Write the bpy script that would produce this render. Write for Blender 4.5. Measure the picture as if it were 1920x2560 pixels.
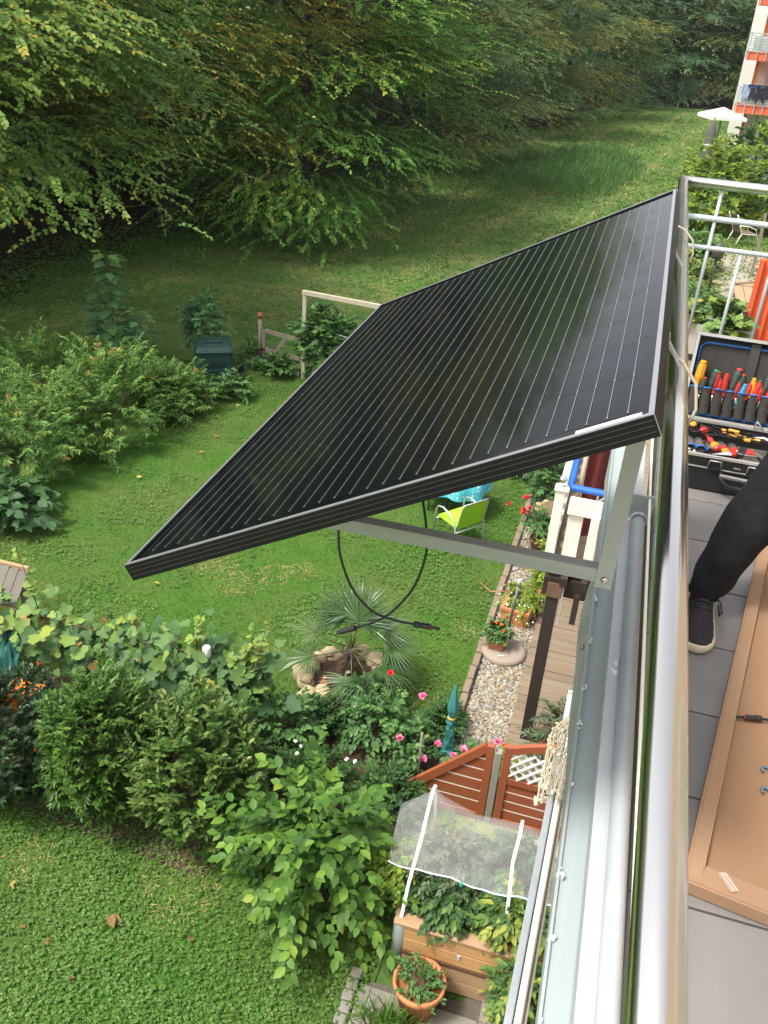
import bpy, bmesh, math, random
import numpy as np
from mathutils import Vector, Matrix, Euler

for o in list(bpy.data.objects):
    bpy.data.objects.remove(o)
scene = bpy.context.scene
COL = scene.collection
R_ = math.radians
PI = math.pi

# ------------------------------------------------------------------ camera, sky, sun, exposure
EYE = (0.0, 0.0, 7.2)
EUL = (R_(60.22562), R_(-3.658626), R_(16.627352))
FPX = 2239.77
cam = bpy.data.cameras.new('camera')
cam_o = bpy.data.objects.new('camera', cam)
COL.objects.link(cam_o)
cam_o.location = EYE
cam_o.rotation_euler = EUL
cam.sensor_fit = 'VERTICAL'
cam.sensor_height = 36.0
cam.sensor_width = 27.0
cam.lens = 36.0 * FPX / 2560.0
cam.clip_start = 0.02
cam.clip_end = 900.0
scene.camera = cam_o

SUN_TO = Vector((-0.36, -0.30, 0.88)).normalized()
world = bpy.data.worlds.new('World')
scene.world = world
world.use_nodes = True
wn, wl = world.node_tree.nodes, world.node_tree.links
wn.clear()
sky = wn.new('ShaderNodeTexSky')
sky.sky_type = 'NISHITA'
sky.sun_disc = False
sky.sun_elevation = math.asin(SUN_TO.z)
sky.sun_rotation = math.atan2(SUN_TO.x, SUN_TO.y)
sky.air_density = 1.0
sky.dust_density = 4.0
sky.ozone_density = 1.0
hsv = wn.new('ShaderNodeHueSaturation')
hsv.inputs['Saturation'].default_value = 0.22
bgn = wn.new('ShaderNodeBackground')
bgn.inputs['Strength'].default_value = 0.115
out = wn.new('ShaderNodeOutputWorld')
wl.new(sky.outputs[0], hsv.inputs['Color'])
wl.new(hsv.outputs[0], bgn.inputs['Color'])
wl.new(bgn.outputs[0], out.inputs['Surface'])

sl = bpy.data.lights.new('sun', 'SUN')
sl.energy = 1.5
sl.angle = R_(10)
sl.color = (1.0, 0.95, 0.86)
so = bpy.data.objects.new('sun', sl)
COL.objects.link(so)
so.rotation_euler = SUN_TO.to_track_quat('Z', 'Y').to_euler()
so.location = (-30, -10, 40)

scene.view_settings.view_transform = 'Standard'
scene.view_settings.look = 'None'
scene.view_settings.gamma = 1.0
scene.view_settings.use_curve_mapping = False
scene.view_settings.exposure = 1.65
scene.cycles.max_bounces = 8
scene.cycles.transparent_max_bounces = 12

# ------------------------------------------------------------------ helpers: points
_M = Euler(EUL).to_matrix()


def _ray(px, py):
    return _M @ Vector(((px - 960) / FPX, -(py - 1280) / FPX, -1.0))


def at_z(px, py, z=0.0):
    d = _ray(px, py)
    k = (z - EYE[2]) / d.z
    return Vector(EYE) + d * k


def at_y(px, py, y):
    d = _ray(px, py)
    k = (y - EYE[1]) / d.y
    return Vector(EYE) + d * k


# ------------------------------------------------------------------ helpers: objects
def tag(o, label=None, cat=None, group=None, kind=None):
    if label: o['label'] = label
    if cat: o['category'] = cat
    if group: o['group'] = group
    if kind: o['kind'] = kind
    return o


def thing(name, label, cat, loc=(0, 0, 0), group=None):
    o = bpy.data.objects.new(name, None)
    o.empty_display_size = 0.1
    COL.objects.link(o)
    o.location = loc
    return tag(o, label, cat, group)


def root_loc(p):
    v = Vector((0, 0, 0))
    while p is not None:
        v += Vector(p.location)
        p = p.parent
    return v


def link_mesh(name, me, mats, parent=None, loc=None):
    """link a mesh given in world coordinates as one object under parent (or at loc)"""
    o = bpy.data.objects.new(name, me)
    COL.objects.link(o)
    for m in (mats if isinstance(mats, (list, tuple)) else [mats]):
        me.materials.append(m)
    off = root_loc(parent) if parent is not None else Vector(loc or (0, 0, 0))
    if off.length > 0:
        me.transform(Matrix.Translation(-off))
    if parent is not None:
        o.parent = parent
    else:
        o.location = off
    return o


class MB:
    def __init__(s, M=None):
        s.v, s.f, s.M, s.sm = [], [], M, []

    def add(s, vs, fs, smooth=False):
        b = len(s.v)
        if s.M is not None:
            vs = [s.M @ Vector(v) for v in vs]
        s.v += [tuple(v) for v in vs]
        s.f += [tuple(i + b for i in f) for f in fs]
        s.sm += [smooth] * len(fs)
        return s

    def box(s, c, d, rot=None, taper=1.0, bev=0.0):
        hx, hy, hz = d[0] / 2, d[1] / 2, d[2] / 2
        if bev > 0:
            return s._bbox(c, (hx, hy, hz), rot, bev)
        vs = [(-hx, -hy, -hz), (hx, -hy, -hz), (hx, hy, -hz), (-hx, hy, -hz),
              (-hx * taper, -hy * taper, hz), (hx * taper, -hy * taper, hz), (hx * taper, hy * taper, hz), (-hx * taper, hy * taper, hz)]
        R = rot.to_matrix() if isinstance(rot, Euler) else (rot if rot is not None else Matrix.Identity(3))
        c = Vector(c)
        return s.add([c + R @ Vector(v) for v in vs],
                     [(0, 3, 2, 1), (4, 5, 6, 7), (0, 1, 5, 4), (1, 2, 6, 5), (2, 3, 7, 6), (3, 0, 4, 7)])

    def _bbox(s, c, h, rot, b):
        R = rot.to_matrix() if isinstance(rot, Euler) else (rot if rot is not None else Matrix.Identity(3))
        bm = bmesh.new()
        bmesh.ops.create_cube(bm, size=1)
        for v in bm.verts: v.co = Vector((v.co.x * 2 * h[0], v.co.y * 2 * h[1], v.co.z * 2 * h[2]))
        bmesh.ops.bevel(bm, geom=list(bm.edges), offset=min(b, min(h) * .9), segments=1, affect='EDGES')
        bm.verts.index_update()
        vs = [Vector(c) + R @ v.co for v in bm.verts]
        fs = [tuple(v.index for v in f.verts) for f in bm.faces]
        bm.free()
        return s.add(vs, fs)

    def bar(s, a, b, w, h, up=(0, 0, 1), bev=0.0):
        a, b = Vector(a), Vector(b)
        x = (b - a)
        L = x.length
        x.normalize()
        y = Vector(up).cross(x)
        if y.length < 1e-4: y = Vector((0, 1, 0)).cross(x)
        y.normalize()
        z = x.cross(y)
        R = Matrix((x, y, z)).transposed()
        return s.box((a + b) / 2, (L, w, h), R, bev=bev)

    def tube(s, pts, r, n=8, cap=True):
        pts = [Vector(p) for p in pts]
        rs = r if isinstance(r, (list, tuple)) else [r] * len(pts)
        vs, fs = [], []
        y = None
        for i, p in enumerate(pts):
            d = (pts[min(i + 1, len(pts) - 1)] - pts[max(i - 1, 0)]).normalized()
            if y is None:
                y = d.orthogonal().normalized()
            else:
                y = (y - d * y.dot(d))
                y = y.normalized() if y.length > 1e-5 else d.orthogonal().normalized()
            z = d.cross(y)
            for k in range(n):
                a = 2 * PI * k / n
                vs.append(p + (y * math.cos(a) + z * math.sin(a)) * rs[i])
        for i in range(len(pts) - 1):
            for k in range(n):
                k2 = (k + 1) % n
                fs.append((i * n + k, i * n + k2, (i + 1) * n + k2, (i + 1) * n + k))
        s.add(vs, fs, True)
        if cap:
            b = len(s.v) - len(vs)
            s.f.append(tuple(b + k for k in reversed(range(n)))); s.sm.append(False)
            s.f.append(tuple(b + (len(pts) - 1) * n + k for k in range(n))); s.sm.append(False)
        return s

    def lathe(s, c, prof, n=24, axis=None, smooth=True):
        c = Vector(c)
        R = Matrix.Identity(3)
        if axis is not None:
            R = Vector((0, 0, 1)).rotation_difference(Vector(axis)).to_matrix()
        vs, fs = [], []
        for r, z in prof:
            for k in range(n):
                a = 2 * PI * k / n
                vs.append(c + R @ Vector((r * math.cos(a), r * math.sin(a), z)))
        for i in range(len(prof) - 1):
            for k in range(n):
                k2 = (k + 1) % n
                fs.append((i * n + k, i * n + k2, (i + 1) * n + k2, (i + 1) * n + k))
        fs.append(tuple(reversed(range(n))))
        fs.append(tuple((len(prof) - 1) * n + k for k in range(n)))
        return s.add(vs, fs, smooth)

    def prism(s, poly, a, b):
        """poly: list of points (world), extruded along vector b-a"""
        d = Vector(b) - Vector(a)
        n = len(poly)
        vs = [Vector(p) for p in poly] + [Vector(p) + d for p in poly]
        fs = [tuple(reversed(range(n))), tuple(range(n, 2 * n))]
        fs += [(i, (i + 1) % n, n + (i + 1) % n, n + i) for i in range(n)]
        return s.add(vs, fs)

    def blob(s, c, rad, seed=0, amp=.15, sub=1, flat=1.0):
        bm = bmesh.new()
        bmesh.ops.create_icosphere(bm, subdivisions=sub, radius=1)
        rr = random.Random(seed)
        rad = rad if isinstance(rad, (tuple, list)) else (rad, rad, rad)
        vs = []
        for v in bm.verts:
            k = 1 + rr.uniform(-amp, amp)
            vs.append((c[0] + v.co.x * rad[0] * k, c[1] + v.co.y * rad[1] * k, c[2] + v.co.z * rad[2] * k * flat))
        fs = [tuple(v.index for v in f.verts) for f in bm.faces]
        bm.free()
        return s.add(vs, fs, sub > 1)

    def mesh(s, name='m'):
        me = bpy.data.meshes.new(name)
        me.from_pydata(s.v, [], s.f)
        me.polygons.foreach_set('use_smooth', s.sm)
        bm = bmesh.new(); bm.from_mesh(me)
        bmesh.ops.recalc_face_normals(bm, faces=bm.faces)
        bm.to_mesh(me); bm.free()
        me.update()
        return me

    def build(s, name, mat, parent=None, loc=None):
        return link_mesh(name, s.mesh(name), mat, parent, loc)


# ------------------------------------------------------------------ materials
def _nt(name):
    m = bpy.data.materials.new(name)
    m.use_nodes = True
    nt = m.node_tree
    return m, nt, nt.nodes, nt.links, nt.nodes['Principled BSDF']


def mat(name, col, rough=.6, metal=0.0, nz=None, bump=None, spec=.5, col2=None, coat=0.0, stretch=None, emit=None, aniso=0.0, det=4.0):
    """col mixed with col2 by noise nz=(scale, contrast); bump=(scale, strength); stretch scales the coordinates"""
    m, nt, n, l, p = _nt(name)
    p.inputs['Roughness'].default_value = rough
    p.inputs['Metallic'].default_value = metal
    p.inputs['Specular IOR Level'].default_value = spec
    p.inputs['Coat Weight'].default_value = coat
    p.inputs['Coat Roughness'].default_value = .05
    if aniso: p.inputs['Anisotropic'].default_value = aniso
    p.inputs['Base Color'].default_value = (*col, 1)
    tc = n.new('ShaderNodeTexCoord')
    src = tc.outputs['Object']
    if stretch:
        mp = n.new('ShaderNodeMapping')
        mp.inputs['Scale'].default_value = stretch
        l.new(src, mp.inputs['Vector'])
        src = mp.outputs[0]
    if nz:
        t = n.new('ShaderNodeTexNoise')
        t.inputs['Scale'].default_value = nz[0]
        t.inputs['Detail'].default_value = det
        t.inputs['Roughness'].default_value = .6
        l.new(src, t.inputs['Vector'])
        r = n.new('ShaderNodeMapRange')
        c = nz[1] if len(nz) > 1 else .5
        r.inputs['From Min'].default_value = .5 - .5 * (1 - c) - 1e-3
        r.inputs['From Max'].default_value = .5 + .5 * (1 - c) + 1e-3
        l.new(t.outputs['Fac'], r.inputs['Value'])
        mx = n.new('ShaderNodeMix'); mx.data_type = 'RGBA'
        mx.inputs[6].default_value = (*col, 1)
        mx.inputs[7].default_value = (*(col2 or tuple(x * .6 for x in col)), 1)
        l.new(r.outputs[0], mx.inputs[0])
        l.new(mx.outputs[2], p.inputs['Base Color'])
        rr = n.new('ShaderNodeMapRange')
        rr.inputs['To Min'].default_value = max(0, rough - .06)
        rr.inputs['To Max'].default_value = min(1, rough + .08)
        l.new(t.outputs['Fac'], rr.inputs['Value'])
        l.new(rr.outputs[0], p.inputs['Roughness'])
    if bump:
        t2 = n.new('ShaderNodeTexNoise')
        t2.inputs['Scale'].default_value = bump[0]
        t2.inputs['Detail'].default_value = 5
        l.new(src, t2.inputs['Vector'])
        b = n.new('ShaderNodeBump')
        b.inputs['Strength'].default_value = bump[1]
        b.inputs['Distance'].default_value = .02
        l.new(t2.outputs['Fac'], b.inputs['Height'])
        l.new(b.outputs[0], p.inputs['Normal'])
    if emit:
        p.inputs['Emission Color'].default_value = (*emit[0], 1)
        p.inputs['Emission Strength'].default_value = emit[1]
    return m


def leafmat(name, stops, trans=.28, rough=.5, spec=.25):
    """stops: [(pos,(r,g,b))...] read from the point attribute v"""
    m, nt, n, l, p = _nt(name)
    at = n.new('ShaderNodeAttribute'); at.attribute_name = 'v'
    cr = n.new('ShaderNodeValToRGB')
    el = cr.color_ramp.elements
    while len(el) < len(stops): el.new(.5)
    for e, (pos, c) in zip(el, stops):
        e.position = pos; e.color = (*c, 1)
    l.new(at.outputs['Fac'], cr.inputs[0])
    l.new(cr.outputs[0], p.inputs['Base Color'])
    p.inputs['Roughness'].default_value = rough
    p.inputs['Specular IOR Level'].default_value = spec
    tr = n.new('ShaderNodeBsdfTranslucent')
    hs = n.new('ShaderNodeHueSaturation')
    hs.inputs['Hue'].default_value = .485
    hs.inputs['Value'].default_value = 1.5
    l.new(cr.outputs[0], hs.inputs['Color'])
    l.new(hs.outputs[0], tr.inputs['Color'])
    ms = n.new('ShaderNodeMixShader')
    ms.inputs[0].default_value = trans
    l.new(p.outputs[0], ms.inputs[1]); l.new(tr.outputs[0], ms.inputs[2])
    l.new(ms.outputs[0], n['Material Output'].inputs['Surface'])
    return m


# ------------------------------------------------------------------ leaves (numpy)
def nrm(a):
    return a / np.maximum(np.linalg.norm(a, axis=-1, keepdims=True), 1e-9)


def TPL(v, f):
    return np.array(v, float), np.array(f, int)


RHO = TPL([(0, 0, 0), (.45, .5, .07), (1, 0, -.03), (.45, -.5, .07)], [(0, 2, 1), (0, 3, 2)])
OVAL = TPL([(0, 0, 0), (.25, .38, .06), (.6, .42, .05), (1, 0, -.12), (.6, -.42, .05), (.25, -.38, .06), (.5, 0, -.02)],
           [(0, 6, 1), (1, 6, 2), (2, 6, 3), (3, 6, 4), (4, 6, 5), (5, 6, 0)])
LANCE = TPL([(0, 0, 0), (.35, .5, .1), (1, 0, -.15), (.35, -.5, .1), (.5, 0, -.02)], [(0, 4, 1), (1, 4, 2), (2, 4, 3), (3, 4, 0)])
_g = [(0, 0), (-.12, .25), (.05, .5), (.3, .52), (.38, .36), (.62, .46), (.75, .2), (1, 0), (.75, -.2), (.62, -.46), (.38, -.36), (.3, -.52), (.05, -.5), (-.12, -.25)]
GRAPE = TPL([(x, y, .05 * math.sin(6 * x) + .12 * abs(y)) for x, y in _g] + [(.4, 0, -.02)], [(i, 14, (i + 1) % 14) for i in range(14)])
_m = [(0, 0), (-.1, .3), (.18, .24), (.32, .62), (.45, .3), (.6, .3), (1, 0), (.6, -.3), (.45, -.3), (.32, -.62), (.18, -.24), (-.1, -.3)]
MAPLE = TPL([(x, y, .1 * abs(y)) for x, y in _m] + [(.35, 0, 0)], [(i, 12, (i + 1) % 12) for i in range(12)])
BLADE = TPL([(0, .5, 0), (0, -.5, 0), (1, 0, .0)], [(0, 1, 2)])
BLADE2 = TPL([(0, .5, 0), (0, -.5, 0), (.6, .35, .05), (.6, -.35, .05), (1, 0, -.12)], [(0, 1, 3), (0, 3, 2), (2, 3, 4)])


def frames(D, U):
    x = nrm(D)
    y = np.cross(U, x)
    bad = np.linalg.norm(y, axis=1) < 1e-4
    if bad.any(): y[bad] = np.cross(np.array([[.3, .9, .1]]), x[bad])
    y = nrm(y)
    return x, y, np.cross(x, y)


def place(T, P, D, U, S, W=.55):
    tv, tf = T
    x, y, z = frames(D, U)
    S = np.broadcast_to(S, (len(P),))[:, None, None]
    V = P[:, None, :] + S * (tv[None, :, 0:1] * x[:, None] + W * tv[None, :, 1:2] * y[:, None] + tv[None, :, 2:3] * z[:, None])
    F = tf[None] + (np.arange(len(P)) * len(tv))[:, None, None]
    return V.reshape(-1, 3), F.reshape(-1, 3), len(tv)


def np_mesh(name, V, F, vattr=None):
    me = bpy.data.meshes.new(name)
    k = F.shape[1]
    me.vertices.add(len(V)); me.vertices.foreach_set('co', V.astype(np.float32).ravel())
    me.loops.add(F.size); me.loops.foreach_set('vertex_index', F.astype(np.int32).ravel())
    me.polygons.add(len(F)); me.polygons.foreach_set('loop_start', (np.arange(len(F)) * k).astype(np.int32))
    if vattr is not None:
        a = me.attributes.new('v', 'FLOAT', 'POINT')
        a.data.foreach_set('value', np.clip(vattr, 0, 1).astype(np.float32))
    me.update(calc_edges=True)
    return me


def leaf_mass(name, sets, m, parent=None, loc=None):
    """sets: list of (T,P,D,U,S,W,v) joined into one mesh"""
    Vs, Fs, As, off = [], [], [], 0
    for T, P, D, U, S, W, v in sets:
        if len(P) == 0: continue
        V, F, nv = place(T, P, D, U, S, W)
        Vs.append(V); Fs.append(F + off); As.append(np.repeat(v, nv)); off += len(V)
    me = np_mesh(name, np.concatenate(Vs), np.concatenate(Fs), np.concatenate(As))
    return link_mesh(name, me, m, parent, loc)


def leaf_parts(root, T, P, D, U, S, W, v, m, name='leaf', bins=7):
    """each leaf an object of its own, mesh data shared between leaves of one shade"""
    tv = T[0] * np.array([1, W, 1])
    vs = []
    for b in range(bins):
        me = np_mesh(name, tv, T[1], np.full(len(tv), (b + .5) / bins))
        me.materials.append(m)
        vs.append(me)
    x, y, z = frames(D, U)
    S = np.broadcast_to(S, (len(P),))
    rl = root_loc(root)
    for i in range(len(P)):
        o = bpy.data.objects.new(name, vs[min(bins - 1, int(v[i] * bins))])
        s = S[i]
        mx = Matrix(((x[i][0] * s, y[i][0] * s, z[i][0] * s, P[i][0] - rl.x), (x[i][1] * s, y[i][1] * s, z[i][1] * s, P[i][1] - rl.y),
                     (x[i][2] * s, y[i][2] * s, z[i][2] * s, P[i][2] - rl.z), (0, 0, 0, 1)))
        COL.objects.link(o)
        o.parent = root
        o.matrix_local = mx


def leafy(root, T, P, D, U, S, W, v, m, npart=300, name='leaf', mass='leaf_mass'):
    S = np.broadcast_to(S, (len(P),)).copy()
    d = np.linalg.norm(P - np.array(EYE), axis=1) - 1.5 * S
    o = np.argsort(d)
    a, b = o[:npart], o[npart:]
    leaf_parts(root, T, P[a], D[a], U[a], S[a], W, v[a], m, name)
    if len(b):
        tag(leaf_mass(mass, [(T, P[b], D[b], U[b], S[b], W, v[b])], m, root), kind='stuff')


def twigs(Rt, D, L, n, rng, size, droop=.3, ang=55, jit=.3, sv=.2, start=.15, outU=None, upw=1.0, ld=.12):
    """leaves along twigs: returns P, D, U, S and twig index"""
    k = len(Rt)
    L = np.broadcast_to(L, (k,))
    t = start + (1 - start) * (np.arange(n)[None] + rng.uniform(0, .6, (k, n))) / n
    d0 = nrm(D)[:, None, :]
    P = Rt[:, None] + d0 * (L[:, None] * t)[..., None]
    P[..., 2] -= droop * L[:, None] * t ** 2
    dd = np.repeat(d0, n, 1).copy()
    dd[..., 2] -= 2 * droop * t
    dd = nrm(dd)
    side = nrm(np.cross(dd, np.array([0, 0, 1.0]) + rng.normal(0, .15, dd.shape)))
    sg = np.where(np.arange(n) % 2 == 0, 1.0, -1.0)[None, :, None]
    a = R_(ang) * (1 - .55 * t)[..., None]
    Dl = nrm(dd * np.cos(a) + side * sg * np.sin(a) + rng.normal(0, jit * .5, dd.shape) + np.array([0, 0, -ld]))
    U = rng.normal(0, jit, dd.shape) + np.array([0, 0, upw])
    if outU is not None: U = U + outU[:, None]
    S = size * rng.uniform(1 - sv, 1 + sv, (k, n)) * (1.0 - .25 * np.abs(t - .55))
    idx = np.repeat(np.arange(k), n)
    return P.reshape(-1, 3), Dl.reshape(-1, 3), nrm(U.reshape(-1, 3)), S.ravel(), idx, (P, d0)


def dome(c, r, n, rng, rmin=.55, zmin=-.35, flat=.25):
    """points in an uneven dome: positions and outward directions"""
    d = nrm(rng.normal(0, 1, (n * 3, 3)))
    d = d[d[:, 2] > zmin][:n]
    lump = 1 + .16 * np.sin(5 * d[:, 0] + 3 * d[:, 2] + c[0] * 7) * np.sin(4 * d[:, 1] + c[1] * 5) + .1 * np.sin(11 * d[:, 0] + 7 * d[:, 1])
    q = (rmin + (1 - rmin) * rng.uniform(0, 1, len(d)) ** .6) * lump
    P = np.array(c) + d * q[:, None] * np.array(r)
    out = nrm(d * np.array([1, 1, .6]) + np.array([0, 0, flat]) + rng.normal(0, .3, d.shape))
    return P, out, d


def stems(root, m, base, P, rng, n=10, r=.008, name='stem'):
    """thin stems from the base to some of the points"""
    mb = MB()
    for i in rng.choice(len(P), min(n, len(P)), replace=False):
        a, b = Vector(base), Vector(P[i])
        a = a + Vector((rng.normal(0, .06), rng.normal(0, .06), 0))
        mid = (a + b) / 2 + Vector((rng.normal(0, .06), rng.normal(0, .06), .1))
        mb.tube([a, mid, b], [r, r * .8, r * .4], 5)
    return mb.build(name, m, root)

# ================================================================== MATERIALS
M_bark = mat('bark', (.038, .031, .023), .9, nz=(6, .2), col2=(.018, .014, .010), bump=(18, .6), stretch=(1, 1, .25))
M_twig = mat('twig', (.10, .065, .035), .8, nz=(10, .3))
M_stem = mat('green_stem', (.09, .10, .03), .7, nz=(10, .3))
M_soil = mat('soil', (.040, .024, .014), .95, nz=(9, .2), col2=(.075, .045, .025), bump=(30, .8))
M_wood_old = mat('weathered_wood', (.24, .20, .15), .8, nz=(7, .25), col2=(.14, .115, .085), bump=(40, .25), stretch=(.15, 1, 1))
M_cream = mat('cream_paint', (.80, .76, .64), .45, nz=(5, .2), col2=(.70, .66, .56), bump=(25, .06))
M_galv = mat('galvanised_steel', (.36, .39, .41), .45, .2, nz=(13, .12), col2=(.47, .50, .52), bump=(90, .05))
M_galv_dk = mat('weathered_zinc', (.28, .32, .32), .5, .1, nz=(7, .3), col2=(.34, .38, .38), stretch=(4, .3, 1))
M_steel = mat('brushed_stainless', (.66, .64, .61), .16, 1.0, nz=(60, .3), col2=(.62, .60, .57), stretch=(1, .03, 1))
M_alu = mat('mill_aluminium', (.44, .455, .46), .4, .2, nz=(40, .4), col2=(.36, .375, .38), stretch=(.06, 1, 1))
M_black = mat('black_plastic', (.012, .012, .013), .4, nz=(20, .4), col2=(.02, .02, .02))
M_rubber = mat('black_rubber', (.012, .012, .012), .5)
M_terra = mat('terracotta', (.50, .19, .075), .75, nz=(8, .3), col2=(.40, .14, .05), bump=(60, .1))
M_stone = mat('limestone', (.50, .42, .28), .85, nz=(7, .2), col2=(.36, .26, .14), bump=(14, .7))
M_orange = mat('orange_plastic', (.75, .19, .015), .45)

# ================================================================== GROUND
def sheet(name, poly, z, m, kind='structure', cuts=0):
    me = bpy.data.meshes.new(name)
    me.from_pydata([(x, y, z) for x, y in poly], [], [tuple(range(len(poly)))])
    me.update()
    o = link_mesh(name, me, m)
    return tag(o, kind=kind)


def ground_mat(name, cols, scales, bump=(20, .7), rough=.95):
    """three base colours mixed by two noises"""
    m, nt, n, l, p = _nt(name)
    p.inputs['Roughness'].default_value = rough
    p.inputs['Specular IOR Level'].default_value = .2
    tc = n.new('ShaderNodeTexCoord')
    prev = None
    for i, (c, s) in enumerate(zip(cols[1:], scales)):
        t = n.new('ShaderNodeTexNoise'); t.inputs['Scale'].default_value = s
        t.inputs['Detail'].default_value = 8; t.inputs['Roughness'].default_value = .65
        mp = n.new('ShaderNodeMapping'); mp.inputs['Location'].default_value = (i * 7.3, i * 3.1, 0)
        l.new(tc.outputs['Object'], mp.inputs[0]); l.new(mp.outputs[0], t.inputs['Vector'])
        r = n.new('ShaderNodeMapRange'); r.inputs['From Min'].default_value = .44; r.inputs['From Max'].default_value = .62
        l.new(t.outputs['Fac'], r.inputs[0])
        mx = n.new('ShaderNodeMix'); mx.data_type = 'RGBA'
        if prev is None: mx.inputs[6].default_value = (*cols[0], 1)
        else: l.new(prev, mx.inputs[6])
        mx.inputs[7].default_value = (*c, 1)
        l.new(r.outputs[0], mx.inputs[0])
        prev = mx.outputs[2]
    l.new(prev, p.inputs['Base Color'])
    t = n.new('ShaderNodeTexNoise'); t.inputs['Scale'].default_value = bump[0]; t.inputs['Detail'].default_value = 8
    l.new(tc.outputs['Object'], t.inputs['Vector'])
    b = n.new('ShaderNodeBump'); b.inputs['Strength'].default_value = bump[1]; b.inputs['Distance'].default_value = .05
    l.new(t.outputs['Fac'], b.inputs['Height']); l.new(b.outputs[0], p.inputs['Normal'])
    return m


M_meadow = ground_mat('meadow_ground', [(.070, .135, .028), (.17, .17, .060), (.055, .115, .024)], [.28, .9])
M_lawn = ground_mat('lawn_ground', [(.038, .102, .011), (.056, .115, .015), (.070, .105, .022)], [1.1, .55])
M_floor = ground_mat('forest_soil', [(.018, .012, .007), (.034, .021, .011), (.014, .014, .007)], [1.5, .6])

sheet('ground', [(-400, -250), (400, -250), (400, 500), (-400, 500)], -.012, M_meadow)
_ff = [(-16.4, 10), (-15.6, 18), (-15.6, 24), (-14.6, 29), (-13.6, 36), (-12.8, 44), (-11.5, 52), (-9, 66), (-7, 80), (-5, 97)]
_rj = random.Random(2)
_fe = []
for (xa, ya), (xb, yb) in zip(_ff, _ff[1:]):
    for k in range(12):
        _fe.append((xa + (xb - xa) * k / 12 + _rj.uniform(-.75, .45), ya + (yb - ya) * k / 12))
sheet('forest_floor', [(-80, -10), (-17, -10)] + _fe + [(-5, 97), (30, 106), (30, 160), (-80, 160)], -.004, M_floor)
sheet('lawn', [(-9.2, -2), (-.95, -2), (-.95, 4.55), (-.93, 13.5), (-1.2, 17.4), (-7.0, 17.6), (-9.2, 17.0)], .004, M_lawn)
sheet('garden_soil', [(-2.75, 5.9), (-.95, 6.1), (-.95, 7.7), (-1.9, 7.75), (-3.0, 7.1), (-6.4, 6.9), (-6.4, 5.2), (-2.75, 4.95)], .010, M_soil)

rng = np.random.default_rng(7)
CAMP = np.array(EYE)

M_grass = leafmat('grass_blades', [(0, (.032, .086, .009)), (.5, (.060, .155, .017)), (.85, (.100, .185, .028)), (1, (.22, .17, .07))], .25, .6, .22)
M_clover = leafmat('clover_leaves', [(0, (.040, .092, .014)), (.5, (.082, .170, .030)), (1, (.165, .255, .075))], .25, .5, .22)
M_dry = leafmat('meadow_grass', [(0, (.046, .100, .018)), (.45, (.088, .180, .034)), (.7, (.175, .215, .055)), (1, (.42, .32, .13))], .2, .7, .22)
M_reed = leafmat('reed_leaves', [(0, (.048, .115, .030)), (.6, (.085, .180, .048)), (1, (.14, .24, .075))], .25, .5, .22)


def inpoly(P, poly):
    c = np.zeros(len(P), bool)
    x, y = P[:, 0], P[:, 1]
    for (x1, y1), (x2, y2) in zip(poly, poly[1:] + poly[:1]):
        m = ((y1 > y) != (y2 > y)) & (x < (x2 - x1) * (y - y1) / (y2 - y1 + 1e-12) + x1)
        c ^= m
    return c


def lowfreq(P, s, ph=0):
    x, y = P[:, 0] * s, P[:, 1] * s
    return (np.sin(1.3 * x + 2.1 * y + ph) + np.sin(-2.3 * x + 1.1 * y + 2 * ph + 1) + np.sin(3.1 * x + .7 * y + 3 * ph) * .7 + np.sin(.9 * x - 3.7 * y + ph) * .7) / 3.4


def scatter(poly, n):
    a = np.array(poly)
    P = rng.uniform(a.min(0), a.max(0), (int(n * 1.7), 2))
    return P[inpoly(P, poly)][:n]


LAWN = [(-9.0, 2.2), (-1.0, 2.2), (-.97, 13.4), (-1.2, 17.2), (-6.9, 17.4), (-9.0, 15)]
BED = (-2.40, 7.98)


def keep_off(P):
    k = (np.hypot((P[:, 0] - BED[0]), (P[:, 1] - BED[1])) > .55)
    k &= ~((P[:, 0] > -2.6) & (P[:, 1] > 6.0) & (P[:, 1] < 7.5))
    k &= ~((P[:, 0] > -.98) & (P[:, 1] > 4.0))
    k &= ~((P[:, 0] > -1.0) & (P[:, 1] < 4.6) & (P[:, 1] > 3.2) & (P[:, 0] > -.82))
    return k


# dried, worn patches of the lawn
WORN = np.array([(-4.95, 9.75, .35), (-4.1, 9.85, .30), (-4.45, 9.45, .35), (-3.6, 8.2, .3), (-2.9, 4.75, .45), (-2.6, 5.4, .4), (-1.3, 9.6, .25), (-4.4, 4.6, .3), (-3.75, 10.1, .25)])


def worn(P):
    w = np.zeros(len(P))
    for x, y, r in WORN: w = np.maximum(w, np.exp(-((P[:, 0] - x) ** 2 + (P[:, 1] - y) ** 2) / r ** 2))
    return w


P2 = scatter(LAWN, 150000)
P2 = P2[keep_off(P2)]
w = worn(P2)
lf = lowfreq(P2, .9)
P2 = P2[rng.uniform(0, 1, len(P2)) > w * .75]
w = worn(P2); lf = lowfreq(P2, .9)
n = len(P2)
P3 = np.c_[P2, np.full(n, .004)]
D = np.c_[rng.normal(0, 1.0, (n, 2)), rng.uniform(.3, 1.0, n)]
v = .48 + .30 * lf + rng.normal(0, .16, n) + (rng.uniform(0, 1, n) < .02 + .5 * w) * .6
tag(leaf_mass('grass', [(BLADE, P3, D, rng.normal(0, .6, (n, 3)) + [0, 0, 1], rng.uniform(.03, .06, n), .17, v)], M_grass), kind='stuff')

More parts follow.
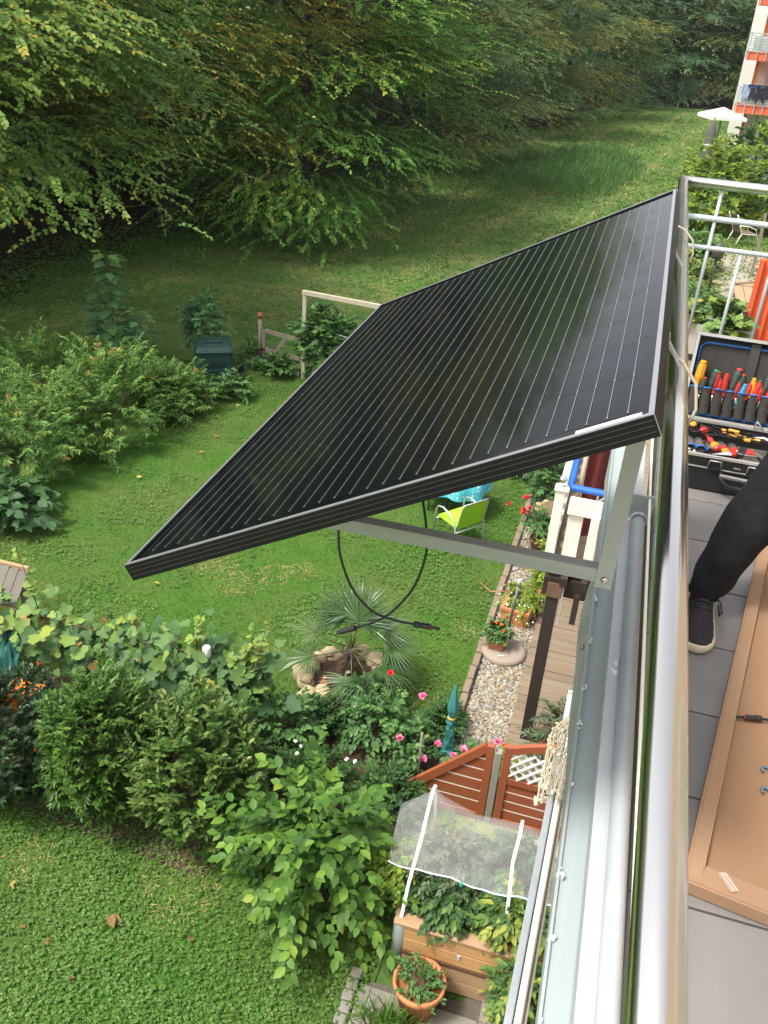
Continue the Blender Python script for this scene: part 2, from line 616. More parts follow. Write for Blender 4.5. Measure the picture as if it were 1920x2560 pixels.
k = worn(P2 := scatter(LAWN, 160000)) > .45
P2 = P2[k]; n = len(P2)
tag(leaf_mass('dry_grass', [(BLADE, np.c_[P2, np.full(n, .012)], np.c_[rng.normal(0, 1, (n, 2)), rng.uniform(0, .3, n)], rng.normal(0, .4, (n, 3)) + [0, 0, 1], rng.uniform(.03, .07, n), .2, np.where(rng.uniform(0, 1, n) < .45, rng.uniform(.8, 1, n), .45))], M_dry), kind='stuff')
# clover: trefoil leaves, thick in the near left corner and in drifts further up the lawn
Pc = np.concatenate([scatter([(-6.6, 2.6), (-1.0, 2.6), (-1.0, 4.6), (-2.6, 5.4), (-6.6, 5.6)], 25000), scatter(LAWN, 72000)])
near = np.arange(len(Pc)) < 25000
lf = lowfreq(Pc, 1.25, 2.0) + .5 * lowfreq(Pc, 3.1, .7)
k = keep_off(Pc) & (near & (lf > -.95) | (~near & (lf > .10)) | ((Pc[:, 0] > -2.3) & (Pc[:, 1] > 9.3) & (Pc[:, 0] < -1.0) & (lf > -.7)))
k &= rng.uniform(0, 1, len(Pc)) > worn(Pc) * .9
Pc, lf = Pc[k], lf[k]
n = len(Pc)
sets = []
a0 = rng.uniform(0, 2 * PI, n)
hz = rng.uniform(.02, .055, n)
sz = rng.uniform(.008, .018, n)
vv = np.clip(.45 + .15 * lf + rng.normal(0, .2, n), 0, 1)
tilt = rng.normal(0, .3, (n, 3)) + np.array([0, 0, 1.0])
for q in range(3):
    a = a0 + q * 2 * PI / 3
    D = np.c_[np.cos(a), np.sin(a), rng.normal(-.05, .15, n)]
    sets.append((RHO, np.c_[Pc, hz], D, tilt, sz * 1.25, 1.0, vv))
tag(leaf_mass('clover', sets, M_clover), kind='stuff')

# meadow beyond the garden: low tufts, straw, weeds; taller reeds at the dip
MEAD = [(-16.5, 14), (-9.3, 14), (-7.2, 17.8), (3, 17.8), (5, 40), (7, 97), (-4, 97), (-7, 80), (-9, 66), (-11.6, 52), (-12.8, 44), (-13.6, 36), (-14.6, 29), (-15.8, 24), (-16.5, 20)]
Pm = scatter(MEAD, 150000)
dm = np.linalg.norm(np.c_[Pm, np.zeros(len(Pm))] - CAMP, axis=1)
Pm = Pm[rng.uniform(0, 1, len(Pm)) < (20 / dm) ** 1.0]
dm = np.linalg.norm(np.c_[Pm, np.zeros(len(Pm))] - CAMP, axis=1)
n = len(Pm)
lf = lowfreq(Pm, .33, 1.0)
stripe = np.exp(-((np.sin((Pm[:, 0] + 9.5 - .12 * (Pm[:, 1] - 25)) * 1.15)) / .38) ** 2) * (Pm[:, 0] > -11.5) * (Pm[:, 1] > 22)
lf = .6 * lf + .75 * np.exp(-((np.sin((Pm[:, 0] + 9.5 - .12 * (Pm[:, 1] - 25)) * 1.15)) / .38) ** 2) * (Pm[:, 0] > -13) - .25
lf2 = lowfreq(Pm, 1.4, 4.0)
D = np.c_[rng.normal(0, 1.0, (n, 2)), rng.uniform(.1, .7, n)]
v = .44 + .30 * lf + .12 * lf2 + rng.normal(0, .15, n)
v = np.where(rng.uniform(0, 1, n) < .45 * stripe * (lf2 > -.5), rng.uniform(.72, 1, n), v)
S = rng.uniform(.05, .12, n) * np.clip(dm / 22, 1, 2.2)
tag(leaf_mass('meadow_grass', [(BLADE2, np.c_[Pm, np.zeros(n)], D, rng.normal(0, .6, (n, 3)) + [0, 0, 1], S, .26, v)], M_dry), kind='stuff')
Pw = scatter(MEAD, 60000)
lf2 = lowfreq(Pw, .5, 5.0) + .4 * lowfreq(Pw, 1.7, 2.0)
Pw = Pw[((lf2 > .05) | (Pw[:, 0] < -10.5)) & (Pw[:, 1] < 60)]
n = len(Pw)
D = np.c_[rng.normal(0, 1, (n, 2)), rng.uniform(0, .5, n)]
tag(leaf_mass('meadow_weeds', [(RHO, np.c_[Pw, rng.uniform(.02, .22, n)], D, rng.normal(0, .4, (n, 3)) + np.array([0, 0, 1]), rng.uniform(.05, .11, n), .6,
                               np.clip(.42 + rng.normal(0, .15, n), .2, .6))], M_dry), kind='stuff')
Pb = rng.uniform(0, 1, (26000, 2))
_fx = np.array(_ff)
Pb = np.c_[np.interp(10 + Pb[:, 1] * 45, _fx[:, 1], _fx[:, 0]) + rng.normal(-.3, 1.1, len(Pb)), 10 + Pb[:, 1] * 45]
n = len(Pb)
tag(leaf_mass('edge_weeds', [(RHO, np.c_[Pb, rng.uniform(.02, .16, n)], np.c_[rng.normal(0, 1, (n, 2)), rng.uniform(0, .5, n)], rng.normal(0, .4, (n, 3)) + np.array([0, 0, 1]), rng.uniform(.05, .12, n), .6, np.clip(.34 + rng.normal(0, .16, n), 0, .75))], M_dry), kind='stuff')
REED = [(-9.4, 45), (-6.5, 41), (-2.0, 43), (-.6, 52), (-2, 60), (-5, 58), (-7.5, 52)]
Pr = scatter(REED, 24000)
Pr = Pr[rng.uniform(0, 1, len(Pr)) < np.clip(1.25 - np.hypot((Pr[:, 0] + 4.6) / 4.2, (Pr[:, 1] - 50.5) / 9.0) + .35 * lowfreq(Pr, .9), 0, 1)]
n = len(Pr)
D = np.c_[rng.normal(.25, .5, n), rng.normal(0, .4, n), np.full(n, 1.0)]
tag(leaf_mass('reeds', [(BLADE2, np.c_[Pr, rng.uniform(0, .5, n)], D, rng.normal(0, 1, (n, 3)), rng.uniform(.2, .42, n), .10, np.clip(.45 + .25 * lowfreq(Pr, .5) + rng.normal(0, .2, n), 0, 1))], M_reed), kind='stuff')
# litter on the forest floor and single fallen leaves on the lawn
M_litter = leafmat('dead_leaves', [(0, (.02, .012, .007)), (.4, (.06, .034, .016)), (.85, (.26, .17, .055)), (1, (.45, .36, .10))], .1, .8, .22)
Pl = scatter([(-30, 16), (-15, 14), (-14.6, 25), (-12.6, 31), (-11, 36), (-14, 44), (-30, 44)], 26000)
n = len(Pl)
tag(leaf_mass('leaf_litter', [(RHO, np.c_[Pl, rng.uniform(.0, .05, n)], rng.normal(0, 1, (n, 3)) * [1, 1, .25], rng.normal(0, .4, (n, 3)) + [0, 0, 1], rng.uniform(.05, .11, n), .55, rng.uniform(0, .85, n) ** 2.5)], M_litter), kind='stuff')


def fallen(i, px, py, s, v, label):
    p = at_z(px, py, .045)
    r = np.random.default_rng(400 + i)
    o = leaf_mass('fallen_leaf', [(OVAL, np.array([p] * 3), r.normal(0, .5, (3, 3)) * [1, 1, .2] + [1, .4, .1], r.normal(0, .5, (3, 3)) + [0, -.3, .8], np.array([s, s * .8, s * .7]), .55, np.full(3, v) + r.normal(0, .06, 3))], M_litter, loc=p)
    tag(o, label, 'leaf', 'fallen leaves on the lawn')


fallen(0, 275, 2288, .17, .72, 'large curled brown dead leaf in the middle of the near clover lawn')
fallen(1, 168, 2450, .07, .6, 'small brown fallen leaf lowest on the near clover lawn')
fallen(2, 112, 2352, .07, .6, 'small brown fallen leaf below the one at the left edge')
fallen(3, 44, 2318, .07, .62, 'small tan fallen leaf near the left edge of the clover')
fallen(4, 468, 2346, .07, .55, 'small reddish fallen leaf on the clover beside the big leafy bush')
fallen(5, 25, 2210, .08, .97, 'pale yellow fallen leaf on the clover at the left edge')
fallen(6, 386, 1456, .09, .97, 'yellow fallen leaf on the lawn below the solar panel corner')
fallen(7, 341, 1192, .10, .95, 'pale yellow fallen leaf on the lawn left of the panel')
fallen(8, 590, 1013, .10, .9, 'yellow fallen leaf on the lawn near the compost bin')
fallen(9, 535, 1089, .09, .8, 'orange fallen leaf on the lawn beside the long shrub bank')
fallen(10, 497, 1130, .09, .75, 'brown fallen leaf on the lawn nearest the shrub bank tip')

# ================================================================== TREES
TREE_STOPS = {
    'green': [(0, (.030, .070, .013)), (.5, (.090, .175, .034)), (.86, (.175, .265, .055)), (1, (.42, .34, .05))],
    'bright': [(0, (.030, .085, .015)), (.5, (.092, .210, .036)), (.88, (.175, .320, .058)), (1, (.45, .34, .05))],
    'golden': [(0, (.050, .068, .016)), (.45, (.140, .165, .036)), (.8, (.29, .26, .055)), (1, (.58, .43, .06))],
    'dark': [(0, (.022, .048, .015)), (.5, (.060, .112, .034)), (.9, (.105, .14, .042)), (1, (.30, .15, .045))],
    'olive': [(0, (.042, .068, .022)), (.5, (.120, .175, .054)), (.85, (.22, .245, .066)), (1, (.50, .37, .07))],
    'blue': [(0, (.026, .066, .028)), (.5, (.072, .150, .062)), (.9, (.125, .205, .082)), (1, (.17, .15, .05))],
}
TM = {k: leafmat('leaves_' + k, s, .38, .5, .2) for k, s in TREE_STOPS.items()}


def make_tree(seed, h, r, z0, kind, nl=46, nt=44, leaf=.10, tl=1.0, yel=.04, gap=.35, name='tree', loc=(0, 0, 0), label=None, group='trees along the forest edge'):
    """trunk, limbs and a crown of layered sprays; the crown is an uneven dome with gaps"""
    g = np.random.default_rng(seed)
    t = thing(name, label, 'tree', loc, group)
    L = Vector(loc)
    mb = MB()
    lean = g.normal(0, .25, 2)
    top = L + Vector((lean[0], lean[1], h * .8))
    pts = [L + (top - L) * k + Vector((g.normal(0, .08), g.normal(0, .08), 0)) * (k > 0) for k in (0, .25, .5, .75, 1)]
    r0 = .020 * h
    mb.tube([L + Vector((0, 0, -.1))] + pts, [r0 * 1.5, r0 * 1.05, r0 * .85, r0 * .65, r0 * .4, r0 * .15], 9)
    mb.build('trunk', M_bark, t)
    # limb ends on an uneven ellipsoid
    c = np.array([L.x + lean[0] * .5, L.y + lean[1] * .5, z0 + (h - z0) * .45])
    d = nrm(g.normal(0, 1, (nl * 3, 3)))
    d = d[d[:, 2] > -.85][:nl]
    rad = np.array([r, r, (h - z0) * .56])
    q = g.uniform(.62, 1.08, len(d))
    hx = np.where(d[:, 2] < 0, np.maximum(1 - d[:, 2] ** 2, .12) ** -.36, 1.0)
    d[:, :2] *= hx[:, None]
    E_ = c + d * rad * q[:, None]
    E_[:, 2] = np.maximum(E_[:, 2], z0 + g.uniform(0, .8, len(E_)))
    lb = MB()
    for i in range(0, len(E_), 2):
        b = Vector(E_[i])
        k = min(.95, max(.12, (b.z - L.z - .8) / (h * .85)))
        a = L + (top - L) * k
        lb.tube([a, (a + b) / 2 + Vector((0, 0, .35)), b], [.05, .035, .012], 5)
    lb.build('limb', M_bark, t)
    # sprays around each limb end, flattened in layers
    n = len(E_)
    C = np.repeat(E_, nt, 0)
    O = g.normal(0, 1, (n * nt, 3)) * np.array([.78, .78, .20]) * (r / 4.2)
    oo = nrm(C - c)
    O[:, 2] -= .16 * np.sum(O[:, :2] * oo[:, :2], 1)
    Rt = C + O
    outw = nrm((Rt - c) * np.array([1, 1, .25]))
    Dt = nrm(outw * np.array([1, 1, .5]) + g.normal(0, .45, Rt.shape) * np.array([1, 1, .35]) + np.array([0, 0, .05]))
    m = 13
    P, Dl, U, S, idx, _ = twigs(Rt, Dt, tl * g.uniform(.6, 1.2, len(Rt)), m, g, leaf, droop=.20, jit=.30, outU=outw * .75, upw=.9, ld=.10)
    cl = np.repeat(g.normal(0, .17, n) + .12 * (E_[:, 2] - c[2]) / rad[2], nt)[idx]  # leaf tone lightens up the crown; bright tops are put into the colour
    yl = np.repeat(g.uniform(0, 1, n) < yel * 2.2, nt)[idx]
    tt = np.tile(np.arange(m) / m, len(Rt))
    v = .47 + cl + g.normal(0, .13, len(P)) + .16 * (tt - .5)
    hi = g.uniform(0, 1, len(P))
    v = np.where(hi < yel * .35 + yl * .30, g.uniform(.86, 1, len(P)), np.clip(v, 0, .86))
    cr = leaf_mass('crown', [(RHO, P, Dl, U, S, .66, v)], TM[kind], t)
    tag(cr, kind='stuff')
    return t


def copy_tree(src, loc, rz, s, label, group):
    o = src.copy(); COL.objects.link(o)
    o.location = loc; o.rotation_euler = (0, 0, rz); o.scale = (s, s, s)
    o['label'] = label; o['group'] = group
    for ch in src.children:
        c = ch.copy(); COL.objects.link(c); c.parent = o
    return o


GT = 'trees along the forest edge'
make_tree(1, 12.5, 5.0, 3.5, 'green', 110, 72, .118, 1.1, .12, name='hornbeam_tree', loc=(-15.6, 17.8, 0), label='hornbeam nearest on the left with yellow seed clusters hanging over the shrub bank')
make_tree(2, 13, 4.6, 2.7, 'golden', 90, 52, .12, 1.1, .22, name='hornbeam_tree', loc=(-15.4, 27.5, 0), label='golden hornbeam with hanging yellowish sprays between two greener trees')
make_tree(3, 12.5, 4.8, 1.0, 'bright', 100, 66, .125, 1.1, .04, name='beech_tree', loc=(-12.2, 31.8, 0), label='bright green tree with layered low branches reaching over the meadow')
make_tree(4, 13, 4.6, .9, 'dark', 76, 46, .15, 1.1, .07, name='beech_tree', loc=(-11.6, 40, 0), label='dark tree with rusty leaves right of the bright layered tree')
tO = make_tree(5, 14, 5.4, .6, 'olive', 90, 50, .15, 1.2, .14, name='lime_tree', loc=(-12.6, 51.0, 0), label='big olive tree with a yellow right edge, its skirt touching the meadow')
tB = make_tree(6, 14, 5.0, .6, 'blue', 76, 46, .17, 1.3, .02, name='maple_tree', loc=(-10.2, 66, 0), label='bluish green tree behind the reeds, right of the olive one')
tG = make_tree(8, 14, 5.2, 2.6, 'green', 52, 44, .16, 1.2, .02, name='forest_tree', loc=(-20.5, 24.5, 0), label='green tree in the dark wood behind the nearest hornbeam')
for i, (s_, x, y, rz, k, lab) in enumerate([
    (tG, -20.5, 36, 1.3, 1.0, 'green tree deep in the wood between golden and bright trees'),
    (tB, -17.5, 46, 2.2, 1.0, 'bluish tree in the second row behind the dark rusty tree'),
    (tG, -24.5, 15.5, 2.6, 1.0, 'green tree at the left edge behind the near hornbeam'),
    (tO, -8.6, 82, 2.0, .95, 'olive tree behind the bluish one along the far meadow'),
    (tB, -6.8, 95, 4.2, 1.0, 'bluish tree above the far end of the meadow'),
    (tO, -14, 74, .9, 1.15, 'tall olive tree in the second row beyond the reeds'),
    (tB, .0, 106, 3.1, 1.1, 'bluish tree beyond the end of the meadow left of the white building'),
    (tO, 6.0, 108, 5.0, 1.1, 'olive tree behind the white parasol at the meadow end'),
    (tG, -5, 108, .4, 1.25, 'green tree closing the far end of the meadow'),
    (tG, 13, 106, 2.4, 1.2, 'green tree behind the orange balconies'),
    (tB, -18, 58, 1.0, 1.1, 'bluish tree deep in the wood behind the big olive tree'),
    (tG, -20, 50, 3.7, 1.1, 'green tree deep in the wood left of the big olive tree'),
    (tG, -25.5, 23, 5.2, 1.05, 'added green shade tree far back in the wood at the left'), (tB, -26, 31, .6, 1.0, 'added bluish shade tree far back in the wood at the left'),  # trees on this and the next line are added to shade the wood
    (tG, -22, 30, 4.4, .95, 'small added green tree shading the hollow between the hornbeams'), (tB, -27, 40, 3.3, 1.1, 'added bluish shade tree at the back of the wood behind the bright tree')]):
    copy_tree(s_, (x, y, 0), rz, k, lab, GT)
# the far wood that closes the view behind the single trees
g = np.random.default_rng(55)
line = np.array([(-36, -4), (-33, 20), (-30, 42), (-26, 60), (-21, 80), (-15, 100), (-4, 115), (10, 120), (30, 120), (60, 116)], float)
sg = g.integers(0, len(line) - 1, 42000)
u = g.uniform(0, 1, len(sg))[:, None]
q = line[sg] * (1 - u) + line[sg + 1] * u
P = np.c_[q + g.normal(0, 1.6, q.shape), g.uniform(0, 1, len(q)) ** .8 * 15]
tag(leaf_mass('distant_wood', [(RHO, P, g.normal(0, 1, P.shape) * [1, 1, .5], g.normal(0, .5, P.shape) + [.5, -.6, .5], g.uniform(.5, .95, len(P)), .7, np.clip(.35 + .2 * lowfreq(P, .3) + g.normal(0, .15, len(P)), 0, .85))], TM['blue']), kind='stuff')

# ================================================================== SHRUBS AND PLANTS
def shrub(name, label, c, r, nt, m, leaf, T, W, material, base=None, group=None, npart=200, seed=1, tl=.35, rmin=.5, zmin=-.6, droop=.25, flat=.35,
          ang=55, jit=.3, vfun=None, nst=12, stem_m=None, cat='shrub', upw=1.0, ou=.6, part='leaf', red=0, vb=.45, vs=.16):
    g = np.random.default_rng(seed)
    base = base or (c[0], c[1], 0)
    t = thing(name, label, cat, base, group)
    P0, out, d = dome(c, r, nt, g, rmin, zmin, flat)
    P0 = P0 - out * tl * .6
    P0[:, 2] = np.maximum(P0[:, 2], .05)
    P, D, U, S, idx, _ = twigs(P0, out, tl * g.uniform(.7, 1.25, len(P0)), m, g, leaf, droop, ang, jit, outU=out * ou, upw=upw)
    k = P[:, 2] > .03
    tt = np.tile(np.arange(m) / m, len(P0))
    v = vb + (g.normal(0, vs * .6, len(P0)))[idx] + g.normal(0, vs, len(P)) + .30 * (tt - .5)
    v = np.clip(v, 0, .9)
    if red: v = np.where(g.uniform(0, 1, len(P0))[idx] < red, np.where(tt > .6, .98, v), v)
    if vfun is not None: v = vfun(P, v, g)
    stems(t, stem_m or M_twig, base, P0, g, nst)
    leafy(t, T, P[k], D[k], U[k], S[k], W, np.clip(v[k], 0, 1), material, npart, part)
    return t


L_photinia = leafmat('photinia_leaves', [(0, (.008, .020, .008)), (.5, (.022, .048, .016)), (.9, (.044, .080, .028)), (1, (.42, .050, .018))], .12, .32, .22)
L_laurel = leafmat('narrow_laurel_leaves', [(0, (.022, .056, .010)), (.5, (.052, .115, .018)), (1, (.120, .205, .038))], .2, .4, .22)
L_varieg = leafmat('variegated_leaves', [(0, (.028, .066, .012)), (.45, (.064, .130, .026)), (.8, (.150, .205, .050)), (1, (.30, .30, .10))], .2, .42, .22)
L_dogwood = leafmat('dogwood_leaves', [(0, (.026, .068, .014)), (.45, (.062, .142, .024)), (.8, (.145, .255, .036)), (1, (.30, .31, .045))], .3, .5, .22)
L_vine = leafmat('grape_leaves', [(0, (.040, .098, .036)), (.45, (.095, .180, .060)), (.75, (.20, .29, .065)), (.9, (.27, .31, .05)), (1, (.40, .22, .08))], .3, .55, .22)
L_bank = leafmat('bank_shrub_leaves', [(0, (.034, .084, .018)), (.5, (.086, .182, .036)), (.85, (.175, .280, .056)), (1, (.36, .17, .06))], .28, .5, .22)
L_big = leafmat('broad_leaves', [(0, (.022, .060, .022)), (.6, (.045, .105, .035)), (1, (.080, .160, .050))], .22, .5, .22)
L_maple = leafmat('sycamore_leaves', [(0, (.040, .105, .044)), (.6, (.095, .205, .085)), (.9, (.16, .29, .10)), (1, (.20, .36, .07))], .28, .5, .22)
L_rose = leafmat('rose_leaves', [(0, (.030, .080, .022)), (.6, (.072, .162, .045)), (1, (.15, .26, .07))], .25, .5, .22)
L_lime = leafmat('lime_green_leaves', [(0, (.090, .150, .020)), (.5, (.180, .260, .035)), (1, (.32, .40, .06))], .35, .5, .22)
L_grey = leafmat('grey_green_leaves', [(0, (.035, .062, .030)), (.5, (.080, .115, .058)), (1, (.16, .20, .10))], .25, .55, .22)
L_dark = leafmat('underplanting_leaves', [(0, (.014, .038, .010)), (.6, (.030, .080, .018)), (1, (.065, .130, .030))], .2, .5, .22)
L_tom = leafmat('tomato_leaves', [(0, (.020, .056, .020)), (.5, (.050, .110, .032)), (.8, (.13, .20, .04)), (1, (.36, .36, .06))], .25, .5, .22)

# three hedge shrubs in front of the vine
GH = 'clipped hedge shrubs below the grapevine'
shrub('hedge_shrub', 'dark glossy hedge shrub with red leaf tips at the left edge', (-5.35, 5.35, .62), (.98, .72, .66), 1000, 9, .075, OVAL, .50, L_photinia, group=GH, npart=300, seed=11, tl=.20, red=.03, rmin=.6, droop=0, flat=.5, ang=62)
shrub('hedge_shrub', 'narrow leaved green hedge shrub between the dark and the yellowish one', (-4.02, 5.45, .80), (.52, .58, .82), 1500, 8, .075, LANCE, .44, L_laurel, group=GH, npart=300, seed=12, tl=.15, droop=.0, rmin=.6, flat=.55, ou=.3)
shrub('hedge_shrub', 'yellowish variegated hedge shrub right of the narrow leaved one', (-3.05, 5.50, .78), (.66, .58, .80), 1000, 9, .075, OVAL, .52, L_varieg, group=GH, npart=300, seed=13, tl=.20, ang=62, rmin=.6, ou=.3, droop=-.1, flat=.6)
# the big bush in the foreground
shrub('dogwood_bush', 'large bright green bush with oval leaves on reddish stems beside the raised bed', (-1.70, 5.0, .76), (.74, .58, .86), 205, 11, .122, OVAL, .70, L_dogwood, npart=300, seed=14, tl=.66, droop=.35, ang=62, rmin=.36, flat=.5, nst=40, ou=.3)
# left bank
GB = 'shrubs on the left bank'
BK = [((-8.6, 12.9, .70), (1.0, 1.3, 1.05), 'tall bank shrub with feathery leaves behind, left of the compost bin', 61), ((-9.2, 11.2, .65), (1.1, 1.2, 1.0), 'feathery bank shrub in the middle of the left bank', 62),
      ((-8.15, 14.4, .35), (.7, .8, .6), 'low bank shrub with orange tips in front of the compost bin', 63), ((-10.4, 10.5, .65), (1.2, 1.3, 1.1), 'feathery bank shrub at the left edge of the photo', 64),
      ((-10.3, 13.4, .55), (1.1, 1.2, .9), 'pale bank shrub furthest back towards the meadow', 65)]
for c, r, lab, sd in BK:
    shrub('feathery_shrub', lab, c, r, 360, 15, .115, LANCE, .34, L_bank, group=GB, npart=120, seed=sd, tl=.52, droop=.22, ang=66, rmin=.5, red=.025, flat=.65, nst=8)
shrub('broad_leaved_shrub', 'low shrub with broad dark leaves at the foot of the left bank', (-8.35, 9.75, .28), (.75, .55, .38), 60, 6, .20, OVAL, .8, L_big, group=GB, npart=300, seed=66, tl=.35, zmin=-.1, ang=70, ou=.3)


def sapling(name, label, base, h, n, leaf, T, W, material, seed, spread=.35, npart=300, cat='sapling', group=None, z0=.3):
    g = np.random.default_rng(seed)
    t = thing(name, label, cat, base, group)
    b = Vector(base)
    tip = b + Vector((g.normal(0, .1), g.normal(0, .1), h))
    MB().tube([b, (b + tip) / 2 + Vector((.03, .03, 0)), tip], [.02, .015, .006], 6).build('stem', M_twig, t)
    z = z0 + (1 - z0) * np.sort(g.uniform(0, 1, n))
    a = np.arange(n) * 2.4 + g.normal(0, .3, n)
    d = np.c_[np.cos(a), np.sin(a), g.uniform(-.1, .35, n)]
    P = np.array(b)[None] + (np.array(tip - b))[None] * z[:, None] + d * (spread * (1.1 - .75 * z) * g.uniform(.4, 1.0, n))[:, None]
    D = nrm(d + np.array([0, 0, -.35]))
    v = np.clip(.35 + .35 * z + g.normal(0, .12, n) + (z > .95) * .3, 0, 1)
    leafy(t, T, P, D, d * .5 + np.array([0, 0, 1.0]) + g.normal(0, .2, d.shape), leaf * g.uniform(.75, 1.15, n) * (1.1 - .35 * z), W, v, material, npart)
    return t


sapling('sycamore_sapling', 'tall sycamore sapling with big lobed leaves rising from the left bank', (-10.3, 15.9, 0), 2.45, 110, .34, MAPLE, .85, L_maple, 71, .52)
sapling('sycamore_sapling', 'short sycamore sapling between the tall one and the compost bin', (-9.55, 15.9, 0), 1.35, 44, .25, MAPLE, .85, L_maple, 72, .4)
shrub('elder_shrub', 'elder shrub with a bright green tip standing behind the compost bin', (-8.75, 17.0, .85), (.50, .45, .72), 150, 9, .13, LANCE, .45, L_maple, npart=150, seed=73, tl=.32, rmin=.4, droop=.3, vb=.5)
shrub('leafy_shrub', 'green shrub filling the wooden frame beside the garden gate', (-6.0, 17.35, .75), (.78, .6, .85), 300, 9, .12, MAPLE, .8, L_rose, npart=150, seed=74, tl=.32, zmin=-.8)
for i, (x, y, r, lab) in enumerate([(-7.35, 15.5, .40, 'nettle clump in front of the compost bin hatch'), (-8.75, 15.35, .42, 'nettle clump left of the compost bin'), (-8.0, 15.0, .42, 'low nettle clump below the compost bin'),
                                    (-7.0, 16.95, .33, 'small nettle clump at the foot of the gate'), (-7.7, 17.4, .4, 'tall weeds between compost bin and gate post')]):
    shrub('nettle_clump', lab, (x, y, .22), (r, r, .34), 60, 9, .11, OVAL, .6, L_rose, npart=40, seed=80 + i, tl=.28, zmin=-.2, cat='weeds', group='nettle clumps by the compost bin', nst=6)
# fruit saplings rising beyond the panel
for i, (px, py, h, lab) in enumerate([(1462, 520, 1.9, 'pale grey leaved sapling tallest beyond the solar panel edge'), (1345, 600, 1.5, 'small pale sapling left of the taller one beyond the panel'), (1535, 520, 1.3, 'pale sapling right of the tallest one close to the panel corner'), (1580, 520, 1.2, 'short pale sapling furthest right beyond the panel')]):
    b = at_z(px, py + 60, 0)
    b = Vector((b.x * .62, b.y * .62, 0))
    sapling('pale_sapling', lab, b, h + 1.75, 70, .16, LANCE, .32, L_grey, 90 + i, .35, 80, group='pale saplings beyond the panel')

# grapevine over the garden fence wires
g = np.random.default_rng(21)
vt = thing('grapevine', 'grapevine with large lobed leaves, some turning yellow and brown, along the garden wire', 'vine', (-4.3, 6.75, 0))
cv = [(-6.5, 7.05, .75), (-5.6, 6.95, .82), (-4.9, 6.85, .92), (-4.2, 6.75, 1.02), (-3.6, 6.7, 1.10), (-3.2, 6.72, 1.08), (-2.9, 6.8, 1.0)]
mb = MB()
mb.tube(cv, .014, 5)
mb.tube([(x, y + .05, z - .35) for x, y, z in cv], .010, 5)
for x, y, z in cv[::2]: mb.tube([(x, y + .03, 0), (x + .05, y, z * .5), (x, y, z)], [.022, .018, .01], 6)
shoots = [((-3.62, 6.62, 1.15), (-3.58, 6.60, 1.68)), ((-2.98, 6.65, 1.05), (-2.82, 6.62, 1.80)), ((-3.1, 6.7, 1.05), (-2.98, 6.66, 1.60)), ((-5.75, 6.95, .8), (-6.0, 7.0, 1.75)), ((-4.75, 6.8, .95), (-4.5, 6.75, 1.32)), ((-3.2, 6.65, 1.1), (-3.05, 6.6, 1.45))]
for a, b in shoots: mb.tube([a, b], [.008, .003], 5)
mb.build('cane', M_twig, vt)
cva = np.array(cv)
u = g.uniform(0, len(cv) - 1.001, 620)
i0 = u.astype(int)
C = cva[i0] * (1 - (u - i0))[:, None] + cva[i0 + 1] * (u - i0)[:, None]
P = C + g.normal(0, 1, C.shape) * np.array([.12, .20, .17]) + np.array([0, -.06, -.10])
D = np.c_[g.normal(0, .7, len(P)), g.normal(-.5, .5, len(P)), g.normal(-.35, .3, len(P))]
S = .07 + .14 * g.uniform(0, 1, len(P)) ** 1.3
v = np.clip(.30 + g.normal(0, .17, len(P)) + .10 * (P[:, 2] - C[:, 2]) / .2 + (P[:, 0] < -5.2) * g.uniform(0, .45, len(P)), 0, .88)
v = np.where(g.uniform(0, 1, len(P)) < .035, .98, v)
for a, b in shoots:
    k = np.linspace(.1, 1, 16)[:, None]
    q = np.array(a) * (1 - k) + np.array(b) * k
    P = np.r_[P, q + g.normal(0, .03, q.shape)]
    D = np.r_[D, np.c_[g.normal(0, 1, 16), g.normal(0, 1, 16), g.normal(.1, .4, 16)]]
    S = np.r_[S, np.linspace(.13, .05, 16)]
    v = np.r_[v, np.clip(.72 + g.normal(0, .08, 16), 0, .9)]
leafy(vt, GRAPE, P, D, np.c_[g.normal(0, .4, len(P)), g.normal(-.45, .5, len(P)), np.ones(len(P))], S, .95, v, L_vine, 300)
# white capped post in the vine
p = Vector((-3.5, 6.62, 0))
t = thing('capped_post', 'brown stake with a white plastic cap sticking out of the grapevine', 'post', p)
MB().tube([p, p + Vector((0, 0, 1.20))], .022, 8).build('stake', M_wood_old, t)
MB().lathe(p + Vector((0, 0, 1.16)), [(.040, 0), (.044, .01), (.044, .12), (.036, .135), (.015, .14)], 16).build('cap', mat('white_plastic', (.78, .78, .75), .35), t)

# roses and border plants between vine, palm bed and fence
M_pink = mat('pink_petals', (.75, .07, .22), .6, nz=(30, .3), col2=(.85, .25, .40))
M_red = mat('red_petals', (.70, .03, .03), .6)
M_white_f = mat('white_petals', (.75, .74, .66), .6)
M_orange_f = mat('orange_petals', (.85, .14, .02), .6)


def flower(name, label, p, r, m, root=None, group=None, n=14, seed=0):
    g = np.random.default_rng(seed)
    a = g.uniform(0, 2 * PI, n); e = g.uniform(.1, 1.2, n)
    D = np.c_[np.cos(a) * np.cos(e), np.sin(a) * np.cos(e), np.sin(e)]
    V, F, nv = place(OVAL, np.tile(np.array(p), (n, 1)), D, g.normal(0, .4, (n, 3)) + [0, 0, 1], g.uniform(.7, 1, n) * r, 1.0)
    o = link_mesh(name, np_mesh(name, V, F), m, root)
    if label: tag(o, label)
    return o


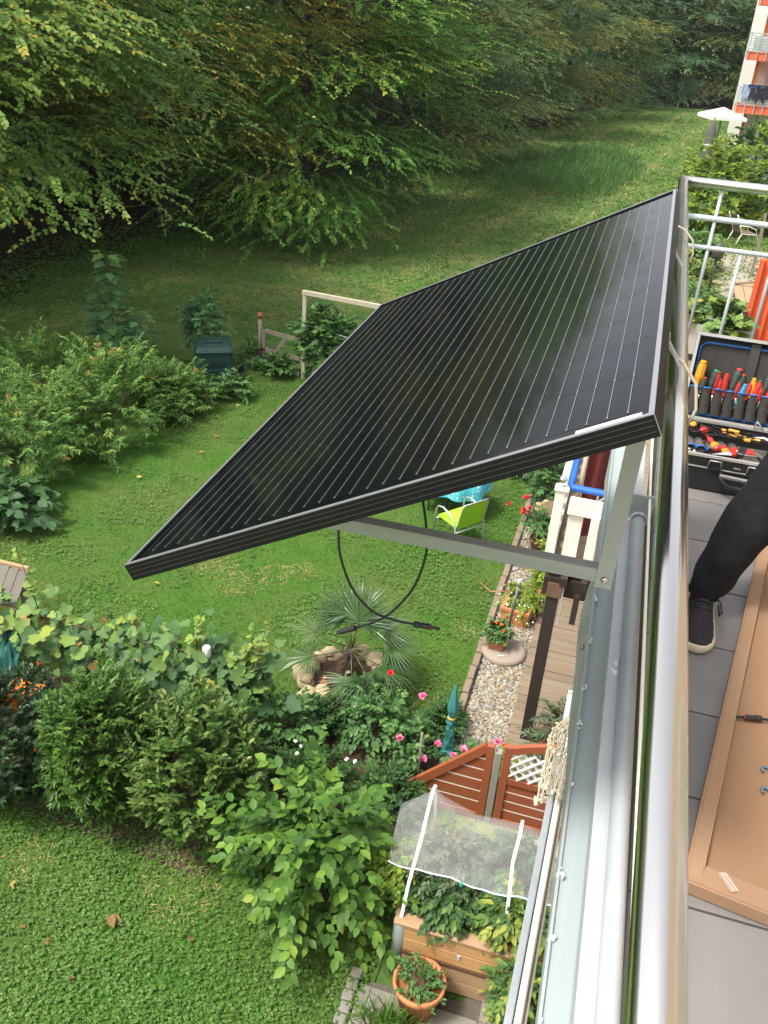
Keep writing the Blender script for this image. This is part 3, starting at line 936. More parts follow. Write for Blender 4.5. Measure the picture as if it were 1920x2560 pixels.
roses = [((-1.70, 7.10, .36), (.40, .30, .46), 'rose bush with a pink bloom in front of the palm bed', 101, [(-1.25, 6.95, 1.05), (-1.42, 6.8, .55), (-1.62, 7.0, 1.2)]),
         ((-1.32, 6.98, .30), (.24, .24, .40), 'rose bush with pink blooms beside the carved turquoise totem', 102, [(-1.02, 6.85, .56), (-1.13, 6.75, .40), (-1.3, 6.68, .28)]),
         ((-.70, 6.80, .28), (.18, .16, .36), 'rose bush with pink blooms behind the red fence', 103, [(-.75, 6.85, .58), (-.42, 6.88, .76), (-.84, 6.8, .50)]),
         ((-2.62, 6.72, .36), (.36, .30, .44), 'leafy rose bush next to the right end of the grapevine', 104, [(-2.0, 7.1, .55)])]
for c, r, lab, sd, fl in roses:
    t = shrub('rose_bush', lab, c, r, 85, 8, .070, OVAL, .7, L_rose, group='rose bushes behind the red fence', npart=150, seed=sd, tl=.28, zmin=-.4, ang=60)
    for i, q in enumerate(fl):
        MB().tube([(c[0], c[1], .2), q], [.006, .004], 5).build('flower_stem', M_stem, t)
        flower('flower', None, q, .055 if not (sd == 101 and i == 2) else .05, M_red if sd == 101 and i == 2 else (M_white_f if sd == 104 else M_pink), t, seed=sd * 7 + i, n=22)
for i, (c, r, lab) in enumerate([((-2.2, 6.25, .22), (.55, .42, .34), 'dark low border plants with tiny white flowers'), ((-3.0, 6.2, .25), (.45, .45, .4), 'dark underplanting between vine and hedge'),
                                 ((-1.35, 6.35, .2), (.35, .3, .3), 'low green border plants left of the red fence panel'), ((-1.95, 7.6, .2), (.4, .22, .32), 'low leafy plants along the palm bed edge'),
                                 ((-1.1, 7.65, .12), (.22, .35, .2), 'low creeping plants beside the gravel edging'), ((-2.35, 7.2, .16), (.4, .25, .26), 'low green plants between palm bed and dark border plants')]):
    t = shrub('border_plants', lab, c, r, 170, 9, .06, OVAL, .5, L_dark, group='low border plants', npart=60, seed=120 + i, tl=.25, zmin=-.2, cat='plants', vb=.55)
    if i == 0:
        for k in range(5): flower('flower', None, (c[0] + random.Random(k).uniform(-.3, .5), c[1] + random.Random(k + 9).uniform(-.2, .3), .6), .03, M_white_f, t, seed=k)

# ================================================================== PALM BED
bx, by = BED
bed = thing('palm_bed', 'round bed ringed with rough limestone blocks around the fan palm', 'flower bed', (bx, by, 0))
MB().lathe((bx, by, 0), [(.50, 0), (.50, .10), (.30, .13), (.05, .15)], 24).build('soil', M_soil, bed)
g = np.random.default_rng(31)
for i in range(17):
    a = 2 * PI * i / 17 + g.normal(0, .05)
    r = .50 + g.normal(0, .025)
    s = g.uniform(.085, .125)
    tall = 1.0 if i % 4 else 1.5
    MB().blob((bx + r * math.cos(a), by + r * math.sin(a) * .92, .09 * tall), (s * 1.15, s * .95, s * 1.15 * tall), 300 + i, .24, 2).build('stone', M_stone, bed)
for i in range(9):
    a = 2 * PI * i / 9 + .2
    s = g.uniform(.06, .09)
    MB().blob((bx + .47 * math.cos(a), by + .44 * math.sin(a), .19), (s * 1.2, s, s * .8), 330 + i, .25, 2).build('stone', M_stone, bed)
MB().bar((bx + .03, by - .16, .1), (bx + .10, by - .22, .42), .05, .035).build('stake', M_wood_old, bed)
amph = MB().lathe((bx - .17, by - .24, .13), [(.02, 0), (.055, .03), (.06, .07), (.03, .11), (.022, .13), (.032, .15)], 14).build('clay_jug', M_terra, loc=(bx - .17, by - .24, .13))
tag(amph, 'small clay jug on the soil of the palm bed', 'jug')

L_palm = leafmat('palm_fronds', [(0, (.022, .056, .014)), (.5, (.052, .105, .030)), (.85, (.12, .17, .055)), (1, (.30, .28, .12))], .2, .38, .5)
palm = thing('fan_palm', 'fan palm with stiff grey green fronds in the stone ring', 'palm', (bx + .05, by, .1))
tr = MB()
tr.tube([(bx + .05, by, .1), (bx + .05, by, .35), (bx + .06, by, .58)], [.09, .10, .07], 10)
tr.build('trunk', M_bark, palm)
n = 700
a = g.uniform(0, 2 * PI, n); z = g.uniform(.15, .6, n)
P = np.c_[bx + .055 + .08 * np.cos(a), by + .08 * np.sin(a), z]
tag(leaf_mass('fibre', [(BLADE, P, np.c_[np.cos(a), np.sin(a), g.uniform(-.6, .8, n)], g.normal(0, 1, (n, 3)), g.uniform(.05, .12, n), .08, g.uniform(.2, .6, n))], mat('palm_fibre', (.10, .065, .035), .9), palm), kind='stuff')
cen = np.array([bx + .055, by, .58])
FR = [(200, -10, .62, .5), (178, 18, .62, .45), (150, 42, .55, .45), (112, 62, .60, .55), (88, 48, .55, .55), (60, 58, .50, .55), (40, 25, .62, .5), (20, 8, .60, .55), (-10, -8, .55, .62), (-38, -18, .50, .62), (-68, -30, .46, .60), (128, 52, .50, .5), (75, 70, .50, .5)]
for i, (az, el, pl, fs) in enumerate(FR):
    az, el = R_(az), R_(el)
    d = np.array([math.cos(az) * math.cos(el), math.sin(az) * math.cos(el), math.sin(el)])
    fs, pl = fs * .86, pl * .9
    hub = cen + d * pl * .85 + np.array([0, 0, -.04])
    side = nrm(np.cross(d, [0, 0, 1.0]))
    up = np.cross(side, d)
    m = 34
    th = np.linspace(-2.0, 2.0, m)
    D = np.cos(th)[:, None] * d + np.sin(th)[:, None] * side + up * .10
    D[:, 2] -= .12
    L = fs * (1 - .28 * (np.abs(th) / 2.0) ** 2) * g.uniform(.9, 1.05, m)
    fr = leaf_mass('frond', [(BLADE2, np.tile(hub, (m, 1)), D, np.tile(up, (m, 1)) + g.normal(0, .25, (m, 3)), L, .055, np.clip(.45 + .12 * math.sin(i * 2.1) + g.normal(0, .1, m) + (i in (0, 1)) * .15, 0, 1))], L_palm, palm)
    MB().tube([cen, hub], [.010, .006], 5).build('stalk', M_stem, fr)

# ================================================================== GRAVEL STRIP, EDGING, DECK, PAVING
sheet('gravel_bed', [(-.93, 6.75), (-.36, 6.75), (-.36, 14.2), (-.95, 14.2)], .014, mat('gravel_base', (.22, .18, .13), .9, nz=(40, .2), col2=(.40, .35, .27)))
peb_m = [mat('pebble_' + k, c, .7, nz=(6, .3)) for k, c in (('cream', (.34, .285, .20)), ('grey', (.17, .17, .165)), ('tan', (.27, .195, .105)), ('white', (.40, .37, .31)))]
g = np.random.default_rng(41)
gravel = tag(thing('gravel', 'band of round cream and grey pebbles between lawn edging and deck', 'gravel', (-.65, 10, .014)), kind=None)
ico = MB().blob((0, 0, 0), 1, 5, .18, 1).mesh('pebble')
variants = []
for m in peb_m:
    c = ico.copy(); c.name = 'pebble'; c.materials.append(m); variants.append(c)
np_pts = np.c_[g.uniform(-.92, -.38, 300), 6.8 + g.uniform(0, 1, 300) ** 1.2 * 1.9]
for x, y in np_pts:
    o = bpy.data.objects.new('pebble', variants[int(g.choice(4, p=[.4, .2, .2, .2]))])
    s = g.uniform(.016, .030)
    COL.objects.link(o); o.parent = gravel
    o.location = (x + .65, y - 10, .008)
    o.scale = (s * 1.25, s, s * .7); o.rotation_euler = (g.uniform(-.3, .3), g.uniform(-.3, .3), g.uniform(0, 6))
bv = np.array([v.co[:] for v in ico.vertices]); bf = np.array([p.vertices[:] for p in ico.polygons])
for q, m in enumerate(peb_m):
    n = (2600, 1300, 1300, 1300)[q]
    pts = np.c_[g.uniform(-.925, -.37, n), g.uniform(6.8, 14.1, n), g.uniform(.004, .016, n)]
    s = g.uniform(.012, .027, n)[:, None, None]
    an = g.uniform(0, 6.28, n)
    ca, sa = np.cos(an)[:, None], np.sin(an)[:, None]
    B = bv * np.array([1.25, 1, .7])
    X = B[None, :, 0] * ca - B[None, :, 1] * sa; Y = B[None, :, 0] * sa + B[None, :, 1] * ca
    V = np.stack([X, Y, np.broadcast_to(B[None, :, 2], X.shape)], -1) * s + pts[:, None, :] + np.array([0, 0, .014])
    F = bf[None] + (np.arange(n) * len(bv))[:, None, None]
    me = np_mesh('pebbles', V.reshape(-1, 3), F.reshape(-1, 3))
    me.polygons.foreach_set('use_smooth', np.ones(len(me.polygons), bool))
    tag(link_mesh('pebble_mass', me, m, gravel), kind='stuff')

edg = thing('lawn_edging', 'row of brownish edging stones with a dark strip between lawn and pebbles', 'edging', (-.97, 10, 0))
M_edge = mat('edging_stone', (.16, .115, .08), .9, nz=(9, .3), col2=(.24, .18, .125), bump=(30, .4))
for k in range(26):
    y = 6.85 + k * .27
    MB().box((-.985 + g.normal(0, .004), y, .02), (.085, .25, .07 + g.uniform(-.01, .01)), Euler((0, 0, g.normal(0, .02))), bev=.008).build('edging_stone', M_edge, edg)
MB().box((-.932, 10.3, .03), (.012, 7.1, .07)).build('edge_strip', M_black, edg)

M_deck = [mat('deck_board_%s' % k, c, .8, nz=(5, .15), col2=c2, bump=(30, .3), stretch=(.12, 1.6, 1), det=6) for k, c, c2 in
          (('tan', (.24, .18, .12), (.14, .10, .065)), ('grey', (.235, .185, .130), (.15, .115, .08)), ('brown', (.205, .15, .10), (.12, .085, .055)))]
deck = thing('garden_deck', 'weathered wooden deck of crosswise boards under the neighbouring terrace', 'deck', (.6, 9, 0))
bd = {}
for k in range(30):
    y = 6.95 + k * .138
    m = M_deck[int(g.choice(3, p=[.5, .3, .2]))] if k > 4 else M_deck[1]
    x0 = -.385 + g.normal(0, .004)
    MB().box(((x0 + 1.75) / 2, y, .045 + g.normal(0, .002)), (1.75 - x0, .130, .028), Euler((0, 0, g.normal(0, .002))), bev=.004).build('board', m, deck)
for x in (-.36, .6, 1.5): MB().box((x + .02, 9, .017), (.05, 4.1, .026)).build('joist', M_deck[2], deck)

M_pave = mat('paving_slabs', (.155, .14, .12), .85, nz=(9, .2), col2=(.22, .20, .17), bump=(80, .2))
sheet('terrace_paving', [(-1.05, -2), (2.2, -2), (2.2, 6.5), (.28, 6.5), (-.2, 4.58), (-1.0, 4.5)], .008, mat('sand_joint', (.12, .10, .08), .95, nz=(30, .3)))
pv = thing('terrace_slabs', 'grey concrete paving slabs below the awning and around the raised bed', 'paving')
for i in range(7):
    for j in range(17):
        x, y = -.80 + i * .5, -1.8 + j * .5
        if (x < .1 and y > 4.3): continue
        MB().box((x, y, .022), (.492, .492, .03), bev=.003).build('slab', M_pave, pv)
kb = MB()
kerb = thing('stone_kerb', 'row of small grey granite setts between lawn and paving', 'kerb', (-1.1, 3.5, 0))
for k in range(26):
    MB().box((-1.10 + g.normal(0, .006) - (k / 26) * .02, 1.9 + k * .105, .02), (.10, .095, .06), Euler((0, 0, g.normal(0, .06))), bev=.012).build('sett', M_pave, kerb)

# ---- parasol stand
base = thing('parasol_base', 'round washed concrete parasol base with a bare metal pole', 'parasol base', (-.69, 9.27, 0))
M_conc = mat('washed_concrete', (.36, .29, .225), .9, nz=(90, .25), col2=(.22, .175, .135), bump=(120, .5))
MB().lathe((-.69, 9.27, .02), [(.27, 0), (.285, .03), (.28, .07), (.24, .09), (.04, .095)], 36).build('base', M_conc, base)
MB().tube([(-.685, 9.27, .1), (-.672, 9.27, .45)], .024, 12).build('sleeve', mat('grey_paint', (.30, .31, .28), .5), base)
MB().tube([(-.672, 9.27, .44), (-.64, 9.29, 1.12)], .017, 12).build('pole', mat('dull_metal', (.20, .20, .19), .5, .6), base)
MB().tube([(-.64, 9.29, 1.08), (-.637, 9.29, 1.17)], .024, 12).build('socket', M_galv, base)
MB().box((-.70, 9.09, .118), (.085, .03, .012), Euler((0, 0, .3))).build('lock_plate', M_galv, base)

# ---- pots
def pot_round(name, label, p, r, h, m, soil=True, group=None):
    p = Vector(p)
    t = thing(name, label, 'flower pot', p, group)
    MB().lathe(p, [(r * .68, 0), (r * .93, h * .82), (r * 1.04, h * .83), (r * 1.06, h), (r * .94, h), (r * .90, h * .8), (.02, h * .78)], 28).build('pot', m, t)
    return t


def pot_box(name, label, c, d, m, rz=0.0):
    c = Vector(c)
    t = thing(name, label, 'flower pot', c)
    Rz = Matrix.Rotation(rz, 3, 'Z')
    mb = MB()
    w, dd, h = d
    q = lambda x, y, z: c + Rz @ Vector((x, y, z))
    for s in (-1, 1):
        mb.box(q(0, s * (dd / 2 - .012), h / 2), (w, .022, h), Rz)
        mb.box(q(s * (w / 2 - .012), 0, h / 2), (.022, dd - .05, h), Rz)
    mb.box(q(0, 0, .015), (w - .05, dd - .05, .028), Rz)
    mb.build('pot', m, t)
    rim = MB()
    for s in (-1, 1):
        rim.box(q(0, s * (dd / 2 + .006), h - .022), (w + .034, .016, .044), Rz)
        rim.box(q(s * (w / 2 + .006), 0, h - .022), (.016, dd - .004, .044), Rz)
    rim.build('rim', m, t)
    MB().box(q(0, 0, h - .05), (w - .05, dd - .05, .03), Rz).build('soil', M_soil, t)
    return t


pot_box('planter_box', 'orange clay planter box with pale trailing plants beside the deck', (-.64, 10.22, .03), (.36, .62, .24), M_terra, -.12)
t = shrub('trailing_plant', 'yellowish trailing plant with white berries spilling from the clay planter box', (-.62, 10.25, .32), (.28, .36, .2), 90, 9, .06, OVAL, .5, L_lime, base=(-.62, 10.25, .25), npart=80, seed=141, tl=.25, zmin=-.2, cat='plant', droop=.8)
for k in range(46):
    x, y = -.64 + g.normal(0, .14), 10.02 + g.normal(0, .22)
    MB().blob((x, y, .30 - .22 * g.uniform(0, 1) * (y < 9.95)), .012, k, .05, 1).build('berry', M_white_f, t)
pot_box('planter_box', 'small clay planter box with orange flowers standing on the concrete base', (-.80, 9.26, .115), (.20, .13, .13), M_terra, .1)
t = shrub('flowering_plant', 'bushy plant with orange flowers in the small box on the concrete base', (-.80, 9.28, .33), (.15, .13, .15), 60, 9, .06, OVAL, .7, L_rose, base=(-.80, 9.28, .23), npart=80, seed=142, tl=.14, zmin=-.3, cat='plant')
for k, q in enumerate([(-.86, 9.2, .36), (-.74, 9.2, .36), (-.72, 9.2, .42), (-.83, 9.26, .48), (-.88, 9.24, .30), (-.76, 9.24, .47), (-.90, 9.3, .42)]): flower('flower', None, q, .036, M_orange_f, t, seed=k)
M_terra_dk = mat('brown_clay', (.20, .085, .045), .6, nz=(8, .3))
pot_round('round_pot', 'brown clay pot with red flowers on the pebbles', (-.62, 11.95, .02), .155, .24, M_terra_dk)
t = shrub('flowering_plant', 'leafy plant with dark red flowers in the brown clay pot', (-.70, 11.98, .50), (.22, .2, .22), 80, 10, .07, LANCE, .35, L_rose, base=(-.62, 11.95, .22), npart=80, seed=143, tl=.25, zmin=-.4, cat='plant')
for k in range(8): flower('flower', None, (-.92 + g.normal(0, .08), 12.0 + g.normal(0, .1), .70 + g.normal(0, .05)), .055, M_red, t, seed=k)
pot_round('bowl_planter', 'wide black bowl of soil rimmed with stones beside the white terrace', (-.55, 12.75, .02), .30, .34, M_black)
st = thing('bowl_stones', 'heap of soil edged with yellowish stones inside the black bowl', 'stones', (-.55, 12.75, .29))
MB().lathe((-.55, 12.75, .28), [(.25, 0), (.2, .10), (.1, .18), (.02, .2)], 18).build('soil', mat('pale_soil', (.17, .11, .065), .95, nz=(9, .3), bump=(30, .8)), st)
for k in range(9):
    a = k * 2 * PI / 9
    MB().blob((-.55 + .235 * math.cos(a), 12.75 + .235 * math.sin(a), .345), (.07, .06, .045), k, .2, 2).build('stone', mat('yellow_stone', (.42, .30, .15), .8, nz=(9, .3)) if k == 0 else bpy.data.materials['yellow_stone'], st)
for i, (x, y, r, lab) in enumerate([(-.6, 13.7, .42, 'green bushes behind the black bowl planter'), (-1.0, 14.6, .45, 'pale green plants at the far end of the pebble strip'), (-.3, 14.9, .55, 'green bush beside the white terrace wall')]):
    shrub('bush', lab, (x, y, .35), (r, r, .5), 110, 10, .10, OVAL, .5, (L_rose, L_grey, L_rose)[i], npart=60, seed=150 + i, tl=.3, group='bushes at the end of the pebble strip')
shrub('climbing_plant', 'yellow leaved climber beside the deck edge', (-.42, 11.0, .45), (.16, .45, .5), 70, 8, .09, OVAL, .6, L_lime, npart=80, seed=155, tl=.25, zmin=-.8, cat='plant')
hose = MB().tube([(-1.28, 10.75, .03), (-1.1, 10.55, .05), (-.9, 10.6, .08), (-.7, 10.65, .06), (-.55, 10.9, .08), (-.5, 11.2, .1), (-.7, 11.35, .08), (-1.0, 11.4, .06), (-1.2, 11.45, .03)], .012, 6)
tag(hose.build('garden_hose', mat('copper_hose', (.30, .12, .07), .5), loc=(-.9, 11, .03)), 'thin brownish red hose curling from the lawn onto the pebbles', 'hose')
t = shrub('oleander', 'thin grey green plant with orange blooms between black post and awning', (.14, 7.35, .55), (.28, .26, .55), 100, 10, .085, LANCE, .28, L_grey, npart=150, seed=156, tl=.3, zmin=-.7, cat='plant')
for k, q in enumerate([(.02, 7.2, .62), (-.02, 7.15, .52), (.12, 7.15, .50), (.16, 7.2, .40), (.05, 7.12, .30)]): flower('flower', None, q, .04, M_orange_f, t, seed=k)
t = shrub('flowering_plant', 'low yellow green plant with orange flowers behind the red fence post', (-.30, 7.0, .35), (.16, .16, .25), 70, 8, .05, LANCE, .3, L_lime, npart=60, seed=157, tl=.18, zmin=-.3, cat='plant')
for k, q in enumerate([(-.36, 6.95, .68), (-.26, 6.95, .62), (-.40, 6.95, .56), (-.30, 6.9, .5)]): flower('flower', None, q, .03, M_orange_f, t, seed=k)
shrub('lavender', 'grey green lavender clump on the pebbles by the roses', (-.68, 7.25, .12), (.16, .16, .2), 80, 8, .05, LANCE, .2, L_grey, npart=60, seed=158, tl=.18, zmin=-.1, cat='plant')

# ---- carved totem
M_turq = mat('turquoise_paint', (.035, .24, .235), .5, nz=(14, .2), col2=(.05, .15, .13), bump=(20, .3))
tot = thing('carved_totem', 'turquoise carved wooden totem with spear tip and star foot among the roses', 'sculpture', (-.97, 7.28, 0))
tc = Vector((-.97, 7.28, 0))
MB().tube([tc, tc + Vector((0, 0, .12))], .03, 8).build('foot_stake', M_wood_old, tot)
star = []
for k in range(10):
    a = k * PI / 5 + .3
    star.append(tc + Vector((math.cos(a) * (.13 if k % 2 == 0 else .06), math.sin(a) * (.13 if k % 2 == 0 else .06), .07)))
MB().prism(star, (0, 0, 0), (0, 0, .05)).build('star', M_turq, tot)
mb = MB()
zz = .12
for k, (w, h) in enumerate([(.075, .07), (.10, .05), (.07, .10), (.085, .09), (.06, .06), (.075, .08)]):
    mb.box(tc + Vector((g.normal(0, .006), 0, zz + h / 2)), (w, w, h - .002), Euler((g.normal(0, .06), g.normal(0, .06), k * .55)), taper=.8 if k % 2 else 1.0)
    zz += h
mb.build('carved_shaft', M_turq, tot)
MB().lathe(tc + Vector((0, 0, zz - .012)), [(.046, 0), (.050, .012), (.046, .024)], 12).build('band', mat('ochre_paint', (.45, .30, .05), .5), tot)
MB().lathe(tc + Vector((0, 0, zz + .012)), [(.040, 0), (.062, .10), (.060, .16), (.035, .30), (.018, .39), (.004, .46)], 6, smooth=False).build('spear_tip', M_turq, tot)
MB().tube([(-1.16, 6.75, 0), (-1.15, 6.74, .78)], .015, 6)
tag(MB().tube([(-1.16, 6.72, 0), (-1.17, 6.70, .80)], [.016, .013], 7).build('rose_stake', M_wood_old, loc=(-1.16, 6.72, 0)), 'grey wooden stake between the totem and the red fence', 'stake')

# ================================================================== RED FENCE
M_red_wood = mat('red_brown_glaze', (.28, .078, .032), .5, nz=(6, .2), col2=(.25, .07, .03), bump=(30, .15), stretch=(.2, 1, 1.5))
M_red_v = mat('red_brown_glaze_upright', (.28, .078, .032), .5, nz=(6, .2), col2=(.25, .07, .03), bump=(30, .15), stretch=(1, 1, .2))
M_white_w = mat('white_paint', (.78, .76, .70), .5, nz=(8, .3), col2=(.70, .68, .62))
fy = 6.55


def fence_board(root, x0, x1, z0, h, y=fy, ztop=None):
    """one horizontal board cut along the sloping top when ztop(x) is given"""
    z1 = z0 + h
    if ztop is None or ztop(x0) > z1:
        poly = [(x0, y, z0), (x1, y, z0), (x1, y, z1), (x0, y, z1)]
    else:
        xa = x0
        while xa < x1 and ztop(xa) < z0 + .01: xa += .005
        xb = xa
        while xb < x1 and ztop(xb) < z1: xb += .005
        if x1 - xa < .05: return
        poly = [(xa, y, z0), (x1, y, z0), (x1, y, z1), (min(xb, x1), y, z1), (xa, y, z0 + .012)]
    MB().prism(poly, (0, 0, 0), (0, .018, 0)).build('board', M_red_wood, root)
    if z0 > .12:
        xs = x0 if ztop is None else max(x0, min([x_ / 200 for x_ in range(int(x0 * 200), int(x1 * 200)) if ztop(x_ / 200) > z0 + .01] or [x1]))
        if x1 - xs > .04: MB().box(((xs + x1) / 2, y + .009, z0 - .010), (x1 - xs, .014, .0175)).build('gap_strip', M_white_w, root)  # white strip filling the gap under the board


f1 = thing('garden_fence', 'red brown fence panel sloping down to the left with white gaps between boards', 'fence', (-.9, fy, 0), 'red brown garden fences')
top = lambda x: 1.01 - (-.46 - x) * 1.06
MB().bar((-1.36, fy, .055), (-.485, fy, .985), .05, .085).build('top_rail', M_red_wood, f1)
MB().box((-.452, fy, .52), (.075, .052, 1.00), bev=.005).build('stile', M_red_v, f1)
MB().box((-.92, fy + .002, .045), (.86, .045, .08)).build('bottom_rail', M_red_wood, f1)
for k in range(6):
    fence_board(f1, -1.36, -.492, .095 + k * .147, .128, fy - .004, lambda x: top(x) - .05)
MB().prism([(-1.30, fy + .016, .09), (-.5, fy + .016, .09), (-.5, fy + .016, .90)], (0, 0, 0), (0, .006, 0)).build('backing', M_white_w, f1)
MB().box((-.378, fy + .01, .47), (.075, .075, .94), bev=.006)
pst = MB().box((-.372, fy + .012, .475), (.07, .07, .95), bev=.006).build('fence_post', mat('grey_wood', (.27, .25, .21), .85, nz=(8, .3), col2=(.18, .17, .14), stretch=(1, 1, .2)), loc=(-.372, fy, 0))
tag(pst, 'grey weathered post between the two red fence panels', 'post')
f2 = thing('garden_fence', 'red brown fence panel with arched top and white lattice inset', 'fence', (.4, fy, 0), 'red brown garden fences')
MB().box((-.285, fy, .53), (.075, .052, 1.06), bev=.005).build('stile', M_red_v, f2)
MB().box((1.12, fy, .53), (.075, .052, 1.06), bev=.005).build('stile', M_red_v, f2)
arc = [(-.25 + 1.335 * k / 10, 1.06 + .19 * math.sin(PI * k / 10)) for k in range(11)]
mb = MB()
for (xa, za), (xb, zb) in zip(arc, arc[1:]): mb.prism([(xa, fy - .026, za - .085), (xb, fy - .026, zb - .085), (xb, fy - .026, zb), (xa, fy - .026, za)], (0, 0, 0), (0, .052, 0))
mb.build('arched_rail', M_red_wood, f2)
MB().box((.4175, fy, .62), (1.325, .045, .07)).build('middle_rail', M_red_wood, f2)
MB().box((.4175, fy, .045), (1.325, .045, .08)).build('bottom_rail', M_red_wood, f2)
for k in range(4): fence_board(f2, -.246, 1.082, .095 + k * .126, .108, fy - .004)
MB().box((.4175, fy + .02, .33), (1.32, .006, .50)).build('backing', M_white_w, f2)
x = -.62
while x < 1.3:
    for sgn, dy in ((1, -.008), (-1, .004)):
        pts = []
        za, zb = .655, 1.02
        xa, xb = (x, x + .37) if sgn > 0 else (x + .37, x)
        # clip to the opening
        def cl(x_, z_, xo, zo):
            if x_ < -.245: k = (-.245 - x_) / (xo - x_); return (-.245, z_ + (zo - z_) * k)
            if x_ > 1.08: k = (1.08 - x_) / (xo - x_); return (1.08, z_ + (zo - z_) * k)
            return (x_, z_)
        if max(xa, xb) < -.20 or min(xa, xb) > 1.03: continue
        A_, B_ = cl(xa, za, xb, zb), cl(xb, zb, xa, za)
        MB().bar((A_[0], fy + dy, A_[1]), (B_[0], fy + dy, B_[1] + .0), .010, .030, up=(0, 1, 0)).build('lattice_strip', M_white_w, f2)
    x += .115
# (bar's width axis is y here, so the strips stand flat in the panel)

# ================================================================== RAISED BED WITH NET TUNNEL
M_larch = mat('larch_wood', (.52, .31, .13), .6, nz=(5, .1), col2=(.33, .165, .06), bump=(30, .2), stretch=(.12, 1.5, 2), det=6)
M_larch2 = mat('weathered_larch', (.42, .27, .155), .7, nz=(5, .1), col2=(.27, .165, .085), bump=(30, .25), stretch=(.12, 1.5, 2), det=6)
rb = thing('raised_bed', 'raised bed of larch planks with greyish green corner posts beside the big bush', 'raised bed', (-.2, 5.1, 0))
X0, X1, Y0, Y1 = -.84, .40, 4.64, 5.62
for k, (z0, h, m) in enumerate([(.02, .155, M_larch2), (.18, .155, M_larch2), (.38, .155, M_larch), (.54, .155, M_larch)]):
    MB().box(((X0 + X1) / 2, Y0, z0 + h / 2), (X1 - X0 - .10, .028, h - .004), bev=.004).build('plank', m, rb)
    MB().box(((X0 + X1) / 2, Y1, z0 + h / 2), (X1 - X0 - .10, .028, h - .004), bev=.004).build('plank', m, rb)
    MB().box((X0, (Y0 + Y1) / 2, z0 + h / 2), (.028, Y1 - Y0 - .10, h - .004), bev=.004).build('plank', m, rb)
    MB().box((X1, (Y0 + Y1) / 2, z0 + h / 2), (.028, Y1 - Y0 - .10, h - .004), bev=.004).build('plank', m, rb)
MB().box(((X0 + X1) / 2, Y0 - .006, .357), (X1 - X0 - .1, .03, .034)).build('rail', mat('dark_rail', (.10, .05, .025), .6), rb)
M_corner = mat('corner_metal', (.17, .20, .17), .5, .2)
for x, y in ((X0, Y0), (X1, Y0), (X0, Y1), (X1, Y1)):
    MB().tube([(x + (.03 if x < 0 else -.03), y + (.03 if y < 5 else -.03), 0), (x + (.03 if x < 0 else -.03), y + (.03 if y < 5 else -.03), .69)], .062, 10).build('corner_post', M_corner, rb)
cap = MB()
cap.box(((X0 + X1) / 2, Y0 + .03, .705), (X1 - X0 + .04, .12, .022), bev=.003)
cap.build('cap_board', M_larch2, rb)
MB().box(((X0 + X1) / 2, Y1 - .03, .705), (X1 - X0 + .04, .12, .022), bev=.003).build('cap_board', M_larch2, rb)
for x in (X0 + .03, X1 - .03): MB().box((x, (Y0 + Y1) / 2, .703), (.12, Y1 - Y0 - .18, .022), bev=.003).build('cap_board', M_larch2, rb)
MB().box(((X0 + X1) / 2, (Y0 + Y1) / 2, .58), (X1 - X0 - .1, Y1 - Y0 - .1, .04)).build('soil', M_soil, rb)
MB().box((-.30, Y0 - .018, .50), (.025, .012, .055), bev=.003).build('keyhole_plate', M_galv, rb)
tun = thing('net_tunnel', 'white insect net draped over two white hoops above the raised bed', 'net cover', (-.4, 5.1, .72))
M_hoop = mat('white_hoop', (.74, .73, .68), .4)
pk = (-.765, 5.17, 1.66), (-.02, 5.17, 1.53)
hoops = []
for (x, y, z), xf in zip(pk, (-.815, -.005)):
    pts = [(xf, Y0 + .03, .715), (xf + .01, 4.78, 1.00), (x - .01, 4.97, 1.36), (x, y - .04, z - .04), (x, y + .02, z), (x, y + .14, z - .06), (x, 5.42, 1.30), (x, Y1 - .03, .72)]
    mb = MB()
    for a, b in zip(pts, pts[1:]): mb.bar(a, b, .026, .008, up=(0, -.5, .8))
    mb.build('hoop', M_hoop, tun)
m, nt, n, l, p = _nt('insect_net')
p.inputs['Base Color'].default_value = (.75, .75, .74, 1); p.inputs['Roughness'].default_value = .6
tcn = n.new('ShaderNodeTexCoord'); tn = n.new('ShaderNodeTexNoise'); tn.inputs['Scale'].default_value = 5
l.new(tcn.outputs['Object'], tn.inputs['Vector'])
mr = n.new('ShaderNodeMapRange'); mr.inputs['To Min'].default_value = .09; mr.inputs['To Max'].default_value = .22
l.new(tn.outputs['Fac'], mr.inputs[0]); l.new(mr.outputs[0], p.inputs['Alpha'])
M_net = m
g = np.random.default_rng(77)
NX, NY = 18, 16
vs, fs = [], []
for i in range(NX + 1):
    u = i / NX
    x = -1.02 + u * 1.62
    zt = np.interp(x, [-1.06, -.765, -.40, -.02, .3, .6], [1.30, 1.668, 1.50, 1.540, 1.45, 1.38])
    for j in range(NY + 1):
        q = j / NY
        yy = np.interp(q, [0, .5, .6, 1], [4.855 - .04 * math.sin(u * 3), 5.12, 5.24, 5.72])
        sag = .02 * math.sin(PI * min(1, max(0, (x + .765) / .75))) if -.765 < x < 0 else 0
        zf = np.interp(x, [-1.05, -.8, .0, .6], [1.02, 1.13, 1.16, 1.16])
        zz = np.interp(q, [0, .5, .6, 1], [zf, zt, zt - .01, .85])
        wr = .012 * math.sin(9 * x + 6 * q * 3) + .006 * math.sin(23 * x + 11 * q)
        if x < -.80: yy += (.80 + x) * -.25 * (1 - q)
        vs.append((x, yy + wr * .5, zz - sag * math.sin(PI * q) + wr * (1 if abs(q - .55) > .2 else .3)))
for i in range(NX):
    for j in range(NY):
        a = i * (NY + 1) + j
        fs.append((a, a + NY + 1, a + NY + 2, a + 1))
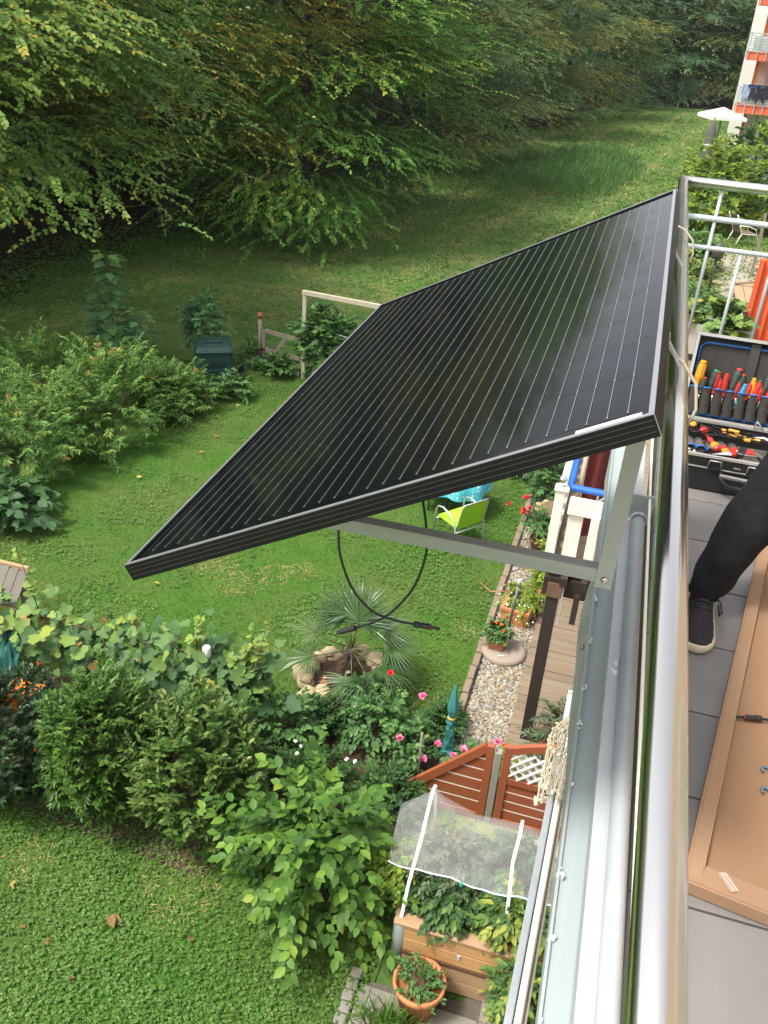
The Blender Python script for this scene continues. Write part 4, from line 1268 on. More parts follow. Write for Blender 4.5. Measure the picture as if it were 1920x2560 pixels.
nb = MB(); nb.add(vs, fs, True)
nb.build('net', M_net, tun)
MB().tube([Vector(vs[i * (NY + 1)]) + Vector((0, -.004, .0)) for i in range(NX + 1)], .006, 6).build('hem', mat('net_hem', (.62, .68, .80), .6), tun)
MB().box(Vector(vs[7 * (NY + 1)]) + Vector((0, -.012, -.01)), (.03, .015, .045), bev=.004).build('clip', mat('green_clip', (.03, .30, .22), .4), tun)
for i, (c, r, mm, lab, leaf, vb) in enumerate([((-.55, 5.15, .98), (.34, .36, .38), L_grey, 'pale flowering herb under the left half of the net', .05, .55), ((-.05, 5.25, .92), (.40, .32, .32), L_tom, 'dark tomato plant in the middle of the raised bed', .09, .35),
                                   ((.10, 4.86, .92), (.32, .20, .22), L_tom, 'yellowish tomato plant leaning over the front plank', .085, .72), ((-.45, 4.88, .84), (.34, .18, .20), L_tom, 'dark green plants along the front of the raised bed', .08, .35),
                                   ((-.98, 4.98, .92), (.16, .2, .26), L_lime, 'pale yellow green sprigs hanging outside the left end of the bed', .045, .4)]):
    shrub('bed_plant', lab, c, r, 150, 11, leaf, OVAL, .55, mm, base=(c[0], c[1], .6), npart=100, seed=170 + i, tl=.3, zmin=-.6, cat='plant', group='plants in the raised bed', vb=vb, droop=.5)
shrub('bed_plant', 'climbing tomato at the right end of the raised bed reaching the paving', (.24, 4.50, .40), (.22, .14, .52), 130, 10, .08, OVAL, .5, L_tom, npart=80, seed=178, tl=.28, zmin=-.8, cat='plant', vb=.6)
pot_round('round_pot', 'big terracotta pot in front of the raised bed', (-.56, 4.40, .038), .205, .36, M_terra)
shrub('pot_herb', 'small leaved herbs and grass growing in the big terracotta pot', (-.56, 4.40, .40), (.19, .19, .12), 75, 8, .034, OVAL, .6, L_rose, base=(-.56, 4.40, .33), npart=100, seed=180, tl=.16, zmin=-.1, cat='plant', vb=.55)
g = np.random.default_rng(5)
P = np.c_[-.72 + g.normal(0, .12, 260), 4.16 + g.normal(0, .05, 260), np.full(260, .03)]
tag(leaf_mass('tall_grass', [(BLADE2, P, np.c_[g.normal(0, .5, (260, 2)), np.full(260, 1.0)], g.normal(0, 1, (260, 3)), g.uniform(.15, .32, 260), .05, g.uniform(.4, .9, 260))], M_grass), kind='stuff')

# ================================================================== CHAIR, TABLE
M_limefab = mat('lime_fabric', (.30, .62, .015), .6, nz=(80, .4), col2=(.26, .55, .012))
M_chairmet = mat('silver_tube', (.50, .51, .50), .4, .6)
bl, br, fl = Vector((-1.79, 11.37, 0)), Vector((-1.41, 11.86, 0)), Vector((-2.20, 11.93, 0))
sd = (br - bl).normalized(); fw = Vector((-sd.y, sd.x, 0))
ch = thing('garden_chair', 'lime green sling garden chair with silver tube frame on the lawn', 'chair', (bl + br) / 2)
W_, Dp = .56, .56
q = lambda s, f_, z: bl + sd * (s * W_) + fw * (f_ * Dp) + Vector((0, 0, z))
for s in (0, 1):
    leg = MB().tube([q(s, 1.02, 0), q(s, .96, .55), q(s, .88, .62), q(s, .70, .645), q(s, .35, .60), q(s, .14, .44), q(s, .08, .30), q(s, .0, 0)], .0145, 8)
    leg.build('arm_frame', M_chairmet, ch)
a, b = .05, .95
fr = MB()
fr.tube([q(a, .12, .40), q(a, .06, .60), q(a, -.01, .80), q(a + .04, -.03, .85), q(b - .04, -.03, .85), q(b, -.01, .80), q(b, .06, .60), q(b, .12, .40)], .012, 8)
fr.build('back_frame', M_chairmet, ch)
MB().tube([q(0, .10, .36), q(1, .10, .36)], .011, 8).build('rear_bar', M_chairmet, ch)
MB().tube([q(0, .92, .40), q(1, .92, .40)], .011, 8).build('front_bar', M_chairmet, ch)
MB().add([q(a, .12, .42), q(b, .12, .42), q(b, .06, .61), q(a, .06, .61), q(b, -.02, .84), q(a, -.02, .84), q(a, .19, .42), q(b, .19, .42)], [(0, 1, 2, 3), (3, 2, 4, 5)]).build('backrest', M_limefab, ch)
MB().prism([q(a, .18, .42), q(b, .18, .42), q(b, .95, .43), q(a, .95, .43)], (0, 0, 0), (0, 0, .01)).build('seat', M_limefab, ch)

tb = thing('garden_table', 'round garden table mostly hidden under a blue dotted cloth', 'table', (-2.15, 12.75, 0))
MB().lathe((-2.15, 12.75, .70), [(.50, 0), (.50, .02)], 36).build('table_top', M_chairmet, tb)
for k in range(4):
    a = k * PI / 2 + .5
    MB().tube([(-2.15 + .42 * math.cos(a), 12.75 + .42 * math.sin(a), 0), (-2.15 + .40 * math.cos(a), 12.75 + .40 * math.sin(a), .7)], .016, 8).build('leg', mat('dark_tube', (.10, .10, .10), .5, .4) if k == 0 else bpy.data.materials['dark_tube'], tb)
m, nt, n, l, p = _nt('dotted_cloth')
tcn = n.new('ShaderNodeTexCoord'); vn = n.new('ShaderNodeTexVoronoi'); vn.inputs['Scale'].default_value = 14; vn.inputs['Randomness'].default_value = .2
l.new(tcn.outputs['Object'], vn.inputs['Vector'])
cr = n.new('ShaderNodeMapRange'); cr.inputs['From Min'].default_value = .20; cr.inputs['From Max'].default_value = .26
l.new(vn.outputs['Distance'], cr.inputs[0])
mx = n.new('ShaderNodeMix'); mx.data_type = 'RGBA'; mx.inputs[6].default_value = (.70, .78, .78, 1); mx.inputs[7].default_value = (.06, .40, .50, 1)
l.new(cr.outputs[0], mx.inputs[0]); l.new(mx.outputs[2], p.inputs['Base Color'])
vs, fs = [(-2.15, 12.75, .735)], []
NR = 48
rr = [.25, .48, .53, .555, .575]
zr = [.735, .733, .70, .60, .50]
for r, z in zip(rr, zr):
    for k in range(NR):
        a = 2 * PI * k / NR
        wv = (r > .5) * .035 * math.sin(9 * a + 1) * (r - .5) / .075
        zz = z - (r > .5) * .05 * abs(math.sin(2 * a)) * (.735 - z) / .2
        vs.append((-2.15 + (r + wv) * math.cos(a), 12.75 + (r + wv) * math.sin(a), zz))
for k in range(NR): fs.append((0, 1 + k, 1 + (k + 1) % NR))
for i in range(len(rr) - 1):
    for k in range(NR): fs.append((1 + i * NR + k, 1 + (i + 1) * NR + k, 1 + (i + 1) * NR + (k + 1) % NR, 1 + i * NR + (k + 1) % NR))
nb = MB(); nb.add(vs, fs, True)
tag(nb.build('tablecloth', m, loc=(-2.15, 12.75, .735)), 'turquoise blue tablecloth with white dots on the garden table', 'tablecloth')

# ================================================================== COMPOST BIN, GATE, FRAME
M_comp = mat('dark_green_plastic', (.004, .030, .024), .45, nz=(10, .3), col2=(.006, .038, .031))
cb = thing('compost_bin', 'dark green plastic compost bin with sloping lid on the lawn edge', 'compost bin', (-8.1, 16.2, 0))
Rz = Euler((0, 0, .55)).to_matrix()
c0 = Vector((-8.12, 16.22, 0))
q = lambda x, y, z: c0 + Rz @ Vector((x, y, z))


def octa(r, z, cx=.16): return [q(sx * r if i else sx * (r - cx * r), sy * (r - cx * r) if i else sy * r, z) for sx, sy, i in ((-1, -1, 0), (1, -1, 0), (1, -1, 1), (1, 1, 1), (1, 1, 0), (-1, 1, 0), (-1, 1, 1), (-1, -1, 1))]


mb = MB()
rings = [octa(.43, 0), octa(.40, .35), octa(.395, .36), octa(.36, .70)]
vs = [v for r in rings for v in r]
fs = [(i * 8 + k, i * 8 + (k + 1) % 8, (i + 1) * 8 + (k + 1) % 8, (i + 1) * 8 + k) for i in range(3) for k in range(8)]
mb.add(vs, fs).build('body', M_comp, cb)
mb = MB()
rings = [octa(.385, .68), octa(.39, .73), octa(.33, .82), octa(.10, .86)]
mb.add([v for r in rings for v in r], [(i * 8 + k, i * 8 + (k + 1) % 8, (i + 1) * 8 + (k + 1) % 8, (i + 1) * 8 + k) for i in range(3) for k in range(8)] + [tuple(24 + k for k in range(8))])
mb.build('lid', M_comp, cb)
MB().box(q(0, 0, .875), (.34, .30, .03), Rz, bev=.01).build('lid_flap', M_comp, cb)
for k in range(6):
    MB().box(q(.388, -.20 + k * .08, .47), (.012, .03, .10), Rz).build('vent', M_black, cb)
    MB().box(q(-.20 + k * .08, -.398, .47), (.03, .012, .10), Rz).build('vent', M_black, cb)
MB().box(q(.27, -.345, .60), (.09, .012, .09), Rz @ Euler((0, 0, .78)).to_matrix()).build('label_plate', mat('plate_green', (.03, .10, .095), .5), cb)
hd = MB().box(q(.54, -.05, .17), (.02, .32, .38), Rz @ Euler((0, .75, 0)).to_matrix(), bev=.006).build('hatch', M_comp, cb)
for k in range(4): MB().box(q(.545 + .010, -.16 + k * .075, .22), (.022, .03, .16), Rz @ Euler((0, .75, 0)).to_matrix()).build('slot', M_black, hd)

gt = thing('garden_gate', 'grey wooden garden gate with diagonal brace and reddish post cap', 'gate', (-7.3, 17.3, 0))
gp = Vector((-7.58, 17.40, 0))
MB().tube([gp, gp + Vector((0, 0, 1.10))], .045, 10).build('post', M_wood_old, gt)
MB().tube([gp + Vector((0, 0, 1.08)), gp + Vector((0, 0, 1.19))], .055, 10).build('post_cap', mat('reddish_cap', (.28, .075, .04), .6), gt)
a = Vector((-7.47, 17.34, 0)); b = Vector((-6.55, 17.10, 0))
up = lambda v, z: v + Vector((0, 0, z))
MB().bar(up(a, .03), up(a, .86), .07, .035, up=(0, 1, 0)).build('upright', M_wood_old, gt)
for z in (.84, .42, .08): MB().bar(up(a, z) + (b - a) * .05 + Vector((0, -.002, 0)), up(b, z), .03, .085).build('rail', M_wood_old, gt)
MB().bar(up(a, .10) + (b - a) * .07 + Vector((0, -.03, 0)), up(a, .80) + (b - a) * .62 + Vector((0, -.03, 0)), .025, .07).build('brace', M_wood_old, gt)
MB().box(up(a, .43) + Vector((-.02, -.04, 0)), (.12, .03, .05)).build('latch', mat('rust', (.09, .045, .025), .8, nz=(20, .3)), gt)
tf = thing('wooden_frame', 'pale square timber frame standing by the gate, partly behind the solar panel', 'trellis', (-5.6, 17.1, 0))
A_, B_ = Vector((-6.45, 17.10, 0)), Vector((-4.35, 16.85, 0))
for v in (A_, B_): MB().bar(v, up(v, 1.84), .075, .075, up=(0, 1, 0)).build('post', mat('pale_timber', (.42, .37, .28), .8, nz=(8, .3), col2=(.32, .28, .2)) if v is A_ else bpy.data.materials['pale_timber'], tf)
MB().bar(up(A_, 1.88) + Vector((-.05, 0, 0)), up(B_, 1.88) + Vector((.05, 0, 0)), .075, .085).build('beam', bpy.data.materials['pale_timber'], tf)
MB().tube([up(A_, 1.2), (A_ + B_) / 2 + Vector((0, 0, 1.10)), up(B_, 1.25)], .006, 5).build('wire', M_galv, tf)

# ---- left edge: lean-to planks, green netting, orange crates
sh = thing('log_store', 'small log store with greyish sloping roof boards at the left edge', 'shed', (-6.7, 7.3, 0))
M_roofb = mat('grey_roof_board', (.15, .135, .11), .85, nz=(6, .2), col2=(.085, .075, .06), bump=(40, .3), stretch=(1.5, .2, 1))
for k in range(5):
    x = -6.36 - k * .13 + .02
    MB().bar((x - .12 + .28, 6.75, .62 + .006 * (k % 2)), (x - .12, 7.62, .86 + .008 * (k % 3)), .114, .02).build('roof_board', M_roofb, sh)
MB().bar((-7.1, 7.66, .875), (-6.40, 7.66, .875), .05, .06).build('ridge_board', M_larch2, sh)
for x, y, h in ((-6.95, 7.6, .80), (-6.5, 7.6, .80), (-6.75, 6.8, .58), (-6.32, 6.8, .58)): MB().box((x, y, h / 2), (.06, .06, h)).build('post', M_wood_old, sh)
nb = MB()
r_ = random.Random(3)
vs = [(-6.25 + .04 * i + r_.uniform(-.015, .015), 6.85 - .05 * j + r_.uniform(-.02, .02), .60 - .07 * j + .05 * math.sin(i * 1.3 + j) + r_.uniform(-.02, .02)) for i in range(9) for j in range(8)]
nb.add(vs, [(i * 8 + j, i * 8 + j + 1, (i + 1) * 8 + j + 1, (i + 1) * 8 + j) for i in range(8) for j in range(7)])
tag(nb.build('garden_netting', mat('green_net', (.010, .085, .068), .6), loc=(-6.1, 6.6, .4)), 'crumpled green netting hanging under the roof boards at the left', 'netting')
for i, (x, y, lab) in enumerate([(-5.35, 5.98, 'orange slatted crate left, half hidden between dark hedge and grapevine'), (-4.72, 6.00, 'orange slatted crate right, beside the narrow leaved hedge')]):
    t = thing('plastic_crate', lab, 'crate', (x, y, .3), 'orange crates behind the hedge')
    x, y, zo = x, y, .10
    MB().box((x, y, .39 + zo), (.40, .26, .02)).build('base', M_orange, t)
    for k in range(4): MB().box((x - .15 + k * .10, y, .56 + zo), (.075, .24, .018)).build('top_slat', M_orange, t)
    for s in (-1, 1):
        MB().box((x, y + s * .13, .48 + zo), (.42, .014, .18)).build('side', M_orange, t)
        MB().box((x + s * .21, y, .48 + zo), (.014, .245, .18)).build('side', M_orange, t)
    MB().box((x, y, .24), (.30, .20, .478)).build('stand', M_wood_old, t)

# ================================================================== RAISED WHITE TERRACE (neighbour)
M_blackw = mat('black_brown_timber', (.020, .014, .011), .6, nz=(8, .3), col2=(.035, .022, .016))
TX1, TY0, TY1, TZ = 2.15, 7.84, 15.6, 2.36
tr = thing('raised_terrace', 'raised white railed terrace on black timber posts beyond the deck', 'terrace', (.9, 11, 0))
for x, y in ((-.20, TY0), (1.95, TY0), (-.20, TY1), (1.95, TY1), (-.20, 11.7)): MB().box((x + .02, y, 1.08), (.125, .125, 2.16)).build('post', M_blackw, tr)
MB().box((.95, TY0 + .04, 2.12), (2.5, .10, .20)).build('beam', M_blackw, tr)
MB().box((.95, TY1 - .04, 2.12), (2.5, .10, .20)).build('beam', M_blackw, tr)
for x in (-.10, .10, .62, 1.14, 1.66): MB().box((x, (TY0 + TY1) / 2, 2.27), (.07, TY1 - TY0 + .3, .10)).build('joist', M_blackw, tr)
MB().bar((.06, TY0 - .06, 2.10), (.06, TY0 - .06, 1.76), .06, .06, up=(0, 1, 0)).build('post_stub', M_blackw, tr)
MB().bar((-.085, TY0 - .075, 2.20), (-.085, TY0 - .075, 1.74), .012, .055, up=(0, 1, 0)).build('steel_bracket', M_galv, tr)
MB().box((-.17, TY0 - .075, 2.12), (.16, .012, .17)).build('copper_plate', mat('rusty_sheet', (.11, .055, .032), .6, .2, nz=(10, .2), col2=(.20, .12, .07)), tr)
for k in range(54):
    MB().box(((-.30 + TX1) / 2, TY0 + .07 + k * .145, 2.335), (TX1 + .30, .138, .026)).build('floor_board', M_deck[1], tr)
# balustrade: front (towards the camera), side (towards the garden), back
zb0, zb1 = 2.36, 3.10
MB().box((.88, 7.88, zb0 + .06), (2.15, .07, .09), bev=.006).build('bottom_rail', M_cream, tr)
MB().box((.88, 7.88, 3.05), (2.15, .085, .17), bev=.008).build('top_rail', M_cream, tr)
for k, x in enumerate((-.10, .18, .46, .74, 1.02, 1.30, 1.58, 1.86)):
    MB().box((x - .005, 7.885, 2.715), (.145, .028, .50), bev=.004).build('baluster', M_cream, tr)
for x, y in ((-.30, 7.86), (.08, 7.82), (1.0, 7.84), (-.30, 11.7), (-.30, 15.55), (2.0, 15.55)):
    tall = x < -.2
    MB().box((x + .01, y, 2.36 + (.43 if tall else .33)), (.095, .095, .86 if tall else .66), bev=.006).build('baluster_post', M_cream, tr)
    if tall:
        MB().box((x + .01, y, 3.23), (.125, .125, .03), bev=.006).build('post_cap', M_cream, tr)
        MB().lathe((x + .01, y, 3.245), [(.018, 0), (.018, .02), (.036, .045), (.044, .075), (.036, .105), (.012, .12)], 16).build('finial', mat('chrome_ball', (.75, .75, .74), .15, 1.0) if y < 8 else bpy.data.materials['chrome_ball'], tr)
for y0, y1 in ((7.95, 11.6), (11.8, 15.45)):
    MB().box((-.29, (y0 + y1) / 2, 3.05), (.07, y1 - y0, .15), bev=.006).build('top_rail', M_cream, tr)
    MB().box((-.29, (y0 + y1) / 2, 2.42), (.07, y1 - y0, .09), bev=.006).build('bottom_rail', M_cream, tr)
    for k in range(13): MB().box((-.29, y0 + .14 + k * .28, 2.715), (.028, .145, .50), bev=.004).build('baluster', M_cream, tr)
M_bluefoam = mat('blue_foam', (.010, .115, .52), .6, nz=(12, .3))
t = thing('foam_tube', 'bright blue foam tube bent round the corner of the white terrace railing', 'foam tube', (-.21, 7.93, 3.2))
MB().tube([(-.215, 11.2, 3.22), (-.21, 8.0, 3.22), (-.20, 7.93, 3.22), (1.6, 7.93, 3.22)], .034, 12).build('tube', M_bluefoam, t)
MB().tube([(.06, 7.93, 3.13), (.06, 7.93, 3.20)], .010, 8).build('bracket', M_galv, t)
MB().tube([(-.26, 9.0, 3.12), (-.22, 9.0, 3.20)], .010, 8).build('bracket', M_galv, t)
t = thing('foam_tube', 'blue foam tube along the far railing behind the grape leaves', 'foam tube', (1, 15.7, 3.0))
MB().tube([(-.2, 15.62, 2.98), (.9, 15.62, 3.0), (1.95, 15.62, 2.98)], .045, 12).build('tube', M_bluefoam, t)
# folded wine red parasol and its metal bars on the terrace
M_wine = mat('wine_red_cloth', (.16, .022, .022), .8, nz=(6, .3), col2=(.11, .014, .014))
t = thing('sunshade_sail', 'wine red cloth hanging over grey metal bars on the white terrace', 'awning cloth', (.15, 8.6, 2.4))
nb = MB()
vs = []
for i in range(14):
    for j in range(8):
        x = -.10 + .032 * i
        vs.append((x, 8.32 + .32 * (i / 13) + .05 * math.sin(i * 1.15 + j * .2), 3.55 - .155 * j + .02 * math.sin(i * .9)))
nb.add(vs, [(i * 8 + j, i * 8 + j + 1, (i + 1) * 8 + j + 1, (i + 1) * 8 + j) for i in range(13) for j in range(7)], True)
nb.build('cloth', M_wine, t)
MB().tube([(-.02, 8.25, 2.85), (.34, 8.25, 3.22)], .014, 8).build('bar', M_galv, t)
MB().tube([(.05, 8.22, 3.62), (.34, 8.25, 3.26)], .014, 8).build('bar', M_galv, t)
MB().tube([(.14, 8.22, 3.0), (.34, 8.24, 2.98)], .014, 8).build('bar', M_galv, t)
MB().tube([(-.14, 8.3, 2.36), (-.12, 8.3, 3.72)], .022, 8).build('pole', mat('beige_pole', (.42, .33, .25), .5), t)
# far planter trough with grape vine
t = thing('planter_trough', 'long grey planter trough at the far terrace railing', 'planter', (1.2, 15.3, 2.4))
M_grey_pl = mat('beige_grey_trough', (.44, .40, .36), .7, nz=(5, .2), col2=(.36, .33, .29))
for s in (0, 1): MB().box((1.0, 15.02 + s * .42, 2.73), (1.9, .03, .50)).build('side', M_grey_pl, t)
for s in (0, 1): MB().box((.06 + s * 1.88, 15.23, 2.73), (.03, .385, .50)).build('end', M_grey_pl, t)
MB().box((1.0, 15.23, 2.90), (1.84, .38, .04)).build('soil', M_soil, t)
shrub('trough_vine', 'light green grape leaves hanging over the grey planter trough', (1.55, 15.05, 3.05), (.36, .22, .42), 55, 6, .17, GRAPE, .95, L_vine, base=(1.45, 15.2, 2.8), npart=300, seed=190, tl=.35, zmin=-.9, cat='vine', vb=.6)
shrub('trough_vine', 'yellow green grape leaves at the left end of the trough', (.98, 15.25, 3.08), (.18, .16, .18), 22, 5, .15, GRAPE, .95, L_vine, base=(.98, 15.2, 2.8), npart=150, seed=191, tl=.3, zmin=-.5, cat='vine', vb=.75)
shrub('trough_plant', 'brownish low plants in the grey trough', (.85, 15.23, 2.97), (.4, .15, .12), 70, 7, .07, LANCE, .3, L_tom, base=(.85, 15.23, 2.8), npart=60, seed=192, tl=.2, zmin=-.1, cat='plant', vb=.7)
# orange ribbed screen wall
M_orwall = mat('orange_render', (.62, .10, .030), .7, nz=(3, .3), col2=(.56, .085, .026))
t = thing('orange_screen', 'orange ribbed privacy wall at the right behind the tool case', 'wall', (2.9, 15.2, 2.3))
MB().box((3.2, 15.36, 3.2), (2.76, .06, 1.7)).build('panel', M_orwall, t)
for k in range(9): MB().box((1.86 + k * .12, 15.30, 3.2), (.05, .06, 1.7), bev=.008).build('rib', M_orwall, t)

# ================================================================== NEIGHBOURING PLOTS BEYOND THE TERRACE
sheet('far_gravel', [(1.6, 19), (5.5, 19), (6.5, 36), (2.6, 36)], .0, mat('far_gravel_stones', (.36, .31, .25), .9, nz=(14, .15), col2=(.20, .17, .13), bump=(14, .8)))
GN = 'shrubs in the neighbouring garden'
for i, (c, r, mm, leaf, lab, vb) in enumerate([
    ((2.2, 39, 1.5), (1.5, 1.5, 1.9), L_lime, .20, 'bright yellow green shrub left behind the end railing', .4),
    ((4.6, 40.5, 1.8), (1.8, 1.6, 2.6), L_lime, .22, 'tall bright yellow green shrub right behind the end railing', .45),
    ((6.2, 45, 1.6), (2.4, 2.2, 2.6), L_grey, .25, 'grey green shrub in front of the white building', .45),
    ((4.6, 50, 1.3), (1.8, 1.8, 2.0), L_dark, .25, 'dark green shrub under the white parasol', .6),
    ((8.0, 45, 1.8), (2.0, 2.0, 2.6), L_grey, .25, 'grey green shrub at the right edge behind the railing', .4),
    ((1.4, 28, .5), (1.0, 1.5, .8), L_tom, .14, 'yellowish border shrub seen through the end railing', .75),
    ((1.2, 24, .5), (.9, 1.4, 1.0), L_rose, .14, 'green border shrub low behind the end railing', .6),
    ((1.7, 32, .5), (.9, 1.2, .7), L_rose, .16, 'leafy shrub between railing and the lounge chair', .6),
    ((5.6, 41, .7), (1.1, 1.2, .9), L_dark, .16, 'dark shrub behind the lounge chair', .6)]):
    shrub('garden_shrub', lab, c, r, 420, 10, leaf, RHO, .6, mm, npart=60, seed=200 + i, tl=.6, zmin=-.8, group=GN, vb=vb, nst=6)
# reclining chair
M_lounge = mat('white_frame', (.66, .64, .58), .4)
lc = at_z(1853, 612, 0)
t = thing('lounge_chair', 'white framed reclining chair with brown straps seen through the end railing', 'chair', lc)
Rz = Matrix.Rotation(.45, 3, 'Z')
q = lambda x, y, z: lc + Rz @ Vector((x * 1.15, y * 1.15, z * 1.15))
for s in (-.28, .28):
    MB().tube([q(-.55, s, 1.0), q(-.25, s, .40), q(.30, s, .38), q(.42, s, 0)], .022, 7).build('side_frame', M_lounge, t)
    MB().tube([q(-.38, s, .66), q(-.05, s, .64), q(.22, s, .55), q(.30, s, .38)], .018, 7).build('armrest', M_lounge, t)
    MB().tube([q(-.25, s, .40), q(-.40, s, 0)], .020, 7).build('leg', M_lounge, t)
M_strap = mat('brown_strap', (.16, .11, .075), .7)
for k in range(11):
    f_ = k / 10
    MB().box(q(-.53 + .27 * f_, 0, .96 - .54 * f_), (.05, .62, .012), Rz @ Euler((0, 1.10, 0)).to_matrix()).build('strap', M_strap, t)
for k in range(7): MB().box(q(-.18 + .075 * k, 0, .40), (.055, .62, .012), Rz).build('strap', M_strap, t)
pp = at_z(1878, 690, 0)
tag(MB().bar(pp, pp + Vector((-.05, .1, 2.0)), .09, .09, up=(0, 1, 0)).build('garden_post', M_wood_old, loc=pp), 'pale slanting post in front of the reclining chair', 'post')
t = thing('timber_bench', 'brown timber platform with curved slats on the neighbour gravel', 'bench', (3.3, 27.5, 0))
for k in range(7): MB().box((2.95 + k * .28, 27.6, .46), (.265, 3.4, .06), bev=.01).build('board', M_larch2, t)
for y in (26.3, 28.6): MB().tube([(2.85 + .2 * k, y, .52 + .16 * math.sin(k * PI / 9)) for k in range(10)], .04, 7).build('curved_slat', M_wood_old, t)
for x, y in ((3, 26.1), (4.4, 26.1), (3, 29.1), (4.4, 29.1)): MB().box((x, y, .21), (.12, .12, .42)).build('leg', M_wood_old, t)
t = thing('deck_chair', 'pale blue folded chair beside the timber platform', 'chair', (4.2, 25.0, 0))
MB().box((4.05, 24.6, .55), (.5, .04, .8), Euler((-.35, 0, .2)), bev=.01).build('backrest', mat('pale_blue_cloth', (.22, .32, .50), .7), t)
MB().box((4.12, 24.15, .30), (.5, .5, .04), Euler((0, 0, .2)), bev=.01).build('seat', bpy.data.materials['pale_blue_cloth'], t)
for s in (-.24, .24): MB().tube([(4.12 + s, 23.95, 0), (4.1 + s, 24.4, .32), (4.03 + s, 24.75, .95)], .018, 7).build('frame', M_lounge, t)
t = thing('wire_basket', 'small white wire basket among the grape leaves', 'basket', (1.75, 15.8, 2.9))
for k in range(5): MB().tube([(1.75 + .13 * math.cos(a) * (1 - .12 * k), 15.85 + .13 * math.sin(a), 2.75 + .07 * k) for a in [2 * PI * i / 14 for i in range(15)]], .006, 5).build('hoop', M_lounge, t)
for k in range(8):
    a = 2 * PI * k / 8
    MB().tube([(1.75 + .13 * math.cos(a), 15.85 + .13 * math.sin(a), 2.75), (1.75 + .06 * math.cos(a), 15.85 + .13 * math.sin(a), 3.05)], .006, 5).build('wire', M_lounge, t)
p = at_z(1757, 560, 0)
t = thing('garden_lantern', 'dark garden lantern on a stake among the shrubs behind the railing', 'lantern', (2.05, 27, 0))
MB().tube([(2.05, 27, 0), (2.05, 27, 1.5)], .03, 7).build('stake', M_black, t)
MB().lathe((2.05, 27, 1.5), [(.10, 0), (.16, .05), (.16, .32), (.10, .42), (.03, .46)], 12).build('lamp', mat('dark_metal', (.06, .05, .045), .6), t)

# ---- parasols and building at the far end
t = thing('white_parasol', 'open white square parasol in front of the far building', 'parasol', (3.05, 62, 0))
pc = Vector((3.05, 62, 0)); Rz = Matrix.Rotation(.35, 3, 'Z')
M_canvas = mat('white_canvas', (.80, .79, .74), .7)
q = lambda x, y, z: pc + Rz @ Vector((x, y, z))
vs = [q(0, 0, 2.92)] + [q(x, y, 2.45) for x, y in ((-1.1, -1.1), (1.1, -1.1), (1.1, 1.1), (-1.1, 1.1))] + [q(x, y, 2.28) for x, y in ((-1.1, -1.1), (1.1, -1.1), (1.1, 1.1), (-1.1, 1.1))]
MB().add(vs, [(0, 1, 2), (0, 2, 3), (0, 3, 4), (0, 4, 1), (1, 5, 6, 2), (2, 6, 7, 3), (3, 7, 8, 4), (4, 8, 5, 1)]).build('canopy', M_canvas, t)
MB().tube([q(0, 0, 0), q(0, 0, 2.9)], .04, 8).build('pole', M_wood_old, t)
t = thing('covered_parasol', 'tall closed parasol in a grey cover beside the far shrubs', 'parasol', (2.45, 57, 0))
MB().lathe((2.45, 57, .1), [(.28, 0), (.38, .25), (.34, .9), (.30, 1.2), (.26, 1.8), (.12, 2.35), (.05, 2.5)], 10).build('cover', mat('grey_cover', (.12, .115, .11), .8, nz=(3, .3)), t)
MB().tube([(2.45, 57, 0), (2.45, 57, 2.75)], .05, 8).build('pole', M_wood_old, t)
MB().lathe((2.45, 57, 1.25), [(.32, 0), (.33, .04), (.31, .08)], 10).build('strap', M_galv, t)

bl_ = thing('apartment_building', 'white apartment building with orange balcony slabs at the upper right edge', 'building', (9, 66, 0))
M_plaster = mat('white_plaster', (.72, .70, .64), .85, nz=(1.2, .2), col2=(.66, .64, .58))
M_orslab = mat('orange_slab', (.68, .13, .05), .7)
MB().box((10.3, 72, 6), (11.5, 16, 13)).build('wall', M_plaster, bl_)
MB().box((4.46, 63.94, 6), (.16, .12, 13)).build('corner_strip', mat('orange_strip', (.60, .20, .03), .7), bl_)
for k, (zf, x0) in enumerate([(2.72, 3.72), (5.52, 3.68), (8.3, 3.7)]):
    b = MB().box((x0 + 1.75, 62.7, zf + .20), (3.5, 2.3, .42)).build('balcony', M_orslab, bl_)
    r_ = MB()
    for j in range(8):
        for a_, c_ in (((x0 - .04, 61.52), (x0 + 3.5, 61.52)), ((x0 - .04, 61.52), (x0 - .04, 63.8))):
            r_.bar((*a_, zf + .45 + j * .13), (*c_, zf + .45 + j * .13), .03, .035 if j < 7 else .06)
    for j in range(8): r_.bar((x0 - .05 + j * .5, 61.49, zf), (x0 - .05 + j * .5, 61.49, zf + 1.40), .05, .05, up=(0, 1, 0))
    r_.build('railing', M_galv, b)
    MB().box((x0 + 1.8, 61.62, zf + .85), (3.3, .03, .72)).build('parapet_panel', M_canvas, b)
    w_ = MB().box((6.3, 63.97, zf + 1.55), (1.6, .08, 2.1)).build('window', mat('window_frame', (.68, .68, .66), .5) if k == 0 else bpy.data.materials['window_frame'], bl_)
    MB().box((6.3, 63.92, zf + 1.55), (1.4, .04, 1.9)).build('pane', mat('window_glass', (.05, .06, .07), .08, spec=.8) if k == 0 else bpy.data.materials['window_glass'], w_)
MB().tube([(5.2, 63.7, 0), (5.2, 63.7, 12)], .08, 8).build('downpipe', M_galv, bl_)
GL = 'washing on the far balcony'
r_ = random.Random(4)
